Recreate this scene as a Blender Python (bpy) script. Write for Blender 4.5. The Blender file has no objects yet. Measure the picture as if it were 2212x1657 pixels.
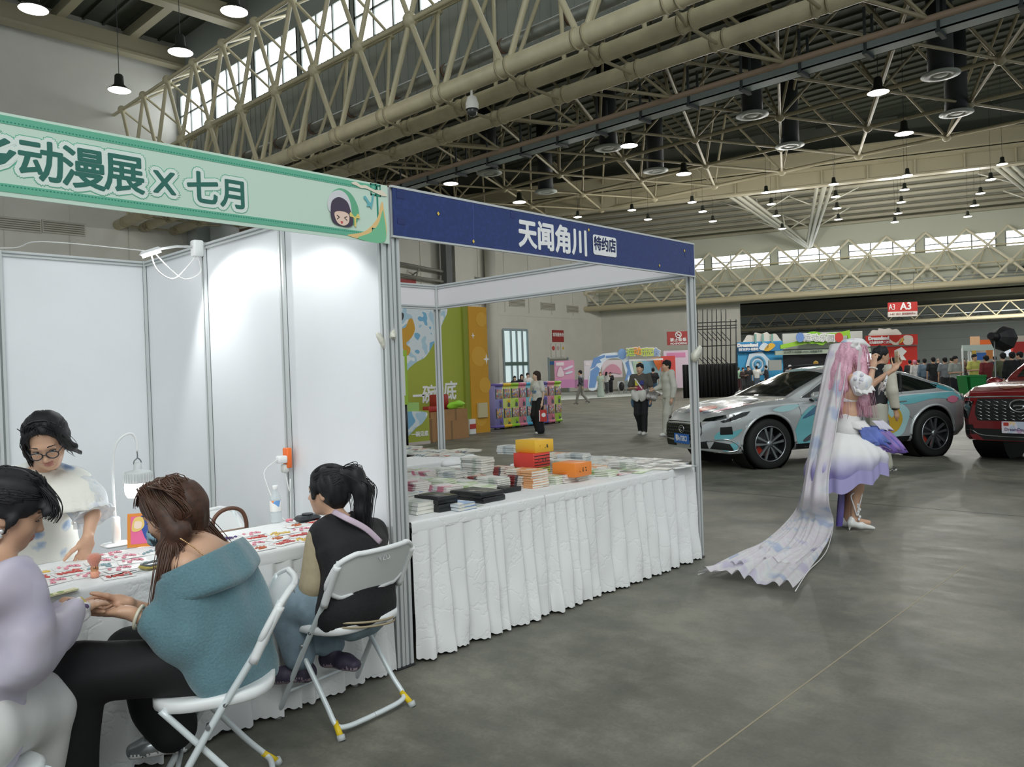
import bpy, bmesh, math, random
import numpy as np
from mathutils import Vector, Matrix
from math import pi, sin, cos, radians, sqrt, atan2
random.seed(7)
rng = np.random.default_rng(5)
scene = bpy.context.scene
COL = scene.collection
V = Vector
# ------------------------------------------------------------------ camera
CAM = V((-2.5776, -3.2776, 1.4962)); FPX = 1706.7; IW, IH = 2212, 1657
_p, _r, _y = -0.00819, -0.03449, 0.75506
FW = V((cos(_y)*cos(_p), sin(_y)*cos(_p), sin(_p)))
_rt = V((sin(_y), -cos(_y), 0)); _up = _rt.cross(FW)
RT = _rt*cos(_r)+_up*sin(_r); UP = -_rt*sin(_r)+_up*cos(_r)
cd = bpy.data.cameras.new('camera'); cam = bpy.data.objects.new('camera', cd); COL.objects.link(cam)
m3 = Matrix((RT, UP, -FW)).transposed()
cam.matrix_world = Matrix.Translation(CAM) @ m3.to_4x4()
cd.sensor_width = 36.0; cd.lens = FPX/IW*36.0; cd.clip_end = 400; cd.clip_start = 0.05
scene.camera = cam
def ray(x, y): return FW + RT*((x-IW/2)/FPX) - UP*((y-IH/2)/FPX)
def at(x, y, d): return CAM + ray(x, y)*d            # point at forward distance d
def atz(x, y, h=0.0): r = ray(x, y); return CAM + r*((h-CAM.z)/r.z)
def atx(x, y, X): r = ray(x, y); return CAM + r*((X-CAM.x)/r.x)
def aty(x, y, Y): r = ray(x, y); return CAM + r*((Y-CAM.y)/r.y)
# ------------------------------------------------------------------ world, light, exposure
w = bpy.data.worlds.new('world'); scene.world = w; w.use_nodes = True
bg = w.node_tree.nodes['Background']; bg.inputs[0].default_value = (0.90, 0.97, 1.0, 1); bg.inputs[1].default_value = 0.5
scene.view_settings.view_transform = 'Standard'; scene.view_settings.look = 'None'
scene.view_settings.gamma = 1.0; scene.view_settings.use_curve_mapping = False
scene.view_settings.exposure = 0.17
cy = scene.cycles
cy.max_bounces = 6; cy.diffuse_bounces = 3; cy.glossy_bounces = 3; cy.transmission_bounces = 4; cy.transparent_max_bounces = 12
cy.caustics_reflective = False; cy.caustics_refractive = False
try: cy.use_denoising = True
except Exception: pass
def lamp(name, kind, loc, energy, color=(1, 1, 1), parent=None, **kw):
    d = bpy.data.lights.new(name, kind); d.energy = energy; d.color = color
    for k, v in kw.items():
        if k != 'aim': setattr(d, k, v)
    o = bpy.data.objects.new(name, d); COL.objects.link(o); o.location = loc
    if 'aim' in kw: o.rotation_euler = (V(kw['aim'])-V(loc)).to_track_quat('-Z', 'Y').to_euler()
    if parent: o.parent = parent; o.matrix_parent_inverse = Matrix.Translation(-parent.location)
    return o
# large area light added above and behind the camera as frontal fill
lamp('front_fill', 'AREA', (-10, -12, 16), 2300, (0.95, 1, 0.98), shape='RECTANGLE', size=14, size_y=14, aim=(6, 3, 0))
lamp('back_wall_fill', 'AREA', (86, 8, 7.0), 8000, (1.0, 0.98, 0.92), shape='RECTANGLE', size=20, size_y=30, aim=(90, 10, 0))  # area light added in the next hall to brighten its back wall
# ------------------------------------------------------------------ materials
def srgb(h):
    if isinstance(h, str):
        h = h.lstrip('#'); h = h if len(h) == 6 else ''.join(q*2 for q in h); c = [int(h[i:i+2], 16)/255 for i in (0, 2, 4)]
    else: c = list(h)
    return tuple(x/12.92 if x <= .04045 else ((x+.055)/1.055)**2.4 for x in c)
_M = {}
def mat(col, rough=.55, metal=0, emit=0, noise=0, nscale=8, bump=0, alpha=1, trans=0, coat=0, spec=.5, name=None, stretch=None, sheen=0):
    """procedural principled material; noise varies the base colour, bump roughens the surface"""
    key = (col if isinstance(col, str) else tuple(col), rough, metal, emit, noise, nscale, bump, alpha, trans, coat, spec, stretch, sheen)
    if key in _M: return _M[key]
    m = bpy.data.materials.new(name or ('mat_%d' % len(_M))); m.use_nodes = True
    nt = m.node_tree; b = nt.nodes['Principled BSDF']; c = srgb(col)+(1,)
    b.inputs['Base Color'].default_value = c; b.inputs['Roughness'].default_value = rough
    b.inputs['Metallic'].default_value = metal; b.inputs['Alpha'].default_value = alpha
    b.inputs['Transmission Weight'].default_value = trans; b.inputs['Coat Weight'].default_value = coat
    b.inputs['Specular IOR Level'].default_value = spec; b.inputs['Sheen Weight'].default_value = sheen
    if emit: b.inputs['Emission Color'].default_value = c; b.inputs['Emission Strength'].default_value = emit
    if noise or bump:
        tc = nt.nodes.new('ShaderNodeTexCoord'); n = nt.nodes.new('ShaderNodeTexNoise')
        n.inputs['Scale'].default_value = nscale; n.inputs['Detail'].default_value = 5
        src = tc.outputs['Object']
        if stretch:
            mp = nt.nodes.new('ShaderNodeMapping'); mp.inputs['Scale'].default_value = stretch
            nt.links.new(src, mp.inputs[0]); src = mp.outputs[0]
        nt.links.new(src, n.inputs['Vector'])
        if noise:
            r = nt.nodes.new('ShaderNodeValToRGB')
            r.color_ramp.elements[0].position = .3; r.color_ramp.elements[1].position = .7
            r.color_ramp.elements[0].color = tuple(x*(1-noise) for x in c[:3])+(1,)
            r.color_ramp.elements[1].color = tuple(min(1, x*(1+noise*.6)) for x in c[:3])+(1,)
            nt.links.new(n.outputs['Fac'], r.inputs[0]); nt.links.new(r.outputs[0], b.inputs['Base Color'])
        if bump:
            bp = nt.nodes.new('ShaderNodeBump'); bp.inputs['Strength'].default_value = bump; bp.inputs['Distance'].default_value = .02
            nt.links.new(n.outputs['Fac'], bp.inputs['Height']); nt.links.new(bp.outputs[0], b.inputs['Normal'])
    _M[key] = m
    return m
def spots(base, cols, scale=20, thr=.5, rough=.6, alpha=1, stretch=None, dist='VORONOI', seed=0, name=None, metal=0, coat=0, tint=None):
    """patchwork print: base colour with patches of the given colours"""
    m = bpy.data.materials.new(name or 'print'); m.use_nodes = True; nt = m.node_tree; b = nt.nodes['Principled BSDF']
    b.inputs['Roughness'].default_value = rough; b.inputs['Alpha'].default_value = alpha; b.inputs['Metallic'].default_value = metal; b.inputs['Coat Weight'].default_value = coat
    tc = nt.nodes.new('ShaderNodeTexCoord'); mp = nt.nodes.new('ShaderNodeMapping')
    mp.inputs['Location'].default_value = (seed*3.1, seed*1.7, seed*.9)
    if stretch: mp.inputs['Scale'].default_value = stretch
    nt.links.new(tc.outputs['Object'], mp.inputs[0])
    v = nt.nodes.new('ShaderNodeTexVoronoi' if dist == 'VORONOI' else 'ShaderNodeTexNoise'); v.inputs['Scale'].default_value = scale
    nt.links.new(mp.outputs[0], v.inputs['Vector'])
    r = nt.nodes.new('ShaderNodeValToRGB'); r.color_ramp.interpolation = 'CONSTANT'
    el = r.color_ramp.elements
    allc = [base]+list(cols); n = len(allc)
    el[0].position = 0; el[0].color = srgb(allc[0])+(1,)
    if dist == 'VORONOI':
        sp = nt.nodes.new('ShaderNodeSeparateColor'); nt.links.new(v.outputs['Color'], sp.inputs[0]); fac = sp.outputs[0]
        pos = [0]+[thr+(1-thr)*i/(n-1) for i in range(n-1)]
    else:
        fac = v.outputs['Fac']; pos = [0]+[thr+(.34)*i/(n-1) for i in range(n-1)]
    el[1].position = pos[1]; el[1].color = srgb(allc[1])+(1,)
    for i in range(2, n):
        e = el.new(pos[i]); e.color = srgb(allc[i])+(1,)
    nt.links.new(fac, r.inputs[0]); nt.links.new(r.outputs[0], b.inputs['Base Color'])
    return m
def sheer(col, a=.5, rough=.6, noise=0, ns=6, cols=None, thr=.52, name='sheer'):
    """thin translucent cloth"""
    m = bpy.data.materials.new(name); m.use_nodes = True; nt = m.node_tree; b = nt.nodes['Principled BSDF']
    b.inputs['Base Color'].default_value = srgb(col)+(1,); b.inputs['Roughness'].default_value = rough; b.inputs['Alpha'].default_value = a
    b.inputs['Specular IOR Level'].default_value = .3
    if cols:
        tc = nt.nodes.new('ShaderNodeTexCoord'); n = nt.nodes.new('ShaderNodeTexNoise'); n.inputs['Scale'].default_value = ns
        nt.links.new(tc.outputs['Object'], n.inputs['Vector']); r = nt.nodes.new('ShaderNodeValToRGB'); el = r.color_ramp.elements
        el[0].position = .35; el[0].color = srgb(cols[0])+(1,); el[1].position = .66; el[1].color = srgb(cols[-1])+(1,)
        for i, c in enumerate(cols[1:-1]): e = el.new(.35+.31*(i+1)/(len(cols)-1)); e.color = srgb(c)+(1,)
        nt.links.new(n.outputs['Fac'], r.inputs[0]); nt.links.new(r.outputs[0], b.inputs['Base Color'])
    return m
# ------------------------------------------------------------------ objects
def tag(o, label=None, cat=None, group=None, kind=None):
    if label: o['label'] = label
    if cat: o['category'] = cat
    if group: o['group'] = group
    if kind: o['kind'] = kind
    return o
def empty(name, loc=(0, 0, 0), rz=0, label=None, cat=None, group=None, parent=None):
    o = bpy.data.objects.new(name, None); COL.objects.link(o); o.location = loc; o.rotation_euler = (0, 0, rz); o.empty_display_size = .1
    if parent: o.parent = parent
    return tag(o, label, cat, group)
def copy_tree(o, parent=None):
    c = o.copy(); COL.objects.link(c)
    if parent is not None: c.parent = parent
    for ch in list(o.children): copy_tree(ch, c)
    return c
def link_mesh(name, me, parent=None):
    o = bpy.data.objects.new(name, me); COL.objects.link(o)
    if parent is not None: o.parent = parent
    return o
class MB:
    """collects shapes into one mesh"""
    def __init__(s): s.v = []; s.f = []; s.m = []; s.sm = []
    def add(s, vs, fs, mi=0, smooth=False):
        n = len(s.v); s.v += [tuple(x) for x in vs]
        for f in fs: s.f.append([i+n for i in f]); s.m.append(mi); s.sm.append(smooth)
        return s
    def box(s, c, d, mi=0, M=None):
        x, y, z = d[0]/2, d[1]/2, d[2]/2; c = V(c)
        vs = [V((a*x, b*y, e*z)) for a in (-1, 1) for b in (-1, 1) for e in (-1, 1)]
        vs = [(M @ p if M else p)+c for p in vs]
        return s.add(vs, [(0, 1, 3, 2), (4, 6, 7, 5), (0, 4, 5, 1), (2, 3, 7, 6), (0, 2, 6, 4), (1, 5, 7, 3)], mi)
    def box2(s, a, b, mi=0): a, b = V(a), V(b); return s.box((a+b)/2, b-a, mi)
    def rbox(s, c, d, r=.01, mi=0, M=None, n=3):
        """box with rounded vertical edges and small top/bottom chamfers"""
        x, y, z = d[0]/2, d[1]/2, d[2]/2; c = V(c); rings = []
        for (zz, ins) in ((-z, r*.6), (-z+r*.6, 0), (z-r*.6, 0), (z, r*.6)):
            ring = []
            for (sx, sy, a0) in ((1, 1, 0), (-1, 1, 90), (-1, -1, 180), (1, -1, 270)):
                for i in range(n+1):
                    a = radians(a0+90*i/n); rr = r
                    ring.append(V((sx*(x-r)+cos(a)*max(rr-ins, .0001), sy*(y-r)+sin(a)*max(rr-ins, .0001), zz)))
            rings.append(ring)
        k = len(rings[0]); vs = [(M @ p if M else p)+c for q in rings for p in q]; fs = []
        for j in range(3):
            for i in range(k): fs.append((j*k+i, j*k+(i+1) % k, (j+1)*k+(i+1) % k, (j+1)*k+i))
        fs.append(tuple(range(k))[::-1]); fs.append(tuple(range(3*k, 4*k)))
        return s.add(vs, fs, mi, True)
    def cyl(s, a, b, r, r2=None, n=10, mi=0, caps=True):
        a, b = V(a), V(b); r2 = r if r2 is None else r2; z = (b-a)
        if z.length < 1e-7: return s
        z = z.normalized(); x = z.orthogonal().normalized(); y = z.cross(x)
        vs = [a+(x*cos(2*pi*i/n)+y*sin(2*pi*i/n))*r for i in range(n)]+[b+(x*cos(2*pi*i/n)+y*sin(2*pi*i/n))*r2 for i in range(n)]
        s.add(vs, [(i, (i+1) % n, n+(i+1) % n, n+i) for i in range(n)], mi, True)
        if caps:
            s.add([], [])
            k = len(s.v)-2*n
            s.f.append([k+i for i in range(n)][::-1]); s.f.append([k+n+i for i in range(n)]); s.m += [mi, mi]; s.sm += [False, False]
        return s
    def tube(s, pts, r, n=8, mi=0, sub=0, closed=False, flat=None):
        P = [V(p) for p in pts]
        if sub: P = spline(P, sub, closed)
        R = r if isinstance(r, (list, tuple)) else None
        m = len(P); base = len(s.v); prev = None; vs = []
        for i, p in enumerate(P):
            t = ((P[(i+1) % m]-P[i-1]) if closed else (P[min(i+1, m-1)]-P[max(i-1, 0)]))
            t = t.normalized() if t.length > 1e-9 else V((0, 0, 1))
            x = t.orthogonal().normalized() if prev is None else (prev-t*prev.dot(t)).normalized()
            prev = x; y = t.cross(x)
            rr = (R[0]+(R[-1]-R[0])*i/(m-1) if len(R) == 2 else R[min(int(i*len(R)/m), len(R)-1)]) if R else r
            for k in range(n):
                a = 2*pi*k/n; vs.append(p+x*cos(a)*rr+y*sin(a)*rr*(flat or 1))
        fs = []
        for i in range(m if closed else m-1):
            j = (i+1) % m
            for k in range(n): fs.append((i*n+k, i*n+(k+1) % n, j*n+(k+1) % n, j*n+k))
        s.add(vs, fs, mi, True)
        if not closed:
            s.f.append([base+k for k in range(n)][::-1]); s.f.append([base+(m-1)*n+k for k in range(n)]); s.m += [mi, mi]; s.sm += [False, False]
        return s
    def lathe(s, prof, c=(0, 0, 0), n=20, mi=0, M=None):
        c = V(c); vs = []
        for (r, z) in prof:
            for k in range(n):
                p = V((r*cos(2*pi*k/n), r*sin(2*pi*k/n), z)); vs.append((M @ p if M else p)+c)
        m = len(prof); fs = [(i*n+k, i*n+(k+1) % n, (i+1)*n+(k+1) % n, (i+1)*n+k) for i in range(m-1) for k in range(n)]
        return s.add(vs, fs, mi, True)
    def ball(s, c, r, n=12, mi=0, M=None, sc=(1, 1, 1)):
        mm = Matrix.Diagonal(sc)
        if M: mm = M @ mm
        k = max(4, n//2)
        return s.lathe([(r*sin(pi*i/k)+1e-5, -r*cos(pi*i/k)) for i in range(k+1)], c, n, mi, mm)
    def prism(s, poly, h0, h1, M=None, mi=0, side=None):
        """2D polygon (x,y) extruded from z=h0 to h1, then transformed by 4x4 M"""
        n = len(poly); vs = [V((p[0], p[1], h0)) for p in poly]+[V((p[0], p[1], h1)) for p in poly]
        if M: vs = [M @ p for p in vs]
        s.add(vs, [tuple(range(n))[::-1], tuple(range(n, 2*n))], mi)
        k = len(s.v)-2*n
        for i in range(n): s.f.append([k+i, k+(i+1) % n, k+n+(i+1) % n, k+n+i]); s.m.append(mi if side is None else side); s.sm.append(False)
        return s
    def grid(s, rows, mi=0, smooth=True, closed=False):
        m, n = len(rows), len(rows[0]); fs = []
        for i in range(m-1):
            for j in range(n if closed else n-1): fs.append((i*n+j, i*n+(j+1) % n, (i+1)*n+(j+1) % n, (i+1)*n+j))
        return s.add([p for r in rows for p in r], fs, mi, smooth)
    def build(s, name, mats, parent=None, loc=None, auto=None):
        me = bpy.data.meshes.new(name); me.from_pydata(s.v, [], s.f); me.validate(verbose=False)
        for m in (mats if isinstance(mats, (list, tuple)) else [mats]): me.materials.append(m)
        if len(me.polygons) == len(s.f):
            me.polygons.foreach_set('material_index', s.m); me.polygons.foreach_set('use_smooth', s.sm)
        bm = bmesh.new(); bm.from_mesh(me); bmesh.ops.recalc_face_normals(bm, faces=bm.faces); bm.to_mesh(me); bm.free()
        me.update()
        o = link_mesh(name, me, parent)
        if loc is not None: o.location = loc
        return o
def spline(P, k=6, closed=False):
    out = []; n = len(P)
    rngi = range(n if closed else n-1)
    for i in rngi:
        g = (lambda j: P[j % n]) if closed else (lambda j: P[max(0, min(n-1, j))])
        a, b, c, d = g(i-1), g(i), g(i+1), g(i+2)
        for q in range(k):
            t = q/k
            out.append(.5*((2*b)+(c-a)*t+(2*a-5*b+4*c-d)*t*t+(-a+3*b-3*c+d)*t**3))
    if not closed: out.append(P[-1].copy())
    return out
def frame(o, x, z=(0, 0, 1)):
    """4x4 with local x along x, local z near z"""
    x = V(x).normalized(); z = V(z); y = z.cross(x).normalized(); z = x.cross(y)
    return Matrix.Translation(V(o)) @ Matrix((x, y, z)).transposed().to_4x4()
def wallframe(o, x):
    """flat drawings on upright faces: local x along x, local y = up, local z out of the face"""
    x = V(x).normalized(); u = V((0, 0, 1)); z = x.cross(u)
    return Matrix.Translation(V(o)) @ Matrix((x, u, z)).transposed().to_4x4()
def text(body, size, M, m, parent=None, name='lettering', bold=0, depth=.002, align='CENTER', spacing=1.0, sx=1, shear=0):
    c = bpy.data.curves.new(name, 'FONT'); c.body = body; c.size = size; c.extrude = depth; c.align_x = align; c.align_y = 'CENTER'
    c.space_character = spacing; c.resolution_u = 3; c.shear = shear
    c.materials.append(m); t = bpy.data.objects.new(name, c); COL.objects.link(t)
    me = bpy.data.meshes.new_from_object(t.evaluated_get(bpy.context.evaluated_depsgraph_get())); bpy.data.objects.remove(t); bpy.data.curves.remove(c)
    if bold:   # thicker strokes: the glyph laid over itself all round
        n = len(me.vertices); co = np.empty(n*3, np.float32); me.vertices.foreach_get('co', co); co = co.reshape(-1, 3); fs = [tuple(p.vertices) for p in me.polygons]; K = 14 if bold > .015 else 8
        vs = np.concatenate([co]+[co+np.array([bold*cos(2*pi*k/K), bold*sin(2*pi*k/K), -(k+1)*.00004], np.float32) for k in range(K)])
        m2 = bpy.data.meshes.new(name); m2.from_pydata(vs.tolist(), [], [tuple(i+q*n for i in f) for q in range(K+1) for f in fs]); m2.materials.append(m); me = m2
    o = bpy.data.objects.new(name, me); COL.objects.link(o)
    o.matrix_world = M @ Matrix.Diagonal((sx, 1, 1, 1))
    if parent is not None:
        pm = Matrix.LocRotScale(parent.location, parent.rotation_euler, parent.scale)
        o.parent = parent; o.matrix_parent_inverse = pm.inverted()
    return o
def keep(o, parent):
    """parent without moving (top-level parent, unscaled)"""
    pm = Matrix.LocRotScale(parent.location, parent.rotation_euler, parent.scale)
    o.parent = parent; o.matrix_parent_inverse = pm.inverted(); return o
def part(mb, name, mats, root):
    """mesh given in world coordinates, made a child of root"""
    return keep(mb.build(name, mats), root)
# ------------------------------------------------------------------ soft solid modeller (distance fields meshed with surface nets)
class Soft:
    def __init__(s, h=.012, fine=()):
        """h: cell size; fine: list of (lo, hi, h) regions meshed more finely"""
        s.pr = []; s.h = h; s.fine = list(fine)
    def cone(s, a, b, ra, rb=None, k=.02, mi=0, wid=None, sq=1.0, op='u'):
        """tapered limb from a to b; wid/sq widens the section along direction wid"""
        s.pr.append(('c', np.array(a, float), np.array(b, float), ra, ra if rb is None else rb, k, mi, None if wid is None else np.array(V(wid).normalized(), float), sq, op)); return s
    def chain(s, pts, rs, k=.02, mi=0, wid=None, sq=1.0, op='u'):
        for i in range(len(pts)-1):
            q = sq if not isinstance(sq, (list, tuple)) else (sq[i]+sq[i+1])/2
            s.cone(pts[i], pts[i+1], rs[i], rs[i+1], k, mi, wid, q, op)
        return s
    def ell(s, c, r, M=None, k=.02, mi=0, op='u'):
        """ellipsoid with radii r along the columns of M (3x3)"""
        A = np.eye(3) if M is None else np.array(M, float)
        s.pr.append(('e', np.array(c, float), np.array(r, float), A, k, mi, op)); return s
    def slab(s, o, n, k=.004, mi=0):
        """cut away everything on the side the normal n points to"""
        s.pr.append(('p', np.array(o, float), np.array(V(n).normalized(), float), k, mi)); return s
    def ripple(s, amp, freq, direc=None, seed=0, region=None):
        s.pr.append(('n', amp, freq, None if direc is None else np.array(V(direc).normalized(), float), seed, region)); return s
    def bounds(s):
        lo = np.full(3, 1e9); hi = -lo
        for p in s.pr:
            if p[0] == 'c' and p[9] == 'u':
                m = max(p[3], p[4])*max(1, p[8])
                lo = np.minimum(lo, np.minimum(p[1], p[2])-m); hi = np.maximum(hi, np.maximum(p[1], p[2])+m)
            elif p[0] == 'e' and p[6] == 'u':
                m = np.abs(p[3]) @ p[2]
                lo = np.minimum(lo, p[1]-m); hi = np.maximum(hi, p[1]+m)
        return lo-3*s.h, hi+3*s.h
    def axes(s):
        lo, hi = s.bounds(); out = []
        for d in range(3):
            x = lo[d]; v = [x]
            while x < hi[d]:
                st = s.h
                for (a, b, hh) in s.fine:
                    if a[d]-s.h <= x <= b[d]: st = min(st, hh)
                x += st; v.append(x)
            out.append(np.array(v, np.float32))
        return out
    def field(s):
        X, Y, Z = s.ax = s.axes()
        D = np.full((len(X), len(Y), len(Z)), .3, np.float32); I = np.zeros(D.shape, np.uint8)
        ext = .05+3*s.h
        for p in s.pr:
            if p[0] in 'ce':
                if p[0] == 'c': m = max(p[3], p[4])*max(1, p[8])+ext; lo = np.minimum(p[1], p[2])-m; hi = np.maximum(p[1], p[2])+m; k, mi, op = p[5], p[6], p[9]
                else: m = np.abs(p[3]) @ p[2]+ext; lo = p[1]-m; hi = p[1]+m; k, mi, op = p[4], p[5], p[6]
                sl = tuple(slice(int(np.searchsorted(A, lo[d])), int(np.searchsorted(A, hi[d]))) for d, A in enumerate((X, Y, Z)))
                if any(q.stop <= q.start for q in sl): continue
                gx = X[sl[0]][:, None, None]; gy = Y[sl[1]][None, :, None]; gz = Z[sl[2]][None, None, :]
                if p[0] == 'c':
                    a, b, ra, rb, wid, sq = p[1], p[2], p[3], p[4], p[7], p[8]
                    ba = b-a; L2 = max(float(ba @ ba), 1e-9)
                    px, py, pz = gx-a[0], gy-a[1], gz-a[2]
                    t = np.clip((px*ba[0]+py*ba[1]+pz*ba[2])/L2, 0, 1)
                    qx, qy, qz = px-t*ba[0], py-t*ba[1], pz-t*ba[2]
                    d2 = qx*qx+qy*qy+qz*qz
                    if wid is not None and sq != 1:
                        wv = qx*wid[0]+qy*wid[1]+qz*wid[2]
                        d2 = d2-wv*wv*(1-1/(sq*sq))
                    d = np.sqrt(np.maximum(d2, 0))-(ra+t*(rb-ra))
                else:
                    c, r, A = p[1], p[2], p[3]
                    px, py, pz = gx-c[0], gy-c[1], gz-c[2]
                    u = [(px*A[0, i]+py*A[1, i]+pz*A[2, i]) for i in range(3)]
                    k0 = np.sqrt(sum((u[i]/r[i])**2 for i in range(3))); k1 = np.sqrt(sum((u[i]/r[i]**2)**2 for i in range(3)))+1e-9
                    d = k0*(k0-1)/k1
                o = D[sl]
                if op == 'u':
                    hh = np.clip(.5+.5*(o-d)/k, 0, 1); I[sl] = np.where(d < o, mi, I[sl]); D[sl] = o+(d-o)*hh-k*hh*(1-hh)
                elif op == 's':
                    hh = np.clip(.5-.5*(o+d)/k, 0, 1); I[sl] = np.where(-d > o, mi, I[sl]) if mi else I[sl]; D[sl] = o+(-d-o)*hh+k*hh*(1-hh)
                else:   # paint: only changes the material where inside
                    I[sl] = np.where(d < 0, mi, I[sl])
            elif p[0] == 'p':
                d = (X[:, None, None]-p[1][0])*p[2][0]+(Y[None, :, None]-p[1][1])*p[2][1]+(Z[None, None, :]-p[1][2])*p[2][2]
                D = np.maximum(D, d.astype(np.float32))
            else:
                amp, fr, dr, sd, reg = p[1:]
                gx = X[:, None, None]; gy = Y[None, :, None]; gz = Z[None, None, :]
                rs = np.random.default_rng(sd); n = 0
                for q in range(5):
                    v = rs.normal(size=3)
                    if dr is not None: v = v-dr*(v @ dr)*.93
                    v = v/np.linalg.norm(v)*fr*(.6+.9*rs.random())
                    ph = rs.random()*6.28
                    n = n+np.sin(gx*v[0]+gy*v[1]+gz*v[2]+ph+.8*np.sin(gz*fr*.31+gx*fr*.23+q))
                wgt = 1
                if reg is not None: wgt = np.clip((reg[2]-np.sqrt((gx-reg[0][0])**2+(gy-reg[0][1])**2+(gz-reg[0][2])**2))/reg[1], 0, 1)
                near = np.abs(D) < .1
                D = D+np.where(near, (amp*.45*n*wgt).astype(np.float32), 0)
        return D, I
    def mesh(s, name, mats, parent=None, smooth=1):
        D, I = s.field(); ax = s.ax
        neg = D < 0
        c = np.zeros(tuple(n-1 for n in D.shape), np.int8)
        cs = [(i, j, k) for i in (0, 1) for j in (0, 1) for k in (0, 1)]
        sh = tuple(n-1 for n in D.shape)
        def sub(A, o): return A[o[0]:o[0]+sh[0], o[1]:o[1]+sh[1], o[2]:o[2]+sh[2]]
        for o in cs: c += sub(neg, o)
        act = (c > 0) & (c < 8)
        ii, jj, kk = np.nonzero(act); n = len(ii)
        idx = np.full(sh, -1, np.int32); idx[ii, jj, kk] = np.arange(n)
        acc = np.zeros((n, 3)); cnt = np.zeros(n)
        dv = {o: D[ii+o[0], jj+o[1], kk+o[2]].astype(float) for o in cs}
        for a in cs:
            for d in range(3):
                if a[d]: continue
                b = list(a); b[d] = 1; b = tuple(b)
                da, db = dv[a], dv[b]; x = (da < 0) != (db < 0)
                t = np.where(x, da/np.where(x, da-db, 1), 0)
                p = np.stack([np.full(n, float(a[q])) if q != d else t for q in range(3)], 1)
                acc += p*x[:, None]; cnt += x
        fr = acc/np.maximum(cnt, 1)[:, None]
        base = [ii, jj, kk]; P = np.stack([ax[q][base[q]]+fr[:, q]*(ax[q][base[q]+1]-ax[q][base[q]]) for q in range(3)], 1)
        quads = []
        for d in range(3):
            e1, e2 = (d+1) % 3, (d+2) % 3
            sl0 = [slice(None)]*3; sl1 = [slice(None)]*3; sl0[d] = slice(0, -1); sl1[d] = slice(1, None)
            na, nb = neg[tuple(sl0)], neg[tuple(sl1)]
            x = na != nb
            q = list(np.nonzero(x)); ok = (q[e1] > 0) & (q[e2] > 0) & (q[e1] < D.shape[e1]-1) & (q[e2] < D.shape[e2]-1)
            q = [v[ok] for v in q]; fl = na[tuple(q)]
            def g(o1, o2):
                w = [v.copy() for v in q]; w[e1] = w[e1]-o1; w[e2] = w[e2]-o2
                return idx[tuple(w)]
            a, b, cc, dd = g(1, 1), g(0, 1), g(0, 0), g(1, 0)
            Q = np.stack([a, b, cc, dd], 1); Q[~fl] = Q[~fl][:, ::-1]
            quads.append(Q)
        F = np.concatenate(quads)
        # light smoothing
        for _ in range(smooth):
            S = np.zeros_like(P); N = np.zeros(n)
            for i in range(4):
                a, b = F[:, i], F[:, (i+1) % 4]
                np.add.at(S, a, P[b]); np.add.at(N, a, 1); np.add.at(S, b, P[a]); np.add.at(N, b, 1)
            P = P*.5+.5*S/np.maximum(N, 1)[:, None]
        me = bpy.data.meshes.new(name)
        me.vertices.add(n); me.vertices.foreach_set('co', P.astype(np.float32).ravel())
        me.loops.add(len(F)*4); me.loops.foreach_set('vertex_index', F.astype(np.int32).ravel())
        me.polygons.add(len(F)); me.polygons.foreach_set('loop_start', np.arange(0, len(F)*4, 4, dtype=np.int32))
        for m in (mats if isinstance(mats, (list, tuple)) else [mats]): me.materials.append(m)
        vi = I[np.minimum(ii+(fr[:, 0] > .5), D.shape[0]-1), np.minimum(jj+(fr[:, 1] > .5), D.shape[1]-1), np.minimum(kk+(fr[:, 2] > .5), D.shape[2]-1)]
        me.polygons.foreach_set('material_index', vi[F[:, 0]].astype(np.int32))
        me.polygons.foreach_set('use_smooth', np.ones(len(F), bool))
        me.update(calc_edges=True); me.validate(verbose=False)
        o = link_mesh(name, me)
        if parent is not None: keep(o, parent)
        return o
# ================================================================== the hall
CREAM = mat('#C9C0A0', .45, noise=.12, nscale=2); CREAMD = mat('#B5AC8E', .5)
WALLW = mat('#DEDCD2', .7, noise=.05, nscale=.7); GREYW = mat('#8E9592', .6, noise=.06, nscale=.6)
STEEL = mat('#A9B0B0', .35, metal=.85); DARK = mat('#1d2021', .5); BLACK = mat('#0c0d0e', .5); ROOFD = mat('#4a4e42', .8, noise=.1, nscale=1.5)
ALU = mat('#CDD0D0', .38, metal=.25); GROOVE = mat('#8a8f90', .5, metal=.2); PANEL = mat('#E9EBEE', .42, noise=.015, nscale=3)
WHITEP = mat('#EDEEEE', .35)
def struct(mb, name, m): o = mb.build(name, m); o['kind'] = 'structure'; return o
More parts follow.
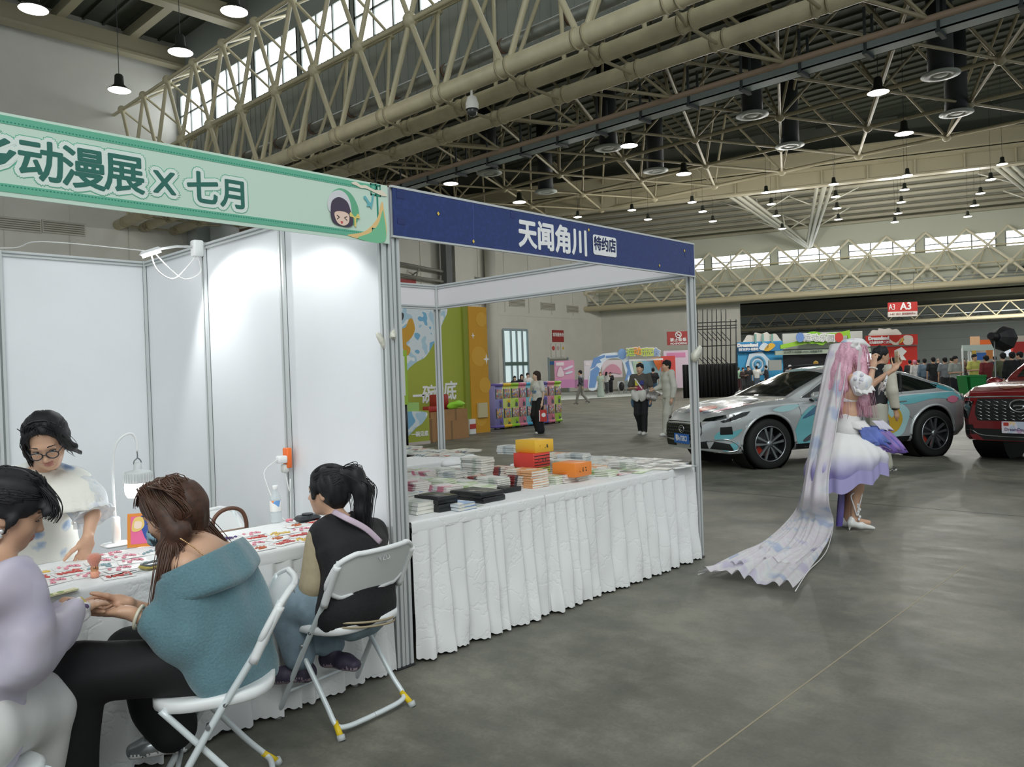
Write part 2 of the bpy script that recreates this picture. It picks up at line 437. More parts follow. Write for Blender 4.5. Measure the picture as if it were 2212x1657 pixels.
# floor
def floor_mat():
    m = bpy.data.materials.new('polished_concrete'); m.use_nodes = True; nt = m.node_tree; b = nt.nodes['Principled BSDF']
    tc = nt.nodes.new('ShaderNodeTexCoord')
    def nz(scale, det, st=None, rough=.6):
        n = nt.nodes.new('ShaderNodeTexNoise'); n.inputs['Scale'].default_value = scale; n.inputs['Detail'].default_value = det; n.inputs['Roughness'].default_value = rough
        if st:
            mp = nt.nodes.new('ShaderNodeMapping'); mp.inputs['Scale'].default_value = st; mp.inputs['Rotation'].default_value = (0, 0, .3); nt.links.new(tc.outputs['Object'], mp.inputs[0]); nt.links.new(mp.outputs[0], n.inputs['Vector'])
        else: nt.links.new(tc.outputs['Object'], n.inputs['Vector'])
        return n
    a = nz(.9, 8, (1, 1, 1), .68); c = nz(6, 6, (1, .35, 1), .7); d = nz(60, 3)
    mx = nt.nodes.new('ShaderNodeMath'); mx.operation = 'MULTIPLY_ADD'; mx.inputs[1].default_value = .45
    nt.links.new(c.outputs['Fac'], mx.inputs[0]); nt.links.new(a.outputs['Fac'], mx.inputs[2])
    mx2 = nt.nodes.new('ShaderNodeMath'); mx2.operation = 'MULTIPLY_ADD'; mx2.inputs[1].default_value = .16
    nt.links.new(d.outputs['Fac'], mx2.inputs[0]); nt.links.new(mx.outputs[0], mx2.inputs[2])
    r = nt.nodes.new('ShaderNodeValToRGB'); e = r.color_ramp.elements
    e[0].position = .58; e[0].color = srgb('#4a4b43')+(1,); e[1].position = 1.0; e[1].color = srgb('#898679')+(1,)
    x = e.new(.8); x.color = srgb('#6b6a60')+(1,)
    nt.links.new(mx2.outputs[0], r.inputs[0]); nt.links.new(r.outputs[0], b.inputs['Base Color'])
    r2 = nt.nodes.new('ShaderNodeMapRange'); r2.inputs[1].default_value = .3; r2.inputs[2].default_value = .7; r2.inputs[3].default_value = .22; r2.inputs[4].default_value = .42
    r2.inputs[3].default_value = .42; r2.inputs[4].default_value = .62; nt.links.new(c.outputs['Fac'], r2.inputs[0]); nt.links.new(r2.outputs[0], b.inputs['Roughness'])
    b.inputs['Specular IOR Level'].default_value = .28
    return m
mb = MB(); mb.add([(-14, -14, 0), (130, -14, 0), (130, 60, 0), (-14, 60, 0)], [(0, 1, 2, 3)]); struct(mb, 'floor', floor_mat())
JOINT = mat('#9a8f78', .6); JD = mat('#4b4d49', .6)
for i, (y0, x0, x1, mm, wd) in enumerate(((-1.7, -.3, 3.9, JOINT, .008), (5.6, 3, 40, JD, .015), (10.2, 3, 40, JD, .02), (-5.4, 3, 30, JD, .015))):
    mb = MB(); mb.box2((x0, y0-wd/2, .0002), (x1, y0+wd/2, .0009)); o = struct(mb, 'floor_joint', mm)
for x0 in (6.2, 12.4, 18.6, 27, 36):
    mb = MB(); mb.box2((x0, -6, .0002), (x0+.02, 40, .0009)); struct(mb, 'floor_joint', JD)
YE = 42.0
DB = (V((69.0, 6.0, 0))-V((55.88, 42, 0))).normalized(); NB = V((-DB.y, DB.x, 0))   # far bay runs along DB; NB points away (+X)
if NB.x < 0: NB = -NB
A2 = V((55.88, 42, 0))
# end wall: lower bright band with a crown line, higher part plain
DY = .3
mb = MB(); mb.box2((-14, YE, 0), (60, YE+DY, 6.8)); mb.box2((-14, YE+.04, 6.8), (60, YE+DY, 24))
mb.box2((42, YE-.06, 6.62), (56, YE, 6.8))
for x in np.arange(-12, 57, 3.0): mb.box2((x, YE-.006, 6.9), (x+.03, YE+.05, 15))
struct(mb, 'wall_end', WALLW)
mb = MB(); mb.box2((38.6, YE-1.0, 0), (40.6, YE, 13)); mb.cyl((42.9, YE-.5, 0), (42.9, YE-.5, 13), .45, n=18); struct(mb, 'column_end', WALLW)
mb = MB(); mb.cyl((19.6, YE-2, 0), (19.6, YE-2, 20), .8, n=24); mb.box2((18.3, YE-1.2, 0), (19.2, YE, 20)); struct(mb, 'column_near', mat('#B9BFBE', .6))
mb = MB(); mb.box2((37.6, YE-1.1, 3), (38.2, YE-.5, 14)); struct(mb, 'downpipe_end', mat('#6a6f70', .5))
# vents in the end wall
def vent(x0, x1, z, h=.55):
    r = empty('air_vent', ((x0+x1)/2, YE, z), 0)
    f = MB(); f.box2((x0-.06, YE-.05, z-h/2-.06), (x1+.06, YE+.02, z+h/2+.06)); part(f, 'frame', mat('#C9C6BA', .5), r)
    s = MB()
    for k in range(5): s.box2((x0, YE-.07, z-h/2+k*h/5+.02), (x1, YE-.04, z-h/2+k*h/5+.07))
    part(s, 'louvre', mat('#7f7a6c', .5), r); return r
vg = 'slot vents high in the white end wall'
for x0, x1, z, l in ((8.6, 10.6, 10.05, 'long louvred air vent high in white wall, outer one under green sign'), (10.75, 12.7, 10.1, 'long louvred air vent high in white wall, inner one under green sign'),
                     (45.6, 47.4, 7.75, 'small louvred air vent in far white wall, above the glass window'), (49.6, 51.4, 7.6, 'small louvred air vent in far white wall, middle of three'), (53.2, 54.7, 7.5, 'small louvred air vent in far white wall, next to the corner')):
    tag(vent(x0, x1, z), l, 'vent', vg)
# glass window and doors of the end wall
GLASSL = mat('#CFE2E2', .15, emit=.55); GF = mat('#9fb0b6', .4, metal=.3)
mb = MB(); mb.box2((44.6, YE-.03, 1.1), (47.6, YE+.01, 5.4)); o = struct(mb, 'window_1', GLASSL)
mb = MB()
for x in (44.6, 45.5, 46.2, 46.9, 47.55): mb.box2((x-.09, YE-.12, .2), (x+.09, YE, 5.45))
mb.box2((44.6, YE-.1, 5.35), (47.6, YE, 5.55)); part(mb, 'window_frame', GF, o)
mb = MB(); mb.box2((44.7, YE-.14, 2.45), (47.5, YE-.02, 2.75)); part(mb, 'transom_sign', mat('#5f7a72', .5), o)
mb = MB(); mb.box2((50.3, YE-.04, 0), (52.9, YE+.01, 3.0)); o = struct(mb, 'door_1', mat('#8a8c80', .5))
mb = MB(); mb.box2((50.4, YE-.08, 2.45), (52.8, YE, 2.75)); part(mb, 'door_header', mat('#3f6fb0', .5), o)
mb = MB(); mb.box2((50.2, YE-.1, 0), (50.36, YE, 3.1)); mb.box2((52.85, YE-.1, 0), (53, YE, 3.1)); part(mb, 'door_frame', GF, o)
# ---- bay A roof (over the camera) 
ZA = 21.5
mb = MB(); mb.box2((-14, 2, ZA), (18, YE+.3, ZA+.2))
for x in np.arange(-13, 18, 1.0): mb.box2((x, 2, ZA-.12), (x+.12, YE, ZA))
struct(mb, 'ceiling', ROOFD)
BEAM = mat('#A79F84', .5)
k = 0
for x in np.arange(-10, 17, 3.6):
    mb = MB(); mb.box2((x-.12, 2, ZA-.75), (x+.12, YE, ZA-.15)); mb.box2((x-.22, 2, ZA-.8), (x+.22, YE, ZA-.7)); struct(mb, 'beam_roof', BEAM)
for y in (10, 18, 26, 34, 41):
    mb = MB(); mb.box2((-14, y-.18, ZA-1.7), (18, y+.18, ZA-.8)); mb.box2((-14, y-.32, ZA-1.8), (18, y+.32, ZA-1.65)); struct(mb, 'beam_roof', BEAM)
# ---- shared strut mesh
_uc = {}
def strut(parent, a, b, r, m, name, n=8):
    key = (m.name, n)
    if key not in _uc:
        q = MB(); q.cyl((0, 0, 0), (0, 0, 1), 1, n=n); me = q.build('strut_tube', m).data; bpy.data.objects.remove(bpy.data.objects['strut_tube']); _uc[key] = me
    a, b = V(a), V(b); z = b-a; L = z.length
    o = link_mesh(name, _uc[key]); o.matrix_world = Matrix.Translation(a) @ z.to_track_quat('Z', 'Y').to_matrix().to_4x4() @ Matrix.Diagonal((r, r, L, 1))
    if parent is not None:
        o.parent = parent; o.matrix_parent_inverse = Matrix.Translation(-parent.location)
    return o
_ub = {}
def nodeball(parent, c, r, m, name='node_ball'):
    if m.name not in _ub:
        q = MB(); q.ball((0, 0, 0), 1, 14); oo = q.build('bt', m); _ub[m.name] = oo.data; bpy.data.objects.remove(oo)
    o = link_mesh(name, _ub[m.name]); o.matrix_world = Matrix.Translation(V(c)) @ Matrix.Diagonal((r, r, r, 1))
    if parent is not None: o.parent = parent; o.matrix_parent_inverse = Matrix.Translation(-parent.location)
    return o
# ---- near truss
XT = 14.45; ys = [16.8+2.83*k for k in range(-8, 10)]
T = empty('roof_truss', (XT, 14, 10.58), 0, 'huge cream tube truss with ball nodes in front of the near clerestory', 'truss')
def chord(root, p, q, r, name, collars=(), m=None):
    mb = MB(); mb.cyl(p, q, r, n=20); o = part(mb, name, m or CREAM, root)
    d = (V(q)-V(p)).normalized()
    if collars:
        for c in collars:
            for e in (-.18, .18): strut(root, V(c)+d*(e-.03), V(c)+d*(e+.03), r*1.13, CREAMD, 'collar', 20)
    return o
yb = [y+1.415 for y in ys]
chord(T, (XT, -12, 10.58), (XT, YE+.1, 10.58), .27, 'bottom_chord', [(XT, y, 10.58) for y in yb])
strut(T, (XT, -10, 13.37), (XT, YE, 13.37), .085, CREAM, 'middle_chord')
strut(T, (XT, -10, 16.6), (XT, YE, 16.6), .085, CREAM, 'top_chord')
strut(T, (17.0, -10, 15.0), (17.0, YE, 15.0), .08, CREAM, 'back_chord')
for i, y in enumerate(ys):
    if y > YE: continue
    nodeball(T, (XT, y, 13.37), .26, CREAM)
    if y+1.415 < YE: nodeball(T, (XT, y+1.415, 16.6), .22, CREAM, 'top_ball'); nodeball(T, (17.0, y+1.415, 15.0), .2, CREAM, 'back_ball')
    for s in (-1, 1):
        strut(T, (XT, y, 13.37), (XT, y+s*1.25, 10.75), .095, CREAM, 'lower_strut', 10)
        strut(T, (XT, y, 13.37), (XT, y+s*1.415, 16.6), .09, CREAM, 'upper_strut', 10)
        strut(T, (XT, y, 13.37), (17.0, y+s*1.415, 15.0), .07, CREAM, 'cross_strut')
        strut(T, (17.0, y+s*1.415, 15.0), (15.8, y+s*.3, 10.8), .07, CREAM, 'back_strut')
        strut(T, (XT, y+s*1.415, 16.6), (17.0, y, 18.2), .06, CREAM, 'crown_strut')
    strut(T, (17.0, y+1.415, 15.0), (XT, y+1.415, 16.6), .06, CREAM, 'tie_strut')
# second and third tube
for X, nm, lab in ((15.8, 'pipe', 'thick cream pipe with collars, second of the parallel run'), (17.5, 'pipe', 'thick cream pipe with collars, farthest of the parallel run')):
    r = empty('roof_pipe', (X, 14, 10.58), 0, lab, 'pipe', 'thick cream pipes under the roof truss')
    chord(r, (X, -12, 10.58), (X, YE+.1, 10.58), .25, 'tube', [(X, y+.4, 10.58) for y in yb])
    for y in yb[::1]:
        if X < 16: strut(r, (XT, y, 10.4), (X, y+.4, 10.42), .05, CREAMD, 'spacer')
        else: strut(r, (X, y+.4, 10.45), (15.8, y+.4, 10.45), .05, CREAMD, 'spacer')
for X, z, r_, lab in ((16.6, 12.45, .22, 'silver insulated duct pipe, upper one above the cream pipes'), (16.4, 11.75, .17, 'silver insulated duct pipe, lower one above the cream pipes')):
    r = empty('duct_pipe', (X, 14, z), 0, lab, 'pipe', 'silver duct pipes behind the truss')
    mb = MB(); mb.cyl((X, -12, z), (X, YE, z), r_, n=16); part(mb, 'duct', mat('#9b9f97', .4, metal=.5, noise=.2, nscale=3), r)
    for y in np.arange(-8, 41, 2.83): strut(r, (X, y-.05, z), (X, y+.05, z), r_*1.15, mat('#6f5a4a', .6), 'clamp', 16)
# clerestory wall with bright windows
XW = 18.0
mb = MB(); mb.box2((XW, -10, 12.6), (XW+.2, YE, 16.0)); mb.box2((XW, -10, 18.3), (XW+.2, YE, ZA))
for y in np.arange(-9.8, 42, .5): mb.box2((XW-.03, y, 12.6), (XW, y+.06, 16.0))
struct(mb, 'wall_clerestory', mat('#9aa09b', .55))
WIN = mat('#F4FAFF', .3, emit=3.2)
k = 2
for y0 in np.arange(-9, 41, 4.25):
    mb = MB(); mb.box2((XW+.08, y0, 16.0), (XW+.14, y0+3.9, 18.3)); o = struct(mb, 'window_%d' % k, WIN)
    mb = MB()
    for q in range(4): mb.box2((XW, y0+q*1.3-.05, 16), (XW+.09, y0+q*1.3+.05, 18.3))
    mb.box2((XW, y0, 17.1), (XW+.09, y0+3.9, 17.2)); part(mb, 'window_frame', mat('#8d938f', .5), o); k += 1
    mb = MB(); mb.box2((XW, y0+3.9, 16), (XW+.2, y0+4.25, 18.3)); struct(mb, 'wall_pier', GREYW)
# ---- low bay B: dark roof with tube space frame
ZB = 15.4
mb = MB(); mb.box2((18.2, -14, ZB), (50, YE, ZB+.2))
for x in np.arange(18.6, 50, .8): mb.box2((x, -14, ZB-.1), (x+.1, YE, ZB))
struct(mb, 'ceiling_low', mat('#4b5044', .85))
SF = empty('space_frame', (28, 14, 12), 0, 'tube space frame with ball nodes under the dark low roof', 'truss')
FR = mat('#A59C7F', .5)
xs = [20.5, 25, 29.5, 34, 38.5]
for x in xs:
    ymax = YE if x < 33 else 42-(x-33)*2.6
    strut(SF, (x, -12, 12), (x, YE, 12), .085, FR, 'lower_chord')
    for j, y in enumerate(np.arange(-9, 41, 4.0)):
        yy = y+(2 if xs.index(x) % 2 else 0)
        if x > 36 and yy > 28: continue
        nodeball(SF, (x, yy, 12), .22, FR)
        for sx, sy in ((-1, -1), (-1, 1), (1, -1), (1, 1)):
            if x+sx*2.2 < 19: continue
            if x < 32 or sx < 0: strut(SF, (x, yy, 12), (x+sx*2.2, yy+sy*2.0, ZB-.3), .06, FR, 'web_strut' if x < 24 else ('web_tube' if x < 28 else ('web_bar' if x < 33 else 'web_rod')), 6)
        if x < 38: strut(SF, (x, yy, 12), (x+4.5, yy+2, 12), .06, FR, 'tie_rod', 6); strut(SF, (x, yy, 12), (x+4.5, yy-2, 12), .06, FR, 'tie_rod' if x < 28 else 'tie_bar', 6)
# cable tray and pipe crossing below
r = empty('cable_tray', (22.5, 14, 11), 0, 'long grey cable tray running across under the dark roof', 'cable tray')
mb = MB(); mb.box2((22.2, -12, 10.9), (22.8, YE, 10.94)); mb.box2((22.2, -12, 10.9), (22.24, YE, 11.15)); mb.box2((22.76, -12, 10.9), (22.8, YE, 11.15)); part(mb, 'tray', mat('#98a5a6', .4, metal=.4), r)
for y in np.arange(-9, 42, 2.0): mb = MB(); mb.box2((22.15, y, 10.8), (22.85, y+.12, 10.9)); mb.box2((22.15, y, 10.85), (22.2, y+.08, 12.2)); mb.box2((22.8, y, 10.85), (22.85, y+.08, 12.2)); part(mb, 'hanger', mat('#3c4446', .5), r)
r = empty('sprinkler_pipe', (21, 14, 10.9), 0, 'thin pinkish sprinkler pipe beside the grey cable tray', 'pipe')
strut(r, (20.9, -12, 10.75), (20.9, YE, 10.75), .1, mat('#a58f7c', .5), 'tube')
for y in np.arange(-9, 41, 4.0):
    for dx in (-2.2, 1.6): strut(r, (20.9, y, 10.8), (20.9+dx, y+1.2, 12.4), .05, FR, 'bracket_rod', 6)
    strut(r, (20.9, y, 10.8), (17.6, y+.8, 10.6), .06, FR, 'bracket_rod', 6)
# big double box girder at the end of the low bay
def P2(px, py, z): return atz(px, py, z)
ga, gb = V((36.67, 30.68, 12)), V((46.85, 5.43, 12)); gd = (gb-ga).normalized(); ga = ga-gd*14; gb = gb+gd*20
gn = V((-gd.y, gd.x, 0))
if gn.x < 0: gn = -gn
GIR = mat('#A9A288', .5)
mb = MB(); Mx = frame(ga, gd)
L = (gb-ga).length
def bx(mb, u0, u1, v0, v1, z0, z1): # along gd, sideways gn
    c = ga+gd*((u0+u1)/2)+gn*((v0+v1)/2); c.z = (z0+z1)/2
    R = Matrix((gd, gn, V((0, 0, 1)))).transposed(); mb.box(c, (u1-u0, v1-v0, z1-z0), 0, R)
bx(mb, 0, L, 0, .4, 12.0, 12.75); bx(mb, 0, L, -.5, .5, 12.75, 12.9); bx(mb, 0, L, -.9, -.5, 12.95, 13.6); bx(mb, 0, L, -1.1, -.3, 13.6, 13.7)
bx(mb, 0, L, -.1, .5, 11.9, 12.0)
for u in np.arange(0, L, 2.4): bx(mb, u, u+.08, -.12, 0, 12, 12.75)
struct(mb, 'beam_girder', GIR)
mb = MB(); bx(mb, 0, L, .4, .6, 12.9, 17.0); struct(mb, 'wall_high', mat('#6b6f63', .7))
# ---- high bay C: lit ribbed roof between girder and far truss
FA = A2-DB*12; FB = A2+DB*62
def roofpt(t, s, z):   # t along DB, s: 0 girder .. 1 far wall
    p = (ga+gd*(t*L)).lerp(FA+DB*(t*74)+NB*2.2, s); p.z = z; return p
ROOFC = mat('#8f8c79', .6, noise=.08, nscale=.6)
mb = MB(); mb.grid([[roofpt(t, s, 17.2-3.6*s) for s in np.linspace(0, 1, 12)] for t in np.linspace(0, 1, 3)], 0, False)
struct(mb, 'ceiling_high', ROOFC)
mb = MB()
for s in np.linspace(.04, .98, 17):
    a, b = roofpt(0, s, 17.1-3.6*s), roofpt(1, s, 17.1-3.6*s); mb.tube([a-V((0, 0, .14)), b-V((0, 0, .14))], .16, 5)
struct(mb, 'beam_purlins', mat('#B3AF9A', .45))
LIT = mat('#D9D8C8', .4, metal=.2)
for t0, t1 in ((.35, .43), (.52, .43), (.60, .68), (.78, .68), (.85, .93)):
    mb = MB()
    for e in (-.012, 0, .012):
        a = roofpt(t0+e, .12, 16.3); b = roofpt(t1+e*.2, .93, 11.6); mb.cyl(a, b, .13 if e else .17, n=8)
        for q in range(5):
            f0 = q/5; mb.cyl(a.lerp(b, f0), roofpt(t0+(t1-t0)*f0+e*3, .12+.8*f0, 16.5-3.4*f0), .05, n=6)
    struct(mb, 'beam_brace', LIT)
# far truss and far wall
CREAM_LIT = mat('#E0D9BE', .4)  # lighter copy of the cream: window and lamp light painted into far struts
T2 = empty('roof_truss', (61, 28, 7.57), 0, 'pale far truss zigzag under the bright window band', 'truss')
def fp(u, v, z): p = FA+DB*u+NB*v; p.z = z; return p
strut(T2, fp(0, 0, 7.57), fp(74, 0, 7.57), .26, CREAM, 'bottom_chord', 14)
strut(T2, fp(0, 0, 9.05), fp(74, 0, 9.05), .07, CREAM, 'middle_chord'); strut(T2, fp(0, 1.2, 10.5), fp(74, 1.2, 10.5), .06, CREAM, 'back_chord')
strut(T2, fp(0, .4, 7.9), fp(74, .4, 7.9), .07, STEEL, 'service_pipe'); strut(T2, fp(0, .5, 8.2), fp(74, .5, 8.2), .05, STEEL, 'service_pipe')
for u in np.arange(12, 72, 2.83):
    nodeball(T2, fp(u, 0, 9.05), .24, CREAM_LIT)
    for s in (-1, 1):
        strut(T2, fp(u, 0, 9.05), fp(u+s*1.35, 0, 7.7), .1, CREAM_LIT, 'lower_strut', 6)
        strut(T2, fp(u, 0, 9.05), fp(u+s*1.415, .6, 10.5), .1, CREAM_LIT, 'upper_strut', 6)
        strut(T2, fp(u+1.415, .6, 10.5), fp(u+1.415+s*1.415, .9, 11.9), .09, CREAM_LIT, 'crown_strut', 6)
        strut(T2, fp(u+1.4, 1.2, 10.5), fp(u+1.4+s*1.2, .4, 7.8), .04, CREAM, 'back_strut', 6)
def fbox(mb, u0, u1, v0, v1, z0, z1, mi=0):
    c = fp((u0+u1)/2, (v0+v1)/2, (z0+z1)/2); R = Matrix((DB, NB, V((0, 0, 1)))).transposed(); mb.box(c, (u1-u0, v1-v0, z1-z0), mi, R)
mb = MB(); fbox(mb, 0, 74, 2, 2.2, 7.3, 10.45); fbox(mb, 0, 74, 2, 2.2, 11.6, 13.7); struct(mb, 'wall_far', mat('#C3C6B6', .7))
mb = MB(); fbox(mb, 10, 25.6, 2.2, 2.5, 0, 10.4)
struct(mb, 'wall_far_lower', WALLW)
k = 30
for u in np.arange(12, 70, 5.66):
    mb = MB(); fbox(mb, u, u+5.0, 2.08, 2.14, 10.45, 11.6); o = struct(mb, 'window_%d' % k, WIN); k += 1
    mb = MB()
    for q in np.linspace(0, 5.0, 4): fbox(mb, u+q-.05, u+q+.05, 1.98, 2.08, 10.45, 11.6)
    fbox(mb, u, u+5, 1.98, 2.08, 11.0, 11.08); part(mb, 'window_frame', mat('#8d938f', .5), o)
    mb = MB(); fbox(mb, u+5.0, u+5.66, 2, 2.2, 10.45, 11.6); struct(mb, 'wall_pier', mat('#C3C6B6', .7))
# row of round nozzles on the far wall duct
r = empty('air_duct', fp(50, 1.6, 8.5), 0, 'long round nozzle duct on the far wall behind the truss', 'duct')
mb = MB(); mb.cyl(fp(46, 1.7, 8.6), fp(74, 1.7, 8.6), .3, n=14); part(mb, 'duct', mat('#9fa39a', .5), r)
for u in np.arange(47, 72, 1.5):
    mb = MB(); mb.cyl(fp(u, 1.45, 8.6), fp(u, 1.2, 8.5), .16, .2, n=12); part(mb, 'nozzle', mat('#3b3f3d', .5), r)
# next hall behind the opening: roof, third truss, grey back wall
mb = MB(); q = [fp(18, 2.6, 7.2), fp(74, 2.6, 7.2), fp(90, 40, 8.6), fp(18, 40, 8.6)]
mb.add(q+[p+V((0, 0, .2)) for p in q], [(0, 1, 2, 3), (4, 7, 6, 5)])
struct(mb, 'ceiling_next', mat('#5b5e50', .8))
mb = MB(); fbox(mb, 18, 100, 39, 39.3, 0, 9); struct(mb, 'wall_back', mat('#8c9490', .6, noise=.04, nscale=.5))
mb = MB()
for z in (1.6, 3.0, 4.4, 5.8): fbox(mb, 18, 100, 38.93, 39, z, z+.05)
struct(mb, 'trim_back', mat('#7c8480', .6))
mb = MB(); fbox(mb, 56.5, 100, 34, 34.3, 0, 9); struct(mb, 'wall_back_side', mat('#cfcfc8', .7))
T3 = empty('roof_truss', fp(45, 20, 6), 0, 'small distant truss beyond the red hall sign', 'truss')
def fp3(u, z, v=20): return fp(u, v, z)
for u in np.arange(19, 84, 2.4):
    for s in (-1, 1): strut(T3, fp3(u, 5.95), fp3(u+s*1.2, 7.3), .07, CREAM, 'strut', 6)
strut(T3, fp3(17, 5.8), fp3(86, 5.8), .2, CREAM, 'bottom_chord'); strut(T3, fp3(17, 7.3), fp3(86, 7.3), .08, CREAM, 'top_chord'); strut(T3, fp3(17, 6.4, 20.6), fp3(86, 6.4, 20.6), .12, STEEL, 'service_pipe')
T4 = empty('roof_truss', fp(45, 34, 6), 0, 'dark thin truss just above the grey back wall', 'truss')
for u in np.arange(19, 56, 2.0):
    for s in (-1, 1): strut(T4, fp(u, 33, 6.0), fp(u+s*1, 33, 7.0), .05, mat('#55594b', .6), 'strut', 6)
strut(T4, fp(17, 33, 5.95), fp(57, 33, 5.95), .1, mat('#55594b', .6), 'bottom_chord')
# ---- hanging high bay lamps
LENS = mat('#FFF8E8', .4, emit=9); HOUS = mat('#22261f', .5)
def make_lamp():
    r = empty('high_bay_lamp', (0, 0, 0))
    q = MB(); q.lathe([(.1, .55), (.14, .5), (.16, .2), (.3, .06), (.38, .02), (.37, -.002)], n=20); h = q.build('housing', HOUS, r)
    q = MB(); q.lathe([(.001, -.035), (.25, -.03), (.368, -.004)], n=20); q.build('lens', LENS, r)
    q = MB(); q.cyl((0, 0, 0), (0, 0, 1), .012, n=5); q.build('wire', DARK, r, (0, 0, .5))
    return r
LP = make_lamp()
lamps = [(72, 20, 12, 'glowing dome lamp at the top left above the green sign'), (506, 25, 12, 'glowing dome lamp at the top edge against the near truss'), (390, 113, 12, 'dome lamp hanging in front of white column by near truss'), (258, 195, 12, 'dome lamp hanging alone before the dark end wall'),
         (974, 397, 11.3, 'disc lamp just above the blue sign left end'), (1122, 437, 11.3, 'disc lamp just above the middle of the blue sign'), (1359, 315, 11.3, 'disc lamp beside a dark vent drum under the low roof'), (1477, 376, 11.3, 'disc lamp just above the wide girder, middle of picture'), (1897, 200, 11.3, 'brightest disc lamp under the dark roof at upper right'), (1953, 289, 11.3, 'disc lamp below the brightest one, above the girder')]
far = [(1801, 398), (1655, 416), (1805, 425), (1960, 379), (1954, 410), (1947, 437), (2165, 355), (2140, 388), (2118, 418), (2105, 444), (1495, 437), (1518, 457), (1808, 450), (1677, 466), (2090, 468), (1666, 441), (1811, 474), (1940, 461), (1933, 480), (1540, 478), (1365, 454), (1400, 474), (1248, 469), (1690, 494)]
for i, (x, y, z, l) in enumerate(lamps):
    o = LP if i == 0 else copy_tree(LP)
    o.children[-1].scale = (1, 1, 8.5 if i < 4 else 3.5); o.location = atz(x, y, z); tag(o, l, 'lamp', 'hanging high bay lamps'); lamp('lamp_glow', 'AREA', o.location-V((0, 0, .07)), 70 if i < 4 else 210, (1, .98, .92), o, shape='DISK', size=.5)
for i, (x, y) in enumerate(far):
    o = copy_tree(LP); o.scale = (.62, .62, .62); o.location = atz(x, y, 10.5); s = (o.location-ga).dot(gn); o.children[-1].scale = (1, 1, 1.8 if -1.5 < s < 1 else 7)
    lamp('lamp_glow', 'POINT', o.location-V((0, 0, .3)), 110 if s < 4 else 1150, (1, .98, .93), o, shadow_soft_size=.2)
    tag(o, 'small hanging lamp under the lit ribbed roof beyond the girder', 'lamp', 'lamps under the far ribbed roof')
# dark ventilation drums with ring diffusers
DRUM = mat('#2c3133', .6); RING = mat('#9aa19a', .5)
def make_drum():
    r = empty('ventilation_drum', (0, 0, 0))
    q = MB(); q.cyl((0, 0, .1), (0, 0, 3.78), .42, n=18); q.build('drum', DRUM, r)
    q = MB(); q.lathe([(.36, .1), (.62, .06), (.64, 0), (.36, -.03), (.3, .03), (.2, -.02), (.001, .0)], n=22); q.build('diffuser', RING, r); return r
DR = make_drum()
dl = [(1314, 321, 'above the disc lamp over the blue sign'), (1625, 250, 'hanging left of the brightest disc lamp'), (2032, 163, 'hanging right of the brightest disc lamp'), (1706, 316, 'above the girder, middle of the dark roof'), (2066, 246, 'lower right under the dark roof'), (1057, 375, 'nearest the cable tray low end'), (1179, 415, 'just above the blue sign centre'), (1416, 370, 'just above the girder, second from the sign')]
for i, (x, y, l) in enumerate(dl):
    o = DR if i == 0 else copy_tree(DR)
    o.location = atz(x, y, 11.6); tag(o, 'dark vent drum with pale ring, '+l, 'vent', 'ventilation drums under the dark roof')
# dome camera under the near chord
c0 = at(1020, 238, 24.2)
r = empty('surveillance_camera', c0, 0, 'white dome security camera hanging from the thick cream pipe', 'camera')
q = MB(); q.lathe([(.03, .9), (.04, .45), (.14, .4), (.2, .2), (.2, .02)], c0, 16); part(q, 'housing', mat('#D8D8D0', .4), r)
q = MB(); q.ball(c0+V((0, 0, -.03)), .17, 14); part(q, 'dome', mat('#3a3d3c', .2), r)
# ================================================================== booths
def post(x, y, h, label, w=.05, z0=0):
    r = empty('booth_post', (x, y, 0), 0, label, 'post', 'aluminium booth posts')
    q = MB(); s = w/2
    for sx, sy in ((1, 1), (1, -1), (-1, 1), (-1, -1)): q.box((x+sx*(s-.009), y+sy*(s-.009), h/2+.004), (.018, .018, h-.008))
    part(q, 'profile', ALU, r)
    q = MB(); q.box((x, y, h/2), (w-.012, w-.012, h-.01)); part(q, 'groove', GROOVE, r)
    q = MB(); q.rbox((x, y, .006), (w+.02, w+.02, .012), .01); part(q, 'foot', DARK, r)
    q = MB(); q.rbox((x, y, h), (w, w, .012), .01); part(q, 'cap', mat('#8f9394', .5), r)
    return r
BW, BD, BH = 3.03, 3.06, 2.5
post(-.028, 0, BH, 'aluminium booth post at the right end of the green sign', .05)
post(.028, 0, BH, 'aluminium booth post at the left end of the blue sign', .05)
post(BW, 0, BH, 'free-standing aluminium post at the right end of the blue sign', .055)
post(BW, BD, BH, 'slim aluminium post rising behind the back book table', .055)
post(0, BD, BH, 'aluminium post in the back corner of the white booth'); post(0, BD*2/3, BH, 'aluminium wall post carrying the clip-on spotlight'); post(0, BD/3, BH, 'aluminium wall post with the orange socket on it')
post(-1.01, BD, BH, 'aluminium wall post at the left edge behind the standing woman')
post(-2.02, BD, BH, 'aluminium wall post beyond the left edge')
def panel(a, b, z0, z1, label, th=.006, name='wall_panel', m=PANEL, rails=True, group='white booth wall panels'):
    a, b = V(a), V(b); d = (b-a).normalized(); c = (a+b)/2; L = (b-a).length
    r = empty(name, (c.x, c.y, 0), 0, label, 'panel', group); Mx = Matrix((d, V((0, 0, 1)).cross(d), V((0, 0, 1)))).transposed()
    q = MB(); q.box((c.x, c.y, (z0+z1)/2), (L, th, z1-z0-.04), 0, Mx); part(q, 'board', m, r)
    if rails:
        for nm, zz in (('top_rail', z1-.02), ('bottom_rail', z0+.02)):
            q = MB(); q.box((c.x, c.y, zz), (L, .03, .04), 0, Mx); q.box((c.x, c.y, zz), (L, .036, .008), 1, Mx); part(q, nm, [ALU, GROOVE], r)
    return r
g = .026
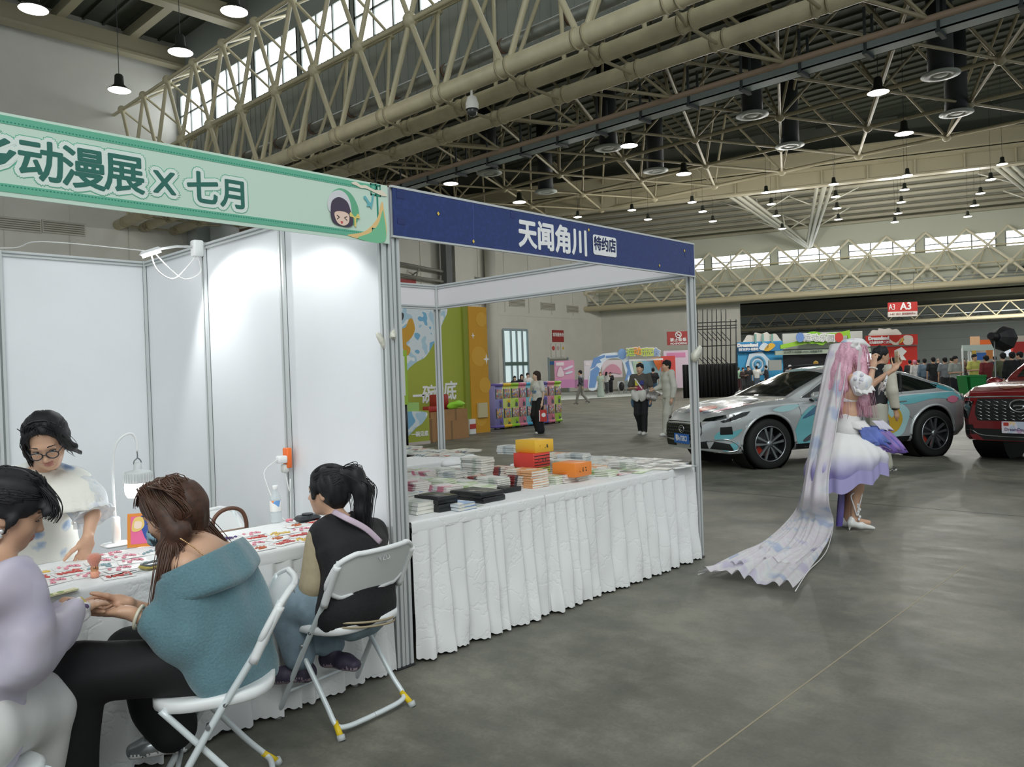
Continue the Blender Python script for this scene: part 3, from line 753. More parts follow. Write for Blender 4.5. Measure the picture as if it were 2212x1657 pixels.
for k, l in enumerate(('white booth wall panel nearest the front post, brightly lit', 'white booth wall panel between the socket post and the spotlight post', 'white booth wall panel next to the back corner')):
    panel((0, BD/3*k+g, 0), (0, BD/3*(k+1)-g, 0), .02, BH, l)
for k, l in enumerate(('white back wall panel behind the standing woman', 'white back wall panel cut off by the left edge', 'white back wall panel beyond the left edge')):
    panel((-1.01*(k+1)+g, BD, 0), (-1.01*k-g, BD, 0), .02, BH, l)
FRZ = mat('#E6E3E6', .45)
panel((BW, g, 0), (BW, BD-g, 0), 2.24, BH, 'white header board along the right side of the blue booth', .01, 'header_board', FRZ, group='white booth header boards')
panel((g, BD, 0), (BW-g, BD, 0), 2.24, BH, 'white header board along the back of the blue booth', .01, 'header_board', FRZ, group='white booth header boards')
# ---- blue sign
ys_ = -.035
SB = empty('sign_board', (1.53, ys_, 2.2), 0, 'long dark blue booth sign with white Chinese lettering and a white tag', 'sign')
def blue_mat():
    m = spots('#22356f', ['#233772', '#253a78'], 60, .55, .35, name='blue_print'); return m
q = MB(); q.box2((.012, ys_-.004, 2.252), (3.03, ys_+.004, 2.502)); part(q, 'board', blue_mat(), SB)
q = MB(); q.box2((.0, ys_-.006, 2.5), (3.04, ys_+.012, 2.512)); q.box2((.0, ys_-.006, 2.242), (3.04, ys_+.012, 2.252)); part(q, 'edge_rail', ALU, SB)
WHT = mat('#F2F2F2', .5); NAVY = mat('#1d2a58', .5)
def onfront(x, z, y=ys_-.006): return wallframe((x, y, z), (1, 0, 0))
p1 = aty(1197, 519, ys_); text('天闻角川', .185, onfront(p1.x, p1.z), WHT, SB, 'lettering', .006, .0008, sx=.93)
p2 = aty(1305, 532, ys_); q = MB(); M4 = onfront(p2.x, p2.z); 
def rrect(w, h, r, n=4):
    out = []
    for sx, sy, a0 in ((1, 1, 0), (-1, 1, 90), (-1, -1, 180), (1, -1, 270)):
        for i in range(n+1): a = radians(a0+90*i/n); out.append((sx*(w/2-r)+cos(a)*r, sy*(h/2-r)+sin(a)*r))
    return out
q.prism(rrect(.265, .135, .016), 0, .002, M4); part(q, 'tag_plate', WHT, SB)
text('特约店', .098, onfront(p2.x, p2.z+.003, ys_-.0095), NAVY, SB, 'lettering', .0025, .0006, sx=.86)
YD = mat('#E9C75A', .5)
for (x, y) in ((945, 462), (1021, 522), (1270, 497), (1423, 574), (1477, 542)):
    pp = aty(x, y, ys_); q = MB(); q.prism([(.009, 0), (0, .011), (-.009, 0), (0, -.011)], 0, .002, onfront(pp.x, pp.z)); part(q, 'star_mark', YD, SB)
q = MB(); q.box2((aty(1022, 500, ys_).x-.001, ys_-.0055, 2.253), (aty(1022, 500, ys_).x+.001, ys_-.004, 2.5)); part(q, 'seam', mat('#5a6aa5', .5), SB)
TAPE = mat('#20306a', .2)
for (x, z, w_, h_) in ((.06, 2.475, .05, .05), (.06, 2.33, .05, .03), (.92, 2.48, .035, .055), (2.9, 2.41, .02, .04), (2.97, 2.29, .02, .05)):
    q = MB(); q.box2((x-w_/2, ys_-.0058, z-h_/2), (x+w_/2, ys_-.004, z+h_/2)); part(q, 'tape_patch', TAPE, SB)
# ---- green sign
SG = empty('sign_board', (-1.5, ys_, 2.2), 0, 'long pale green booth sign with big dark green Chinese lettering', 'sign')
MINT = mat('#CFE6D6', .4); MINT2 = mat('#BFE0CD', .4); TEAL = mat('#69B89A', .45); TEALD = mat('#2f8f78', .45); DGREEN = mat('#2f6f63', .5)
q = MB(); q.box2((-3.0, ys_-.004, 2.204), (-.022, ys_+.004, 2.504)); part(q, 'board', MINT, SG)
for z0, z1 in ((2.464, 2.494), (2.22, 2.25)):
    q = MB(); q.box2((-3.0, ys_-.0055, z0), (-.09, ys_-.004, z1)); part(q, 'border_band', TEAL, SG)
    q = MB(); zz = z0+.008 if z0 > 2.3 else z1-.008
    for x in np.arange(-2.99, -.12, .012): q.box2((x, ys_-.0062, zz-.002), (x+.006, ys_-.0055, zz+.002))
    o = part(q, 'stitching', TEALD, SG); o['kind'] = 'stuff'
q = MB(); q.box2((-.095, ys_-.0055, 2.22), (-.085, ys_-.004, 2.494)); part(q, 'border_line', TEALD, SG)
for zc in (2.47, 2.245):
    q = MB()
    for a, b, c, d in ((-.04, -.03, .04, -.022), (-.04, .022, .04, .03), (-.04, -.03, -.032, .03), (.032, -.03, .04, .03), (-.004, -.03, .004, .03), (-.04, -.004, .04, .004)):
        q.box2((-.1+a*.8, ys_-.0068, zc+b), (-.1+c*.8, ys_-.0052, zc+d))
    part(q, 'corner_fret', TEALD, SG)
def blob(pts, sub=6): return [(p.x, p.y) for p in spline([V((a, b, 0)) for a, b in pts], sub, True)]
def art(root, x, z, pts, m, name, dz=.0, smooth=True, y=ys_, th=.0012, M=None):
    q = MB(); q.prism(blob(pts) if smooth else pts, dz, dz+th, M if M else onfront(x, z, y-.005)); return part(q, name, m, root)
art(SG, -.02, 2.2, [(-.26, .02), (-.16, .05), (-.08, .12), (-.05, .2), (-.035, .2), (-.035, .02)], mat('#EFC98A', .5), 'wave_band', .0004)
art(SG, -.02, 2.2, [(-.2, .012), (-.12, .05), (-.07, .1), (-.045, .16), (-.035, .16), (-.035, .012)], mat('#7CC79B', .5), 'wave_band', .001)
art(SG, -.13, 2.462, [(-.12, .02), (-.09, .03), (-.06, .018), (-.03, .022), (.02, .008), (.07, .01), (.1, -.012), (.07, -.016), (.03, -.008), (-.03, .006), (-.06, .004), (-.09, .012)], mat('#EFE3CF', .5), 'cloud_swirl', .002)
art(SG, -.135, 2.40, [(0, 0), (-.03, .03), (-.042, .02), (-.02, -.005), (-.025, -.022), (-.005, -.02), (.004, -.03), (.02, .03), (.012, .04)], mat('#6fb9c0', .5), 'butterfly', .002)
# lettering: white outline plate + dark strokes, as printed
OUT = mat('#E4EFE8', .5)
def big(ch, px, py, size, sx=1.0, bold=.0035):
    pp = aty(px, py, ys_); M4 = onfront(pp.x, pp.z)
    text(ch, size, onfront(pp.x, pp.z, ys_-.0050), TEAL, SG, 'letter_rim', .023, .0002, sx=sx)
    text(ch, size, onfront(pp.x, pp.z, ys_-.0056), OUT, SG, 'letter_outline', .0195, .0002, sx=sx)
    text(ch, size, onfront(pp.x, pp.z, ys_-.0064), DGREEN, SG, 'lettering', bold, .0002, sx=sx)
big('乡', -22, 335, .165, 1.2)
for ch, px, py, s_ in (('动', 88, 355, .16), ('漫', 180, 371, .165), ('展', 268, 381, .16), ('X', 354, 398, .125), ('七', 437, 412, .145), ('月', 505, 424, .135)): big(ch, px, py, s_, 1.0)
# plain round-faced girl badge (generic drawing) in a green bonnet
bx_, bz_ = aty(738, 452, ys_).x, aty(738, 452, ys_).z
SKN = mat('#F2D3C2', .6)
art(SG, bx_, bz_, [(-.075, .02), (-.06, .07), (-.01, .1), (.05, .085), (.09, .03), (.095, -.03), (.06, -.07), (0, -.05), (-.06, -.03)], mat('#69B58E', .5), 'bonnet', .001)
art(SG, bx_, bz_, [(-.085, .01), (-.065, .065), (-.015, .09), (.03, .07), (.05, .02), (.04, -.03), (-.06, -.03)], mat('#DCDCE0', .5), 'bonnet_frill', .0024)
art(SG, bx_, bz_, [(-.07, -.02), (-.06, .03), (-.02, .055), (.025, .04), (.045, 0), (.06, -.06), (.03, -.085), (-.04, -.08), (-.065, -.06)], mat('#4a3f52', .5), 'drawn_hair', .0038)
art(SG, bx_, bz_, [(-.05, -.03), (-.03, -.015), (.015, -.015), (.035, -.03), (.03, -.065), (0, -.082), (-.035, -.07)], SKN, 'drawn_face', .0052)
for s in (-1, 1):
    q = MB(); c = bx_-.008+s*.022
    for e in (-1, 1):
        q.prism([(0, 0), (-s*.0, .004), (s*.016, e*.010+.002), (s*.016, e*.010-.002)] if e*s > 0 else [(0, 0), (s*.016, e*.010-.002), (s*.016, e*.010+.002), (0, .004)], .0066, .0074, onfront(c-s*.008, bz_-.045, ys_-.005))
    part(q, 'drawn_eye', DARK, SG)
art(SG, bx_-.01, bz_-.066, [(-.006, .003), (.006, .003), (.003, -.006), (-.003, -.006)], mat('#d9534f', .5), 'drawn_mouth', .0066)
art(SG, bx_+.07, bz_-.03, [(0, 0), (-.025, .02), (-.03, 0), (-.006, -.008), (-.004, -.045), (.006, -.045), (.008, -.008), (.03, -.004), (.02, .018)], mat('#E8D27C', .5), 'drawn_bow', .004)
# ---- tape lumps on posts
for (x, y, z, s, l) in ((BW-.01, -.03, 1.62, .05, 'clump of clear tape around the free-standing right post'), (-.03, -.01, 1.72, .03, 'twist of clear tape on the front post between the signs')):
    f = Soft(.012); f.ell((x, y, z), (s, s*.8, s*1.1), k=.02, mi=0).ell((x+.03, y-.01, z+.03), (s*.6, s*.5, s*.5), k=.02); f.ripple(.02, 60, seed=3)
    tag(f.mesh('tape_clump', mat('#D8D6C8', .25, bump=.4, nscale=30)), l, 'tape')
# ---- clip-on spotlight of the white booth
hp = aty(325, 543, 2.02); jp = V((-.06, 2.04, 2.47))
r = empty('arm_spotlight', (-.03, 2.04, 2.35), 0, 'white clip-on arm spotlight shining at the booth wall', 'lamp')
q = MB(); q.rbox((-.06, 2.04, 2.46), (.07, .07, .11), .012); part(q, 'driver_box', WHITEP, r)
q = MB(); q.tube([(-.06, 2.04, 2.47), (-.2, 2.04, 2.462), (hp.x+.05, 2.03, hp.z+.02)], .009, 8); part(q, 'arm', ALU, r)
hd = (V((.15, 1.2, .8))-hp).normalized(); R3 = frame(hp, (-.93, .1, -.38), (-.3, 0, .95))
q = MB(); q.rbox((0, 0, 0), (.15, .075, .03), .03, 0, R3.to_3x3()); o = part(q, 'head', WHITEP, r); 
for v in o.data.vertices: v.co += hp
q = MB(); q.rbox((0, 0, -.017), (.12, .06, .004), .02, 0); o = q.build('lens', mat('#FFFFFF', .3, emit=25)); o.matrix_world = R3; keep_m = o.matrix_world.copy(); o.parent = r; o.matrix_parent_inverse = Matrix.Translation(-r.location)
lamp('spot_glow', 'SPOT', hp+V((.03, 0, -.03)), 26, (.97, 1, 1), r, spot_size=radians(128), spot_blend=.35, shadow_soft_size=.05, aim=(-.1, .9, .75))
q = MB(); q.tube([hp+V((0, 0, 0)), hp+V((.04, 0, -.12)), hp+V((.15, .01, -.17)), hp+V((.25, .01, -.08)), (-.06, 2.04, 2.42)], .004, 5, sub=6); q.tube([(-.07, 2.03, 2.42), (-.05, 2.02, 2.3), (-.16, 2.02, 2.24), (-.25, 2.03, 2.3), hp+V((.02, 0, 0))], .0035, 5, sub=6)
q.tube([hp, (hp.x-.5, 2.5, 2.49), (-1.0, 3.04, 2.51), (-2, 3.04, 2.5)], .004, 5, sub=6); part(q, 'cable', mat('#E2E2DF', .5), r)
# second spotlight hidden behind the green sign, as the pool of light on the panel shows
r = empty('arm_spotlight', (-.03, .32, 2.4), 0, 'arm spotlight hidden behind the green sign', 'lamp')
q = MB(); q.rbox((-.05, .32, 2.46), (.07, .07, .1), .012); part(q, 'driver_box', WHITEP, r)
q = MB(); q.tube([(-.06, .32, 2.47), (-.3, .33, 2.47), (-.45, .36, 2.44)], .009, 8); part(q, 'arm', ALU, r)
q = MB(); q.rbox((-.5, .37, 2.425), (.15, .075, .03), .03); part(q, 'head', WHITEP, r)
lamp('spot_glow', 'SPOT', (-.48, .38, 2.40), 14, (.97, 1, 1), r, spot_size=radians(118), spot_blend=.25, shadow_soft_size=.05, aim=(-.05, .75, 1.1))
# orange socket, chargers, cables on the wall post
sp = V((-.05, BD/3-.01, 0)); pz = aty(627, 987, BD/3).z
r = empty('power_socket', (-.04, BD/3, pz), 0, 'orange power socket with white charger on the booth wall post', 'socket')
q = MB(); q.rbox((-.05, BD/3-.04, pz), (.035, .055, .12), .008); part(q, 'socket_box', mat('#F2722B', .4), r)
q = MB(); q.rbox((-.095, BD/3-.05, pz-.005), (.06, .045, .045), .01); part(q, 'charger', WHITEP, r)
q = MB(); q.rbox((-.07, BD/3-.04, pz-.06), (.04, .04, .05), .01); part(q, 'plug', mat('#D9D9D4', .5), r)
q = MB(); q.tube([(-.125, BD/3-.05, pz-.005), (-.2, BD/3-.05, pz-.05), (-.235, BD/3-.1, .95), (-.24, BD/3-.25, .77), (-.3, .55, .752), (-.2, .45, .752)], .0025, 5, sub=6)
q.tube([(-.07, BD/3-.04, pz-.08), (-.05, BD/3-.05, pz-.2), (-.035, BD/3-.04, .9), (-.05, BD/3-.03, .3)], .004, 5, sub=6); part(q, 'cable', mat('#ECECEA', .5), r)
# ================================================================== tables and cloths
CLOTH = mat('#E6E7E6', .75, bump=.35, nscale=14, sheen=.2); 
def cloth_mat(seed):
    m = bpy.data.materials.new('white_cloth'); m.use_nodes = True; nt = m.node_tree; b = nt.nodes['Principled BSDF']
    b.inputs['Base Color'].default_value = srgb('#E9EAE9')+(1,); b.inputs['Roughness'].default_value = .8; b.inputs['Specular IOR Level'].default_value = .2
    tc = nt.nodes.new('ShaderNodeTexCoord'); mp = nt.nodes.new('ShaderNodeMapping'); mp.inputs['Location'].default_value = (seed, 0, 0); mp.inputs['Rotation'].default_value = (.5, .6, .3)
    nt.links.new(tc.outputs['Object'], mp.inputs[0])
    n = nt.nodes.new('ShaderNodeTexVoronoi'); n.feature = 'DISTANCE_TO_EDGE'; n.inputs['Scale'].default_value = 5.5
    n2 = nt.nodes.new('ShaderNodeTexNoise'); n2.inputs['Scale'].default_value = 9; n2.inputs['Detail'].default_value = 4
    mixv = nt.nodes.new('ShaderNodeMixRGB'); mixv.inputs[0].default_value = .25
    nt.links.new(mp.outputs[0], mixv.inputs[1]); nt.links.new(n2.outputs['Color'], mixv.inputs[2]); nt.links.new(mp.outputs[0], n2.inputs['Vector']); nt.links.new(mixv.outputs[0], n.inputs['Vector'])
    ma = nt.nodes.new('ShaderNodeMath'); ma.operation = 'MINIMUM'; ma.inputs[1].default_value = .06; nt.links.new(n.outputs['Distance'], ma.inputs[0])
    ad = nt.nodes.new('ShaderNodeMath'); ad.operation = 'MULTIPLY_ADD'; ad.inputs[1].default_value = .06; nt.links.new(n2.outputs['Fac'], ad.inputs[0]); nt.links.new(ma.outputs[0], ad.inputs[2])
    bp = nt.nodes.new('ShaderNodeBump'); bp.inputs['Strength'].default_value = .3; bp.inputs['Distance'].default_value = .07
    nt.links.new(ad.outputs[0], bp.inputs['Height']); nt.links.new(bp.outputs[0], b.inputs['Normal'])
    return m
TH = .745
def folding_table(x0, x1, y0, y1, label, group='folding tables under the cloths'):
    r = empty('folding_table', ((x0+x1)/2, (y0+y1)/2, 0), 0, label, 'table', group)
    q = MB(); q.rbox(((x0+x1)/2, (y0+y1)/2, TH-.025), (x1-x0-.03, y1-y0-.03, .035), .02); part(q, 'tabletop', WHITEP, r)
    for sx in (x0+.12, x1-.12):
        for sy in (y0+.08, y1-.08):
            q = MB(); q.cyl((sx, sy, 0), (sx, sy, TH-.04), .014, n=8); part(q, 'leg', mat('#5e6a66', .5), r)
    return r
def cloth(x0, x1, y0, y1, label, sides='fblr', seed=0, drop=.70, pleat=.125, group='white pleated tablecloths'):
    """top sheet, flat lip band and gathered skirt with scalloped hem; skirt only on the given sides"""
    rs = random.Random(seed); r = empty('tablecloth', ((x0+x1)/2, (y0+y1)/2, 0), 0, label, 'tablecloth', group); CM = cloth_mat(seed)
    q = MB(); nx, ny = 40, 16; rows = []
    for i in range(ny+1):
        row = []
        for j in range(nx+1):
            x = x0-.004+(x1-x0+.008)*j/nx; y = y0-.004+(y1-y0+.008)*i/ny
            e = 1 if 0 < i < ny and 0 < j < nx else 0
            row.append((x, y, TH+e*(.0014*sin(x*31+seed)*sin(y*23+seed*2)+.0014)))
        rows.append(row)
    q.grid(rows); part(q, 'top_sheet', CM, r)
    per = []
    segs = {'f': ((x0, y0), (x1, y0), (0, -1)), 'r': ((x1, y0), (x1, y1), (1, 0)), 'b': ((x1, y1), (x0, y1), (0, 1)), 'l': ((x0, y1), (x0, y0), (-1, 0))}
    for sd in sides:
        a, b, nrm = segs[sd]; L = sqrt((b[0]-a[0])**2+(b[1]-a[1])**2); n = int(L/.0075)
        # lip band
        lip = MB(); rows = []
        for k in range(7):
            row = []
            for i in range(0, n+1, 4):
                t = i/n; o = (.0045, .009, .011, .012, .013, .014, .013)[k]+.002*sin(t*L*13+seed)
                row.append((a[0]+(b[0]-a[0])*t+nrm[0]*o, a[1]+(b[1]-a[1])*t+nrm[1]*o, TH+(.001, -.003, -.012, -.025, -.04, -.052, -.06)[k]-.004*sin(t*L*5+seed)*(k/6)))
            rows.append(row)
        lip.grid(rows); part(lip, 'lip_band', CM, r)
        # pleat phase warped so that no two pleats are alike
        ph = []; cur = 0; nxt = pleat*(.7+.6*rs.random()); pos = []; s = 0
        while s < L+.3: pos.append(s); s += pleat*(.62+.8*rs.random())
        dep = [.6+.8*rs.random() for _ in pos]; swing = [rs.uniform(-1, 1) for _ in pos]
        rows = []; zs = [0, .03, .08, .15, .23, .31, .39, .47, .55, .60, .64, 1.0]
        for kz, dz in enumerate(zs):
            row = []
            last = dz == 1.0
            f = (min(dz, drop-.06)/(drop-.06))
            for i in range(n+1):
                u = L*i/n
                k = max(j for j in range(len(pos)) if pos[j] <= u+1e-9); sp_ = (u-pos[k])/((pos[k+1] if k+1 < len(pos) else pos[k]+pleat)-pos[k])
                # soft knife pleat: slow rise, quick return
                w_ = (.5-.5*cos(pi*min(sp_/.78, 1))) if sp_ < .78 else (.5+.5*cos(pi*(sp_-.78)/.22))
                amp = (.007+.036*f**.8)*dep[k]
                dq = min(dz, drop-.05); o = .010+amp*w_+.012*f+.008*sin(u*9+seed+f*3.2)*f+.005*sin(u*31+dq*13+seed)*f+.004*sin(u*17-dq*21+seed*2)*f
                sh = swing[k]*.02*f*w_
                z = TH-.055-(min(dz, drop-.06))
                if last: z = TH-.055-(drop-.035)-.010*abs(sin(pi*u/.034))-.006*w_
                row.append((a[0]+(b[0]-a[0])*(u+sh)/L+nrm[0]*o, a[1]+(b[1]-a[1])*(u+sh)/L+nrm[1]*o, z))
            rows.append(row)
        sk = MB(); sk.grid(rows); part(sk, 'skirt', CM, r)
    return r
folding_table(-1.68, -.06, .0, .62, 'folding table under the hair clip display cloth')
cloth(-1.68, -.075, .0, .62, 'white cloth on the hair clip table beside the seated women', 'fblr', 1)
folding_table(-3.0, -1.70, .0, .62, 'folding table beyond the left edge'); cloth(-3.0, -1.66, .003, .62, 'white cloth of the table beyond the left edge', 'fr', 2)
folding_table(.09, 1.17, .0, .6, 'folding table under the left front book cloth'); cloth(.08, 1.18, 0, .62, 'white pleated cloth on the front book table nearest the post', 'fblr', 3)
folding_table(1.19, 2.36, .0, .6, 'folding table under the middle book cloth'); cloth(1.16, 2.375, -.004, .62, 'white pleated cloth on the middle front book table', 'fblr', 4)
folding_table(2.38, 2.98, .03, 1.4, 'folding table under the right end cloth'); cloth(2.365, 2.99, -.002, 1.42, 'white wrinkled cloth on the end table by the right post', 'fblr', 5)
folding_table(.09, 1.6, .66, 1.22, 'folding table behind the front book tables'); cloth(.08, 1.6, .66, 1.24, 'white cloth on the second row book table', 'fblr', 6)
folding_table(.8, 2.75, 2.2, 2.8, 'folding table at the back of the blue booth'); cloth(.8, 2.75, 2.2, 2.8, 'white cloth on the back book table by the slim post', 'fblr', 7)
# ================================================================== folding chairs
WPL = mat('#E8EAEA', .38); WTB = mat('#D9E0E2', .35, metal=.1); YEL = mat('#E3C21E', .5); RUB = mat('#B9BDBD', .6)
def chair_proto(label, loc, rz):
    r = empty('folding_chair', (0, 0, 0), 0)
    for s in (-1, 1):
        # side tube: front foot -> up behind the seat -> backrest
        q = MB(); q.tube([(s*.222, .205, .02), (s*.215, .02, .33), (s*.21, -.17, .62), (s*.205, -.235, .75)], .0125, 10, sub=4); st_ = q.build('side_tube', WTB, r)
        q = MB(); q.cyl((s*.223, .208, 0), (s*.222, .2, .045), .018, .016, 10); q.build('foot_cap', RUB, st_)
        q = MB(); q.tube([(s*.185, .16, .425), (s*.19, .0, .24), (s*.192, -.1, .12), (s*.195, -.165, .05), (s*.155, -.185, .034), (s*.06, -.188, .03), (0, -.188, .03)], .0115, 10, sub=5); rl_ = q.build('rear_leg', WTB, r)
        q = MB(); q.cyl((s*.192, -.155, .06), (s*.205, -.205, .012), .012, .014, 10); q.build('foot_stub', YEL, rl_)
        q = MB(); q.cyl((s*.205, -.203, .022), (s*.207, -.212, 0), .017, .018, 10); q.build('foot_cap', RUB, rl_)
        q = MB(); q.cyl((s*.20, .012, .36), (s*.233, .012, .36), .008, n=8); q.cyl((s*.18, -.03, .43), (s*.225, -.045, .425), .008, n=8); q.build('rivet', mat('#8b8f90', .4, metal=.7), st_)
    q = MB(); q.tube([(-.219, .135, .135), (.219, .135, .135)], .009, 8); q.build('cross_bar', WTB, r)
    # seat: rounded D with turned-down rim and a dip
    q = MB(); rows = []
    prof = [(0, .0, .444), (.45, 0, .444), (.8, 0, .447), (.95, 0, .452), (1.0, 0, .446), (1.0, 0, .418), (.96, 0, .412)]
    n = 40
    for sc_, _, z in prof:
        row = []
        for i in range(n):
            a = 2*pi*i/n; ca, sa = cos(a), sin(a); p_ = 3.2
            rr = (abs(ca/.215)**p_+abs(sa/.205)**p_)**(-1/p_); wf = 1 - .10*max(0, sa)*0
            dz = .012*max(0, -sa)*sc_**2-.008*max(0, sa)*sc_**4
            row.append((ca*rr*sc_*1.0, sa*rr*sc_-.005, z+dz))
        rows.append(row)
    q.grid(rows, closed=True); q.build('seat', WPL, r)
    # backrest: curved panel with rolled rim
    def bp(u, v, off):   # u -1..1 across, v 0..1 up
        base = V((0, -.165, .585)).lerp(V((0, -.27, .775)), v); bend = -.045*(1-u*u)
        return V((u*.222, base.y+bend+.045*.5+off*.85, base.z+off*.5))
    q = MB(); rows = []
    nu, nv = 22, 10
    def lim(v): return 1-.32*max(0, (v-.6)/.4)**3-.2*max(0, (.25-v)/.25)**3
    for off in (0, 1):
        rows = []
        for j in range(nv+1):
            v = j/nv; rows.append([bp(u*lim(v), v, -.006 if off else .006) for u in np.linspace(-1, 1, nu+1)])
        q.grid(rows)
    q.build('backrest', WPL, r)
    q = MB(); pts = [bp(u*lim(v), v, 0) for u, v in [(-1, .25), (-1, .6), (-1, .85), (-.98, 1)]]+[bp(u*lim(1), 1, 0) for u in np.linspace(-.8, .8, 7)]+[bp(u*lim(v), v, 0) for u, v in [(.98, 1), (1, .85), (1, .6), (1, .25)]]+[bp(u*lim(0), 0, 0) for u in np.linspace(.9, -.9, 9)]
    q.tube(pts, .0125, 8, sub=3, closed=True); q.build('backrest_rim', WPL, r)
    for s in (-1, 1):
        q = MB(); q.tube([bp(s*.97, .0, -.004)+V((0, .012, -.03)), bp(s*.97, .4, -.004), bp(s*.96, .8, -.004)], .017, 10, sub=4); q.build('sleeve', WPL, r)
    r.location = loc; r.rotation_euler = (0, 0, rz)
    return tag(r, label, 'chair', 'white folding chairs')
CH2 = chair_proto('white folding chair under the ponytail girl', (-.515, -.235, 0), radians(5))
t_ = text('YZD', .034, Matrix.Translation((0, -.285, .735)) @ Matrix.Rotation(0, 4, 'Z') @ Matrix.Rotation(radians(61), 4, 'X'), mat('#BFC3C3', .5), None, 'embossed_mark', 0, .0015); t_.parent = CH2
CH1 = copy_tree(CH2); CH1.location = (-1.265, -.515, 0); CH1.rotation_euler = (0, 0, radians(61)); CH1['label'] = 'white folding chair under the woman in the blue sweater'
CH3 = copy_tree(CH2); CH3.location = (-2.09, -.63, 0); CH3.rotation_euler = (0, 0, radians(-66)); CH3['label'] = 'white folding chair cut off at the left edge'
cp = aty(545, 1100, .98)
CH4 = copy_tree(CH2); CH4.location = (-.37, .93, 0); CH4.rotation_euler = (0, 0, radians(205)); CH4['label'] = 'empty white folding chair behind the hair clip table'
# bag hanging on it
q = MB(); q.tube([(-.62, .80, .735), (-.615, .79, .79), (-.58, .775, .83), (-.52, .765, .84), (-.47, .76, .815), (-.45, .755, .76), (-.45, .755, .70)], .011, 8, sub=5); b0 = empty('handbag', (-.52, .78, .4), 0, 'handbag with a brown arched handle by the empty chair', 'bag'); part(q, 'handle', mat('#5a3b2a', .5), b0)
q = MB(); q.rbox((-.54, .775, .52), (.24, .09, .40), .03); part(q, 'bag_body', mat('#8b6a4d', .6), b0)
q = MB(); q.cyl((-.54, .775, 0), (-.54, .775, .32), .12, n=14)
# ================================================================== books on the blue booth tables
PAGE = mat('#E4E2D8', .7); PAGE2 = mat('#D8D3C2', .7)
def cover(base, cols, seed, sc=14, rough=.28): return spots(base, cols, sc, .55, rough, seed=seed, name='cover_print')
COV = {
 'white': cover('#E2E2DE', ['#C9CFD2', '#D8CFCB', '#BFC8BE'], 1), 'grey': cover('#C5CACB', ['#AEB6BA', '#DADCDA', '#8f999f'], 2),
 'pink': cover('#E5D9DA', ['#D98CA0', '#C9566E', '#E9E4E2'], 3), 'green': cover('#DDE5D2', ['#B9CF9C', '#8FAF76', '#E6E3DA'], 4),
 'orange': cover('#E9E2D6', ['#E3A878', '#D97F4A', '#E8DCD0'], 5), 'blue': cover('#DCE3EA', ['#7FA6D6', '#3E6FB7', '#E6E6E6'], 6),
 'black': mat('#1c1e20', .25, noise=.3, nscale=20), 'print': cover('#D9D6CE', ['#B59C8C', '#8E9BA6', '#C7B8A5', '#E5E2DC'], 7, 22), 'magred': cover('#D8D0C8', ['#B54A3E', '#8C3B3B', '#D9B79A', '#5b5b62'], 8, 18),
}
def book_proto(kind, w, d, t, closed=False):
    """softcover: covers and spine round a page block; boxed sets are closed all round"""
    r = empty('book', (0, 0, 0))
    if not closed:
        q = MB(); q.box((0, 0, t/2), (w-.005, d-.005, t-.002)); q.build('page_block', PAGE if kind != 'magred' else PAGE2, r)
        q = MB(); q.box((0, 0, t-.0007), (w, d, .0014)); q.box((0, 0, .0007), (w, d, .0014)); q.box((-w/2+.0007, 0, t/2), (.0014, d, t)); q.build('cover', COV[kind], r)
    else:
        q = MB(); q.rbox((0, 0, t/2), (w, d, t), .003); q.build('slipcase', COV[kind], r)
    return r
_bp = {}; nbk = 0
def stack(px, py, kind, w, d, t, n, label, rz=0, jit=.006, z=TH+.003, name='book', closed=False, vary=None, group=None):
    global nbk
    c = atz(px, py, z); rs = random.Random(int(px*7+py)); zz = z
    for k in range(n):
        kd = kind if not vary else vary[k % len(vary)]
        key = (kd, w, d, t, closed)
        if key not in _bp: o = _bp[key] = book_proto(*key)
        else: o = copy_tree(_bp[key])
        o.name = name; o.location = (c.x+rs.uniform(-jit, jit), c.y+rs.uniform(-jit, jit), zz); o.rotation_euler = (0, 0, rz+rs.uniform(-.06, .06)*(jit > 0)); zz += t+.0005; nbk += 1
        if n == 1: tag(o, label, 'book', group or 'books laid out on the blue booth tables')
        else: tag(o, ('topmost of ' if k == n-1 else 'lower volume in ')+label, 'book', label)
    return (c, zz)
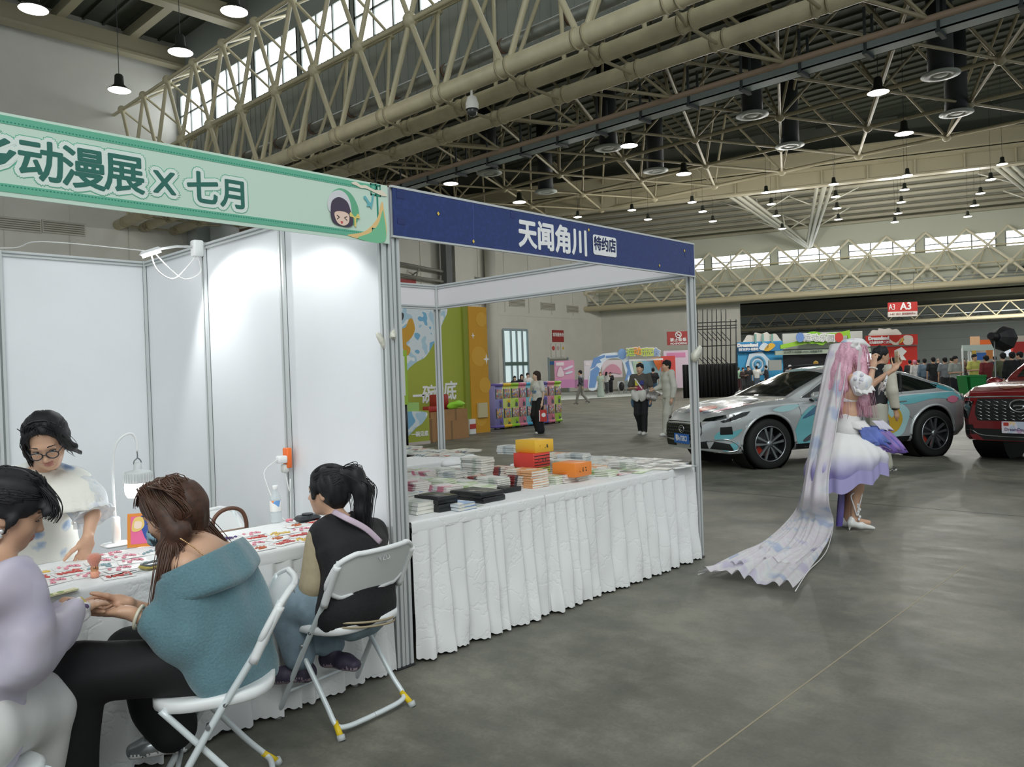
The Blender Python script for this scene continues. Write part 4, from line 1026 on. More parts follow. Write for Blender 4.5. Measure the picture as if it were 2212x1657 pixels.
BK = [ # px, py (centre of the base), kind, w, d, t, n, label, rz
 (900, 1105, 'white', .15, .21, .022, 3, 'white books pile at the table corner beside the front post', 0),
 (942, 1100, 'black', .15, .21, .042, 2, 'black boxed books pile next to the front post', 0, True),
 (1032, 1080, 'black', .2, .27, .03, 2, 'large black boxed books pile at the table edge', .05, True),
 (912, 1078, 'blue', .22, .3, .03, 1, 'white artbook with a blue spine behind the black boxed pile', .1),
 (985, 1098, 'blue', .14, .2, .018, 2, 'blue covered books pile between the two black boxed piles', .02),
 (1003, 1053, 'green', .24, .3, .035, 1, 'large white artbook with green and orange cover print', .1),
 (873, 1058, 'white', .13, .18, .017, 5, 'white comics pile half hidden by the front post', 0),
 (907, 1054, 'white', .13, .18, .014, 5, 'cream comics pile beside the large artbook', .06),
 (920, 1033, 'pink', .13, .18, .011, 5, 'pink topped comics pile behind the cream comics', 0),
 (952, 1031, 'white', .12, .17, .013, 5, 'white comics pile left of the tall comics pile', -.05),
 (978, 1040, 'grey', .13, .18, .012, 6, 'grey comics pile in front of the tall comics pile', .03),
 (1032, 1033, 'white', .15, .21, .017, 9, 'tall white comics pile, highest of the left front table', .04),
 (1083, 1031, 'magred', .12, .17, .013, 6, 'red and white comics pile left of the stacked colour boxes', .02),
 (1116, 1031, 'pink', .12, .17, .011, 4, 'pale pink comics pile in front of the colour boxes', .1),
 (1082, 1060, 'black', .16, .22, .03, 1, 'black boxed book lying in front of the red comics', .03, True),
 (1078, 1049, 'white', .14, .19, .012, 3, 'white comics pile behind the single black box', .03),
 (1140, 1050, 'orange', .17, .24, .016, 7, 'broad white magazines pile with red cover print', .02),
 (1190, 1043, 'green', .13, .18, .014, 4, 'pale green comics pile at the front table edge', .03),
 (1212, 1040, 'pink', .13, .18, .014, 4, 'white comics pile with pink cover at the front edge', 0),
 (1240, 1036, 'white', .13, .18, .012, 3, 'white comics under the orange box', 0),
 (1287, 1024, 'white', .13, .18, .011, 4, 'white comics pile right of the orange box', .03),
 (1305, 1027, 'green', .13, .18, .013, 3, 'grey green comics pile right of the orange box', -.05),
 (1104, 980, 'grey', .16, .22, .02, 4, 'thick grey books pile behind the yellow box', .03),
 (1140, 978, 'blue', .13, .18, .02, 3, 'blue and yellow books pile hidden behind the yellow box', 0),
 (1208, 1020, 'white', .13, .18, .013, 7, 'white comics pile right of the stacked colour boxes', .05),
 (1235, 1012, 'white', .13, .18, .013, 5, 'pale comics pile in the middle of the end table', -.03),
 (1266, 1002, 'grey', .16, .22, .012, 5, 'silver wrapped books pile on the end table', .06),
 (1212, 986, 'orange', .2, .28, .014, 2, 'orange printed magazines at the far side of the end table', .1),
 (1003, 1014, 'white', .18, .25, .012, 2, 'white pads at the back edge of the second row', .1),
 (1000, 1092, 'white', .15, .2, .006, 1, 'single thin white leaflet at the table edge seam', 0),
]
for b in BK: stack(*b[:9], closed=(len(b) > 9))
rs = random.Random(21)
for i in range(22):
    gx = .16+(i % 11)*.205+rs.uniform(-.03, .03); gy = (.42, .80)[i//11]+rs.uniform(-.04, .04)
    if gx > 1.5 and gy > .6: gx = 2.5+.35*rs.random(); gy = .3+.9*rs.random()
    pp = V((gx, gy, TH+.003))-CAM; px = IW/2+FPX*pp.dot(RT)/pp.dot(FW); py = IH/2-FPX*pp.dot(UP)/pp.dot(FW)
    k = ('white', 'grey', 'white', 'pink', 'green', 'white', 'magred', 'grey', 'blue', 'white', 'orange')[i % 11]
    stack(px, py, k, .13, .18, .013, rs.randint(3, 8), '%s comics pile in the %s row of the book tables' % ({'white': 'white', 'grey': 'grey', 'pink': 'pink', 'green': 'pale green', 'magred': 'dark red', 'blue': 'blue', 'orange': 'orange'}[k], 'middle' if gy < .6 else 'rear'), rs.uniform(-.1, .1))
# flat magazines, each its own
fl = [(1310, 1000, 'print'), (1345, 1005, 'grey'), (1380, 1002, 'print'), (1415, 1003, 'white'), (1450, 1004, 'print'), (1300, 990, 'white'), (1335, 992, 'print'), (1370, 993, 'grey'), (1405, 995, 'print'), (1435, 997, 'white'), (1325, 1013, 'pink'), (1360, 1012, 'green'), (1398, 1010, 'white'), (1432, 1011, 'print'), (1465, 1009, 'grey'), (1268, 990, 'print'), (1340, 1022, 'pink'), (1372, 1018, 'green'), (1290, 1018, 'print'), (1245, 1030, 'white'), (1180, 1030, 'print'), (1215, 1035, 'white')]
places = ['under the header of the right side', 'near the free-standing post', 'on the end table']
for i, (x, y, kd) in enumerate(fl):
    stack(x, y, kd, .19, .26, .006, 1, 'glossy wrapped magazine lying flat on the end table by the right post', random.uniform(-.3, .3)+pi/2, group='glossy magazines flat on the end table')
for i, (x, y, kd) in enumerate([(880, 968, 'print'), (905, 972, 'magred'), (930, 975, 'grey'), (955, 977, 'print'), (980, 976, 'magred'), (890, 980, 'grey'), (920, 983, 'print'), (950, 984, 'magred'), (985, 983, 'grey'), (1005, 975, 'print'), (870, 975, 'white')]):
    stack(x, y, kd, .21, .29, .008, 2 if i % 3 == 0 else 1, 'dark printed magazines lying flat on the back table by the slim post', random.uniform(-.25, .25), group='magazines flat on the back table')
for i, (x, y) in enumerate([(955, 1018), (870, 1020), (880, 1035), (925, 1020), (1150, 1000), (1170, 1005), (1240, 995)]):
    stack(x, y, ['grey', 'print', 'pink', 'green'][i % 4], .13, .18, .012, 2, 'comics pair lying in the second book row', random.uniform(-.2, .2), group='comics pairs in the second row')
# boxed comic sets with printed faces
def boxset(c, rz, w, d, h, base, cols, label, seed, stripe=False):
    r = empty('comic_box_set', c, 0, label, 'box', 'boxed comic sets')
    q = MB(); q.rbox((0, 0, h/2), (w, d, h), .004); q.build('case', mat(base, .35), r)
    pr = spots(base, cols, 40, .45, .35, seed=seed, name='box_art')
    q = MB(); q.box((w*.5+.0008, 0, h*.5), (.0015, d*.66, h*.72)); q.build('art_panel', pr, r)
    q = MB(); q.box((-w*.0, -d/2-.0008, h*.5), (w*.5, .0015, h*.3)); q.build('title_panel', spots(base, ['#5a4a2a', '#3a3a3a', base], 60, .5, .4, seed=seed+3), r)
    if stripe:
        q = MB()
        for k in range(4): q.box((w*.5+.0012, -d*.05, h*(.16+k*.22)), (.0025, d*.9, h*.05))
        for k in range(4): q.box((0, -d/2-.0012, h*(.16+k*.22)), (w*.9, .0025, h*.05))
        q.build('spine_stripe', DARK, r)
    r.rotation_euler = (0, 0, rz); return r
b0 = atz(1150, 1027, TH+.003)
boxset(b0, .05, .19, .2, .07, '#C9C65A', ['#4B8A4B', '#2b2b2b', '#d94f3a'], 'yellow green striped box at the bottom of the colour boxes', 1, True)
boxset(b0+V((-.012, -.01, .0705)), .02, .19, .2, .105, '#D9453A', ['#2b2b2b', '#E0B84A', '#F0E8E0', '#7A2C6B'], 'red comic box in the middle of the colour boxes', 2, True)
boxset(b0+V((.035, .0, .176)), -.04, .2, .21, .095, '#F2BE3C', ['#7A4A22', '#D98A3A', '#4a3a2a', '#F4E3B0'], 'yellow comic box on top of the colour boxes', 3)
b1 = atz(1236, 1027, TH+.042)
boxset(b1, .06, .2, .2, .095, '#EF8A35', ['#8A3A22', '#D9542A', '#F2C27A'], 'orange comic box on white comics at the table edge', 4)
# white cloth bundle
f = Soft(.012); c = atz(990, 1003, TH+.02)
for k in range(7): f.ell(c+V((random.uniform(-.16, .16), random.uniform(-.06, .06), .015+.012*(k % 2))), (.09, .06, .03), k=.03)
f.ripple(.012, 45, seed=4); tag(f.mesh('folded_cloth', CLOTH), 'crumpled white cloth bundle behind the book piles', 'cloth')
# ================================================================== hair clip table
CARD = mat('#EEEDEB', .45)
CLIPM = [spots('#F0ECEA', c, 55, .42, .3, seed=i+2, name='clip_print') for i, c in enumerate((['#C9605A', '#E79A93', '#A94444'], ['#E8A8B4', '#D07A8C', '#F4D7DB'], ['#3a3a42', '#6a5f7a', '#22242a'], ['#4f3a72', '#7d63a6', '#2e2547'], ['#E3C25A', '#D8A24A', '#F0E0A8'], ['#9FB7BD', '#6f8f98', '#3b4348'], ['#D98C6A', '#B55A3A', '#EAC2AC']))]
cname = ['red', 'pink', 'black', 'purple', 'yellow', 'grey blue', 'rust red']
CLM = [mat(c, .25) for c in ('#C4524C', '#E39AA8', '#26262c', '#4f3a72', '#DDB850', '#8FA9B0', '#C2683F')]
def clip_card(i):
    r = empty('hair_clip_card', (0, 0, 0))
    q = MB(); q.box((0, 0, .001), (.115, .085, .002)); q.build('card', CARD, r)
    q = MB(); rs = random.Random(i)
    for k in range(rs.randint(6, 9)):
        x, y = rs.uniform(-.045, .045), rs.uniform(-.03, .03); a = rs.uniform(0, pi)
        if i % 2: 
            for e in (-1, 1): q.ball((x+e*.006*cos(a), y+e*.006*sin(a), .006), .0065, 8, 0, None, (1, .8, .6))
            q.ball((x, y, .008), .0035, 6)
        else: q.rbox((x, y, .005), (.03, .008, .006), .003, 0, Matrix.Rotation(a, 3, 'Z'))
    q.build('hair_clips', CLM[i], r)
    q = MB(); q.box((0, .03, .0023), (.09, .012, .0006)); q.build('printed_strip', CLIPM[i], r)
    return r
cp_ = [clip_card(i) for i in range(7)]; used = [False]*7
def put_card(x, y, i, rz, z=TH+.0032):
    o = cp_[i] if not used[i] else copy_tree(cp_[i]); used[i] = True
    o.location = (x, y, z); o.rotation_euler = (0, 0, rz)
    zone = 'between the seated women' if x < -.95 else 'behind the ponytail girl'
    tag(o, 'white card of %s hair clips on the display cloth %s' % (cname[i], zone), 'hair clips', '%s hair clip cards %s' % (cname[i], zone))
rs = random.Random(3)
seq = [0, 1, 2, 1, 0, 5, 6, 0, 1, 4, 1, 0, 3, 5, 1, 6]
k = 0
for iy in range(5):
    for ix in range(13):
        x = -1.6+ix*.122+rs.uniform(-.012, .012)+(.03 if iy % 2 else 0); y = .07+iy*.118+rs.uniform(-.01, .01)
        if x > -.12 or rs.random() < .1: continue
        if -.62 < x < -.0 and iy == 4 : continue
        if (-1.30 < x < -1.1 and .0 < y < .14) or (-1.62 < x < -1.38 and y < .10) or (-1.05 < x < -.93 and .2 < y < .4) or (x < -1.43 and iy == 4) : continue
        put_card(x, y, seq[(k*5+iy) % 16], rs.uniform(-.25, .25)); k += 1
# tray with cards at the front
c = atz(205, 1247, TH+.003)
r = empty('makeup_brush', c, 0, 'chubby pink powder brush standing on the clip table', 'brush')
q = MB(); q.lathe([(.001, 0), (.0155, 0), (.0165, .012), (.0165, .02), (.013, .026)], c, 20); part(q, 'handle', mat('#EFA98C', .25), r)
q = MB(); q.lathe([(.0135, .024), (.0145, .03), (.0155, .036), (.0145, .042), (.013, .046)], c, 20); part(q, 'ferrule', mat('#D9A07A', .15, metal=.9), r)
q = MB(); q.lathe([(.013, .045), (.018, .055), (.0245, .068), (.0265, .08), (.024, .089), (.016, .095), (.001, .097)], c, 24); part(q, 'bristles', mat('#E2917A', .9, bump=.5, nscale=250, sheen=.5), r)
c = atz(128, 1283, TH+.003)
r = empty('sticker_strip', c, 0, 'cream strip with green printed dots at the table edge', 'stickers')
Rs = Matrix.Rotation(radians(12), 3, 'Z')
q = MB(); q.box(c+V((0, 0, .003)), (.13, .03, .006), 0, Rs); part(q, 'strip', mat('#E4DFB4', .5), r)
q = MB()
for k in (-.035, .005): q.cyl(c+Rs @ V((k, 0, .006)), c+Rs @ V((k, 0, .0068)), .012, n=14)
part(q, 'printed_dot', mat('#8FA35A', .5), r)
c = atz(345, 1222, TH+.006)
r = empty('phone', c, 0, 'dark phone in a yellow case lying by the brown haired woman', 'phone')
q = MB(); q.rbox(c+V((0, 0, .007)), (.16, .078, .014), .012, 0, Matrix.Rotation(.15, 3, 'Z')); part(q, 'case', mat('#C9B765', .45), r)
q = MB(); q.rbox(c+V((0, 0, .0145)), (.145, .068, .002), .01, 0, Matrix.Rotation(.15, 3, 'Z')); part(q, 'screen', mat('#4b5456', .2), r)
c = atz(240, 1247, TH+.004)
for nm, dx, dy, a, l in (('tweezers', 0, 0, .2, 'black tweezers lying beside the pink brush'), ('tweezers', .04, -.025, .05, 'silver tweezers lying beside the pink brush')):
    q = MB(); q.tube([c+V((dx, dy, .004)), c+V((dx+.06*cos(a), dy+.06*sin(a), .006)), c+V((dx+.11*cos(a), dy+.11*sin(a), .003))], [.0035, .0015], 6); tag(q.build(nm, DARK if a > .1 else STEEL), l, 'tweezers')
# LED lantern lamp on a stand
bx0 = atz(252, 1180, TH+.003); x0, y0 = bx0.x, bx0.y
top = atx(272, 965, x0+.03)
r = empty('table_lamp', (x0, y0, TH), 0, 'white table lamp with a bulb hanging from a curved stand', 'lamp')
q = MB(); q.rbox((x0, y0, TH+.012), (.13, .1, .018), .02); part(q, 'base', WHITEP, r)
q = MB(); q.rbox((x0, y0, TH+.08), (.035, .03, .13), .008); part(q, 'holder', WHITEP, r)
hz = TH+.54
q = MB(); q.tube([(x0, y0, TH+.1), (x0-.005, y0, TH+.3), (x0+.005, y0, hz-.08), (x0+.035, y0-.005, hz-.02), (x0+.08, y0-.01, hz), (x0+.105, y0-.01, hz-.03), (x0+.108, y0-.01, hz-.09)], .006, 8, sub=6); part(q, 'gooseneck', WHITEP, r)
L0 = V((x0+.108, y0-.01, hz-.09))
q = MB(); q.tube([L0, L0+V((.0, 0, -.03)), L0+V((-.015, 0, -.045)), L0+V((-.018, 0, -.06))], .003, 6, sub=4); q.tube([L0+V((.0, 0, -.03)), L0+V((.015, 0, -.045)), L0+V((.018, 0, -.06))], .003, 6, sub=4); part(q, 'hook', mat('#7c8082', .4, metal=.5), r)
q = MB(); q.lathe([(.001, 0), (.018, 0), (.02, -.03), (.022, -.035), (.058, -.042), (.062, -.05), (.062, -.095), (.058, -.1)], L0+V((0, 0, -.055)), 28); part(q, 'heat_sink', mat('#C9CDCD', .4), r)
q = MB()
for k in range(28): a = 2*pi*k/28; q.box(L0+V((.063*cos(a), .063*sin(a), -.127)), (.006, .003, .045), 0, Matrix.Rotation(a, 3, 'Z'))
part(q, 'cooling_fins', mat('#D5D8D8', .4), r)
q = MB(); q.lathe([(.06, 0), (.063, -.02), (.061, -.05), (.05, -.07), (.001, -.076)], L0+V((0, 0, -.152)), 28); part(q, 'diffuser', mat('#FFFFFF', .4, emit=5), r)
lamp('lamp_glow', 'POINT', L0+V((0, 0, -.27)), 2.0, (.95, 1, 1), r, shadow_soft_size=.05)
# framed colourful print standing on the table (plain generic cartoon art)
c = atz(275, 1184, TH+.003); r = empty('picture_board', c, 0, 'small orange framed cartoon picture standing by the table lamp', 'picture')
ax = V((.86, -.5, 0)).normalized(); Fm = wallframe(c, ax) @ Matrix.Rotation(radians(-12), 4, 'X')
def fr(mb, x0, x1, y0, y1, z0, z1): mb.prism([(x0, y0), (x1, y0), (x1, y1), (x0, y1)], z0, z1, Fm)
q = MB(); fr(q, 0, .19, 0, .16, -.006, 0); part(q, 'board', mat('#E08A2E', .45), r)
q = MB(); fr(q, .015, .175, .015, .145, 0, .0015); part(q, 'picture_ground', mat('#E8689A', .5), r)
for nm, cl, pts, dz in (('drawn_sky', '#2E4FA0', [(.09, .02), (.175, .02), (.175, .145), (.06, .145)], .0016), ('drawn_hair', '#3E8FD0', [(.1, .02), (.165, .02), (.172, .07), (.14, .1), (.1, .08)], .0024), ('drawn_hair', '#E8C872', [(.02, .08), (.03, .135), (.065, .14), (.075, .1), (.05, .075)], .0024), ('drawn_face', '#F3D9C8', [(.032, .09), (.06, .09), (.062, .118), (.035, .12)], .0032), ('drawn_face', '#F3D9C8', [(.115, .03), (.155, .03), (.158, .065), (.112, .065)], .0032), ('drawn_flower', '#F2C33C', [(.115, .1), (.17, .1), (.165, .14), (.125, .142)], .002)):
    q = MB(); q.prism(blob(pts, 4), dz, dz+.0008, Fm); part(q, nm, mat(cl, .5), r)
q = MB(); q.prism([(.1, 0), (.11, 0), (.11, .12), (.1, .12)], -.06, -.05, Fm); part(q, 'strut', DARK, r)
# bottle
c = atz(597, 1128, TH+.003); r = empty('water_bottle', c, 0, 'clear water bottle with white cap on the clip table', 'bottle')
q = MB(); q.lathe([(.001, 0), (.028, .0), (.031, .006), (.031, .05), (.029, .055), (.031, .06), (.031, .12), (.028, .135), (.014, .165), (.0125, .18)], c, 24); part(q, 'bottle_body', mat('#DDE8EC', .08, alpha=.38, spec=.6), r)
q = MB(); q.lathe([(.0315, .062), (.0318, .065), (.0318, .118), (.0315, .12)], c, 24); part(q, 'label', spots('#EDEDEB', ['#E8EEF2', '#6FA0D8', '#E88A4A'], 30, .72, .4), r)
q = MB(); q.lathe([(.001, .202), (.0145, .202), (.0155, .198), (.0155, .18), (.013, .178)], c, 20); part(q, 'cap', WHITEP, r)
c = atz(662, 1128, TH+.003); r = empty('speaker_puck', c, 0, 'flat dark round gadget on the table behind the ponytail girl', 'gadget')
q = MB(); q.rbox(c+V((.02, .02, .018)), (.14, .1, .034), .03); part(q, 'body', mat('#2f3338', .4), r); q = MB(); q.cyl(c+V((.02, .02, .035)), c+V((.02, .02, .043)), .03, n=20); part(q, 'dial', mat('#1f2226', .4), r)
c = atz(625, 1127, TH+.003); q = MB(); q.rbox(c+V((0, 0, .008)), (.035, .025, .015), .006); tag(q.build('eraser', mat('#E58A98', .5)), 'small pink rubber block beside the water bottle', 'eraser')
# ================================================================== people
SKIN = mat('#C99E82', .5, noise=.06, nscale=14); SKIN2 = mat('#D3A88C', .5, noise=.06, nscale=14); SKINF = mat('#E3BFA6', .5)
LIP = mat('#B9796C', .45); NAIL = mat('#D7A094', .3); HAIRB = mat('#17161a', .62, noise=.3, nscale=60); HAIRBR = mat('#4a3024', .58, noise=.35, nscale=50)
EYEW = mat('#E9E6E2', .25); IRIS = mat('#1d1410', .2)
U3 = V((0, 0, 1))
def ortho(f, u=U3):
    f = V(f).normalized(); l = V(u).cross(f).normalized(); u = f.cross(l); return f, u, l
def M3(*cols): return np.array([[c[i] for c in cols] for i in range(3)])
def head(S, c, f, u, s=1.0, mi=0, lip=1, ears=True, fine=True):
    f, u, l = ortho(f, u); A = M3(f, l, u); c = V(c)
    P = lambda a, b, e: c+(f*a+l*b+u*e)*s
    E = lambda a, b, e, rx, ry, rz, k=.015, m=mi, op='u': S.ell(P(a, b, e), (rx*s, ry*s, rz*s), A, k*s, m, op)
    E(-.012, 0, .035, .094, .075, .083); E(.02, 0, -.03, .07, .063, .082, .03)
    E(.05, 0, -.088, .034, .034, .03, .03)
    if fine:
        for b in (-1, 1): E(.052, b*.034, -.032, .03, .026, .03, .025)
        E(.078, 0, .024, .014, .05, .013, .02)
        for b in (-1, 1): E(.104, b*.031, .002, .018, .019, .011, .014, mi, 's')
    S.cone(P(.086, 0, .004), P(.104, 0, -.032), .0065*s, .011*s, .012*s, mi)
    if fine:
        for b in (-1, 1): E(.092, b*.011, -.036, .011, .007, .007, .008)
        E(.088, 0, -.057, .009, .023, .0065, .006, lip); E(.087, 0, -.0685, .009, .018, .0075, .006, lip)
    if ears:
        for b in (-1, 1): E(-.008, b*.076, -.008, .02, .009, .032, .008); E(-.004, b*.083, -.008, .01, .004, .02, .006, mi, 's')
def face(root, c, f, u, s=1.0, gaze=None, closed=False, brow=HAIRB, sides=(-1, 1)):
    f, u, l = ortho(f, u); c = V(c); P = lambda a, b, e: c+(f*a+l*b+u*e)*s
    for b in sides:
        o = P(.0745, b*.031, .002)
        if not closed:
            q = MB(); q.ball(o, .0125*s, 14); ey = part(q, 'eye', EYEW, root)
            g = (V(gaze)-o).normalized() if gaze is not None else f
            q = MB(); q.ball(o+g*.0085*s, .0062*s, 12); part(q, 'iris', IRIS, ey)
        q = MB(); q.tube([P(.083, b*.016, .001 if closed else .006), P(.0885, b*.031, -.003 if closed else .0115), P(.078, b*.048, .001 if closed else .006)], [.0014*s, .0018*s], 6, sub=5); part(q, 'eyelash', IRIS, root)
        q = MB(); q.tube([P(.088, b*.014, .027), P(.0885, b*.03, .033), P(.075, b*.05, .028)], [.0032*s, .0018*s], 6, sub=5); part(q, 'eyebrow', brow, root)
def hand(S, w, d, n, t, s=1.0, curl=.5, mi=0, thumb=.6, spread=.06, nail=None, curls=None):
    """w wrist, d towards the fingers, n the way the palm faces, t thumb side"""
    d = V(d).normalized(); n = V(n); n = (n-d*n.dot(d)).normalized(); t = V(t); t = (t-d*t.dot(d)-n*t.dot(n)).normalized(); w = V(w)
    S.cone(w+d*.012*s, w+d*.078*s, .0165*s, .0125*s, .012*s, mi, t, 2.15)
    S.cone(w-d*.02*s, w+d*.02*s, .0175*s, .0165*s, .015*s, mi, t, 1.3)
    offs = (.0275, .0095, -.009, -.026); lens = (.066, .075, .069, .054)
    for i in range(4):
        p = w+(d*(.082-.004*abs(i-1.2))+t*offs[i])*s; dr = (d+t*spread*(1.5-i)).normalized(); r0 = (.0088, .0092, .0087, .0078)[i]*s
        cv = curls[i] if curls else curl
        a = 0
        for q in range(3):
            a += cv*(.7, 1.0, .7)[q]; v = dr*cos(a)+n*sin(a); L = lens[i]*(.44, .31, .25)[q]*s
            e = p+v*L; S.cone(p, e, r0*(1-.07*q), r0*(1-.07*(q+1)), .004*s, mi); p = e
        if nail is not None: S.ell(p-n*0+(dr*sin(a)-n*cos(a))*.006*s-v*.003*s, (.005*s,)*3, None, .002, nail)
    p = w+(d*.022+t*.024+n*.006)*s; v = (d*.62+t*(1.0-thumb*.6)+n*thumb*.55).normalized()
    S.cone(w+(d*.01+t*.012)*s, p, .0145*s, .0135*s, .012*s, mi)
    for L, r0 in ((.038, .0125), (.03, .0105), (.024, .0095)):
        e = p+v*L*s; S.cone(p, e, r0*s, r0*.88*s, .005*s, mi); p = e; v = (v+d*.3+n*.05).normalized()
def mid(a, b, t=.5): return V(a).lerp(V(b), t)
def shoe(S, ank, toe_dir, s=1.0, mi=0, sole=1, h=.0):
    """sneaker under the ankle joint; the sole lies about .085 below the ankle"""
    d = V(toe_dir); d.z = 0; d = d.normalized() if d.length > 1e-6 else V((1, 0, 0)); l = U3.cross(d); a = V(ank)
    b = a-U3*.05*s
    S.cone(a-d*.005*s, b-d*.03*s, .042*s, .042*s, .02*s, mi, l, .9); S.cone(b-d*.035*s, b+d*.09*s, .04*s, .034*s, .03*s, mi, l, 1.05); S.cone(b+d*.08*s, b+d*.145*s-U3*.008*s, .034*s, .026*s, .03*s, mi, l, 1.35)
    S.cone(b-d*.045*s-U3*.027*s, b+d*.15*s-U3*.027*s, .0125*s, .0115*s, .012*s, sole, l, 3.0)
def stand(base, hd, h=1.68, stride=0.0, arms=('down', 'down'), lean=0.0, look=None, sway=0.0, female=False):
    """joints of a standing or walking figure; hd = heading vector on the floor"""
    f = V((hd[0], hd[1], 0)).normalized(); l = U3.cross(f); k = h/1.7; b = V(base); J = {'f': f, 'l': l, 'k': k}
    P = lambda a, e, z: b+f*a*k+l*e*k+U3*z*k
    J['pel'] = P(0, sway, .93); J['wai'] = P(lean*.12, sway*.5, 1.09); J['che'] = P(lean*.28, 0, 1.27); J['nec'] = P(lean*.42, 0, 1.44); J['hea'] = P(lean*.5+.02, 0, 1.575)
    J['hf'] = V(look).normalized() if look is not None else f
    sw = .165 if female else .185
    for s, n in ((1, 'l'), (-1, 'r')):
        J['sh'+n] = P(lean*.38, s*sw, 1.385); J['hip'+n] = P(0, s*.085+sway, .89)
        st = stride*s
        J['kn'+n] = P(st*.24+.03+(.08 if stride and st < 0 else 0), s*.09+sway*.6, .49); J['an'+n] = P(st*.42-(.06 if stride and st < 0 else 0), s*.085, .085+(.06 if stride and st < -.2 else 0))
        a = arms[0 if n == 'l' else 1]
        base_sh = J['sh'+n]
        tb = {'down': ((-.02, s*.07, -.28), (.03, s*.06, -.52)), 'fwd': ((.02, s*.05, -.27), (.24, s*.0, -.33)), 'bent': ((-.04, s*.08, -.27), (.18, s*-.06, -.22)), 'up': ((.12, s*.06, -.2), (.25, s*.0, .02)), 'swingf': ((.08, s*.06, -.27), (.2, s*.04, -.48)), 'swingb': ((-.12, s*.07, -.25), (-.14, s*.08, -.49)), 'phone': ((.05, s*.05, -.26), (.25, s*-.08, -.14)), 'hip': ((-.06, s*.14, -.26), (.08, s*.04, -.42)), 'hold': ((.0, s*.08, -.28), (.22, s*-.1, -.27))}[a]
        J['el'+n] = base_sh+(f*tb[0][0]+l*tb[0][1]+U3*tb[0][2])*k; J['wr'+n] = base_sh+(f*tb[1][0]+l*tb[1][1]+U3*tb[1][2])*k
    return J
def body(J, root, h=.012, skin=SKIN, female=False, fine=False, hands=True, fineregs=(), lipm=LIP, sm=1, ears=True, upper_only=False, hs=1.0, handspec=None):
    S = Soft(h, fineregs); k = J['k']; l, f = J['l'], J['f']
    lc = J.get('lc', l); lp = J.get('lp', l)
    S.chain([J['pel'], J['wai'], J['che']], [.105*k, .088*k if female else .1*k, .1*k], .05, 0, lc, 1.38)
    S.cone(J['che'], mid(J['che'], J['nec'], .72), .1*k, .07*k, .05, 0, lc, 1.5)
    S.cone(mid(J['che'], J['nec'], .8), J['hea']-V((0, 0, .03)), .047*k if female else .054*k, .045*k if female else .052*k, .03, 0)
    head(S, J['hea'], J['hf'], J.get('hu', U3), k*(.97 if female else 1.0)*hs, 0, 1, ears, fine)
    a = 1 if not female else .9
    for n in 'lr':
        S.cone(mid(J['che'], J['nec'], .55), J['sh'+n], .06*k*a, .052*k*a, .04); S.chain([J['sh'+n], J['el'+n], J['wr'+n]], [.049*k*a, .036*k*a, .024*k*a], .02)
        if not upper_only:
            S.chain([J['hip'+n], J['kn'+n], J['an'+n]], [.085*k, .055*k, .036*k], .03); fd = J.get('fd'+n, f); S.cone(J['an'+n]-V((0, 0, .03)), J['an'+n]+V(fd)*.13*k-V((0, 0, .05)), .032*k, .024*k, .02)
        if hands:
            hsp = (handspec or {}).get(n)
            if hsp: hand(S, J['wr'+n], hsp[0], hsp[1], hsp[2], hsp[3] if len(hsp) > 3 else 1, hsp[4] if len(hsp) > 4 else .4, **(hsp[5] if len(hsp) > 5 else {}))
            else:
                d = (J['wr'+n]-J['el'+n]).normalized(); inward = (l*(-1 if n == 'l' else 1))
                if h < .013: hand(S, J['wr'+n], d, inward+f*.1, f, k, .35)
                else: S.cone(J['wr'+n], J['wr'+n]+d*.1*k, .026*k, .024*k, .02, 0, f, 1.3); S.cone(J['wr'+n]+d*.1*k, J['wr'+n]+d*.16*k+inward*.015, .022*k, .016*k, .02, 0, f, 1.4); S.cone(J['wr'+n]+d*.03*k, J['wr'+n]+d*.08*k+f*.045*k, .014*k, .011*k, .01)
    return S.mesh('body', [skin, lipm, NAIL], root, sm)
def top(J, root, m, h=.014, sleeve='long', hem=.0, loose=.018, name='shirt', female=False, rip=.006, mats=None, extra=None, flare=0, cut_neck=True, sm=1, cuffr=None):
    S = Soft(h); k = J['k']; l = J['l']; lc = J.get('lc', l); g = loose
    hp = J['pel']+(J['pel']-J['wai']).normalized()*(.0+hem)*k
    S.chain([hp, J['wai'], J['che']], [(.11+g+flare)*k if True else 0, (.1+g)*k, (.104+g)*k], .05, 0, lc, 1.36)
    S.cone(J['che'], mid(J['che'], J['nec'], .75), (.104+g)*k, (.07+g*.4)*k, .05, 0, lc, 1.5)
    a = 1 if not female else .9
    for n in 'lr':
        S.cone(mid(J['che'], J['nec'], .55), J['sh'+n], (.062+g*.5)*k*a, (.055+g*.6)*k*a, .04)
        if sleeve == 'short': S.cone(J['sh'+n], mid(J['sh'+n], J['el'+n], .72), (.055+g*.7)*k*a, (.052+g*1.0)*k*a, .02, 0)
        elif sleeve == 'long': S.chain([J['sh'+n], J['el'+n], mid(J['el'+n], J['wr'+n], .96)], [(.055+g*.7)*k*a, (.045+g*.9)*k*a, (.034+g*.7)*k*a], .02, 1 if mats else 0)
    if cut_neck: S.cone(J['nec']+U3*.0, J['hea'], .06*k, .06*k, .01, 0, op='s')
    if extra: extra(S)
    if rip: S.ripple(rip, 26, (J['nec']-J['pel']), seed=int(abs(J['pel'].x)*10) % 50)
    d = (J['pel']-J['wai']).normalized(); S.slab(hp+d*.02*k, d) if True else None
    if sleeve == 'short': pass
    return S.mesh(name, mats or m, root, sm)
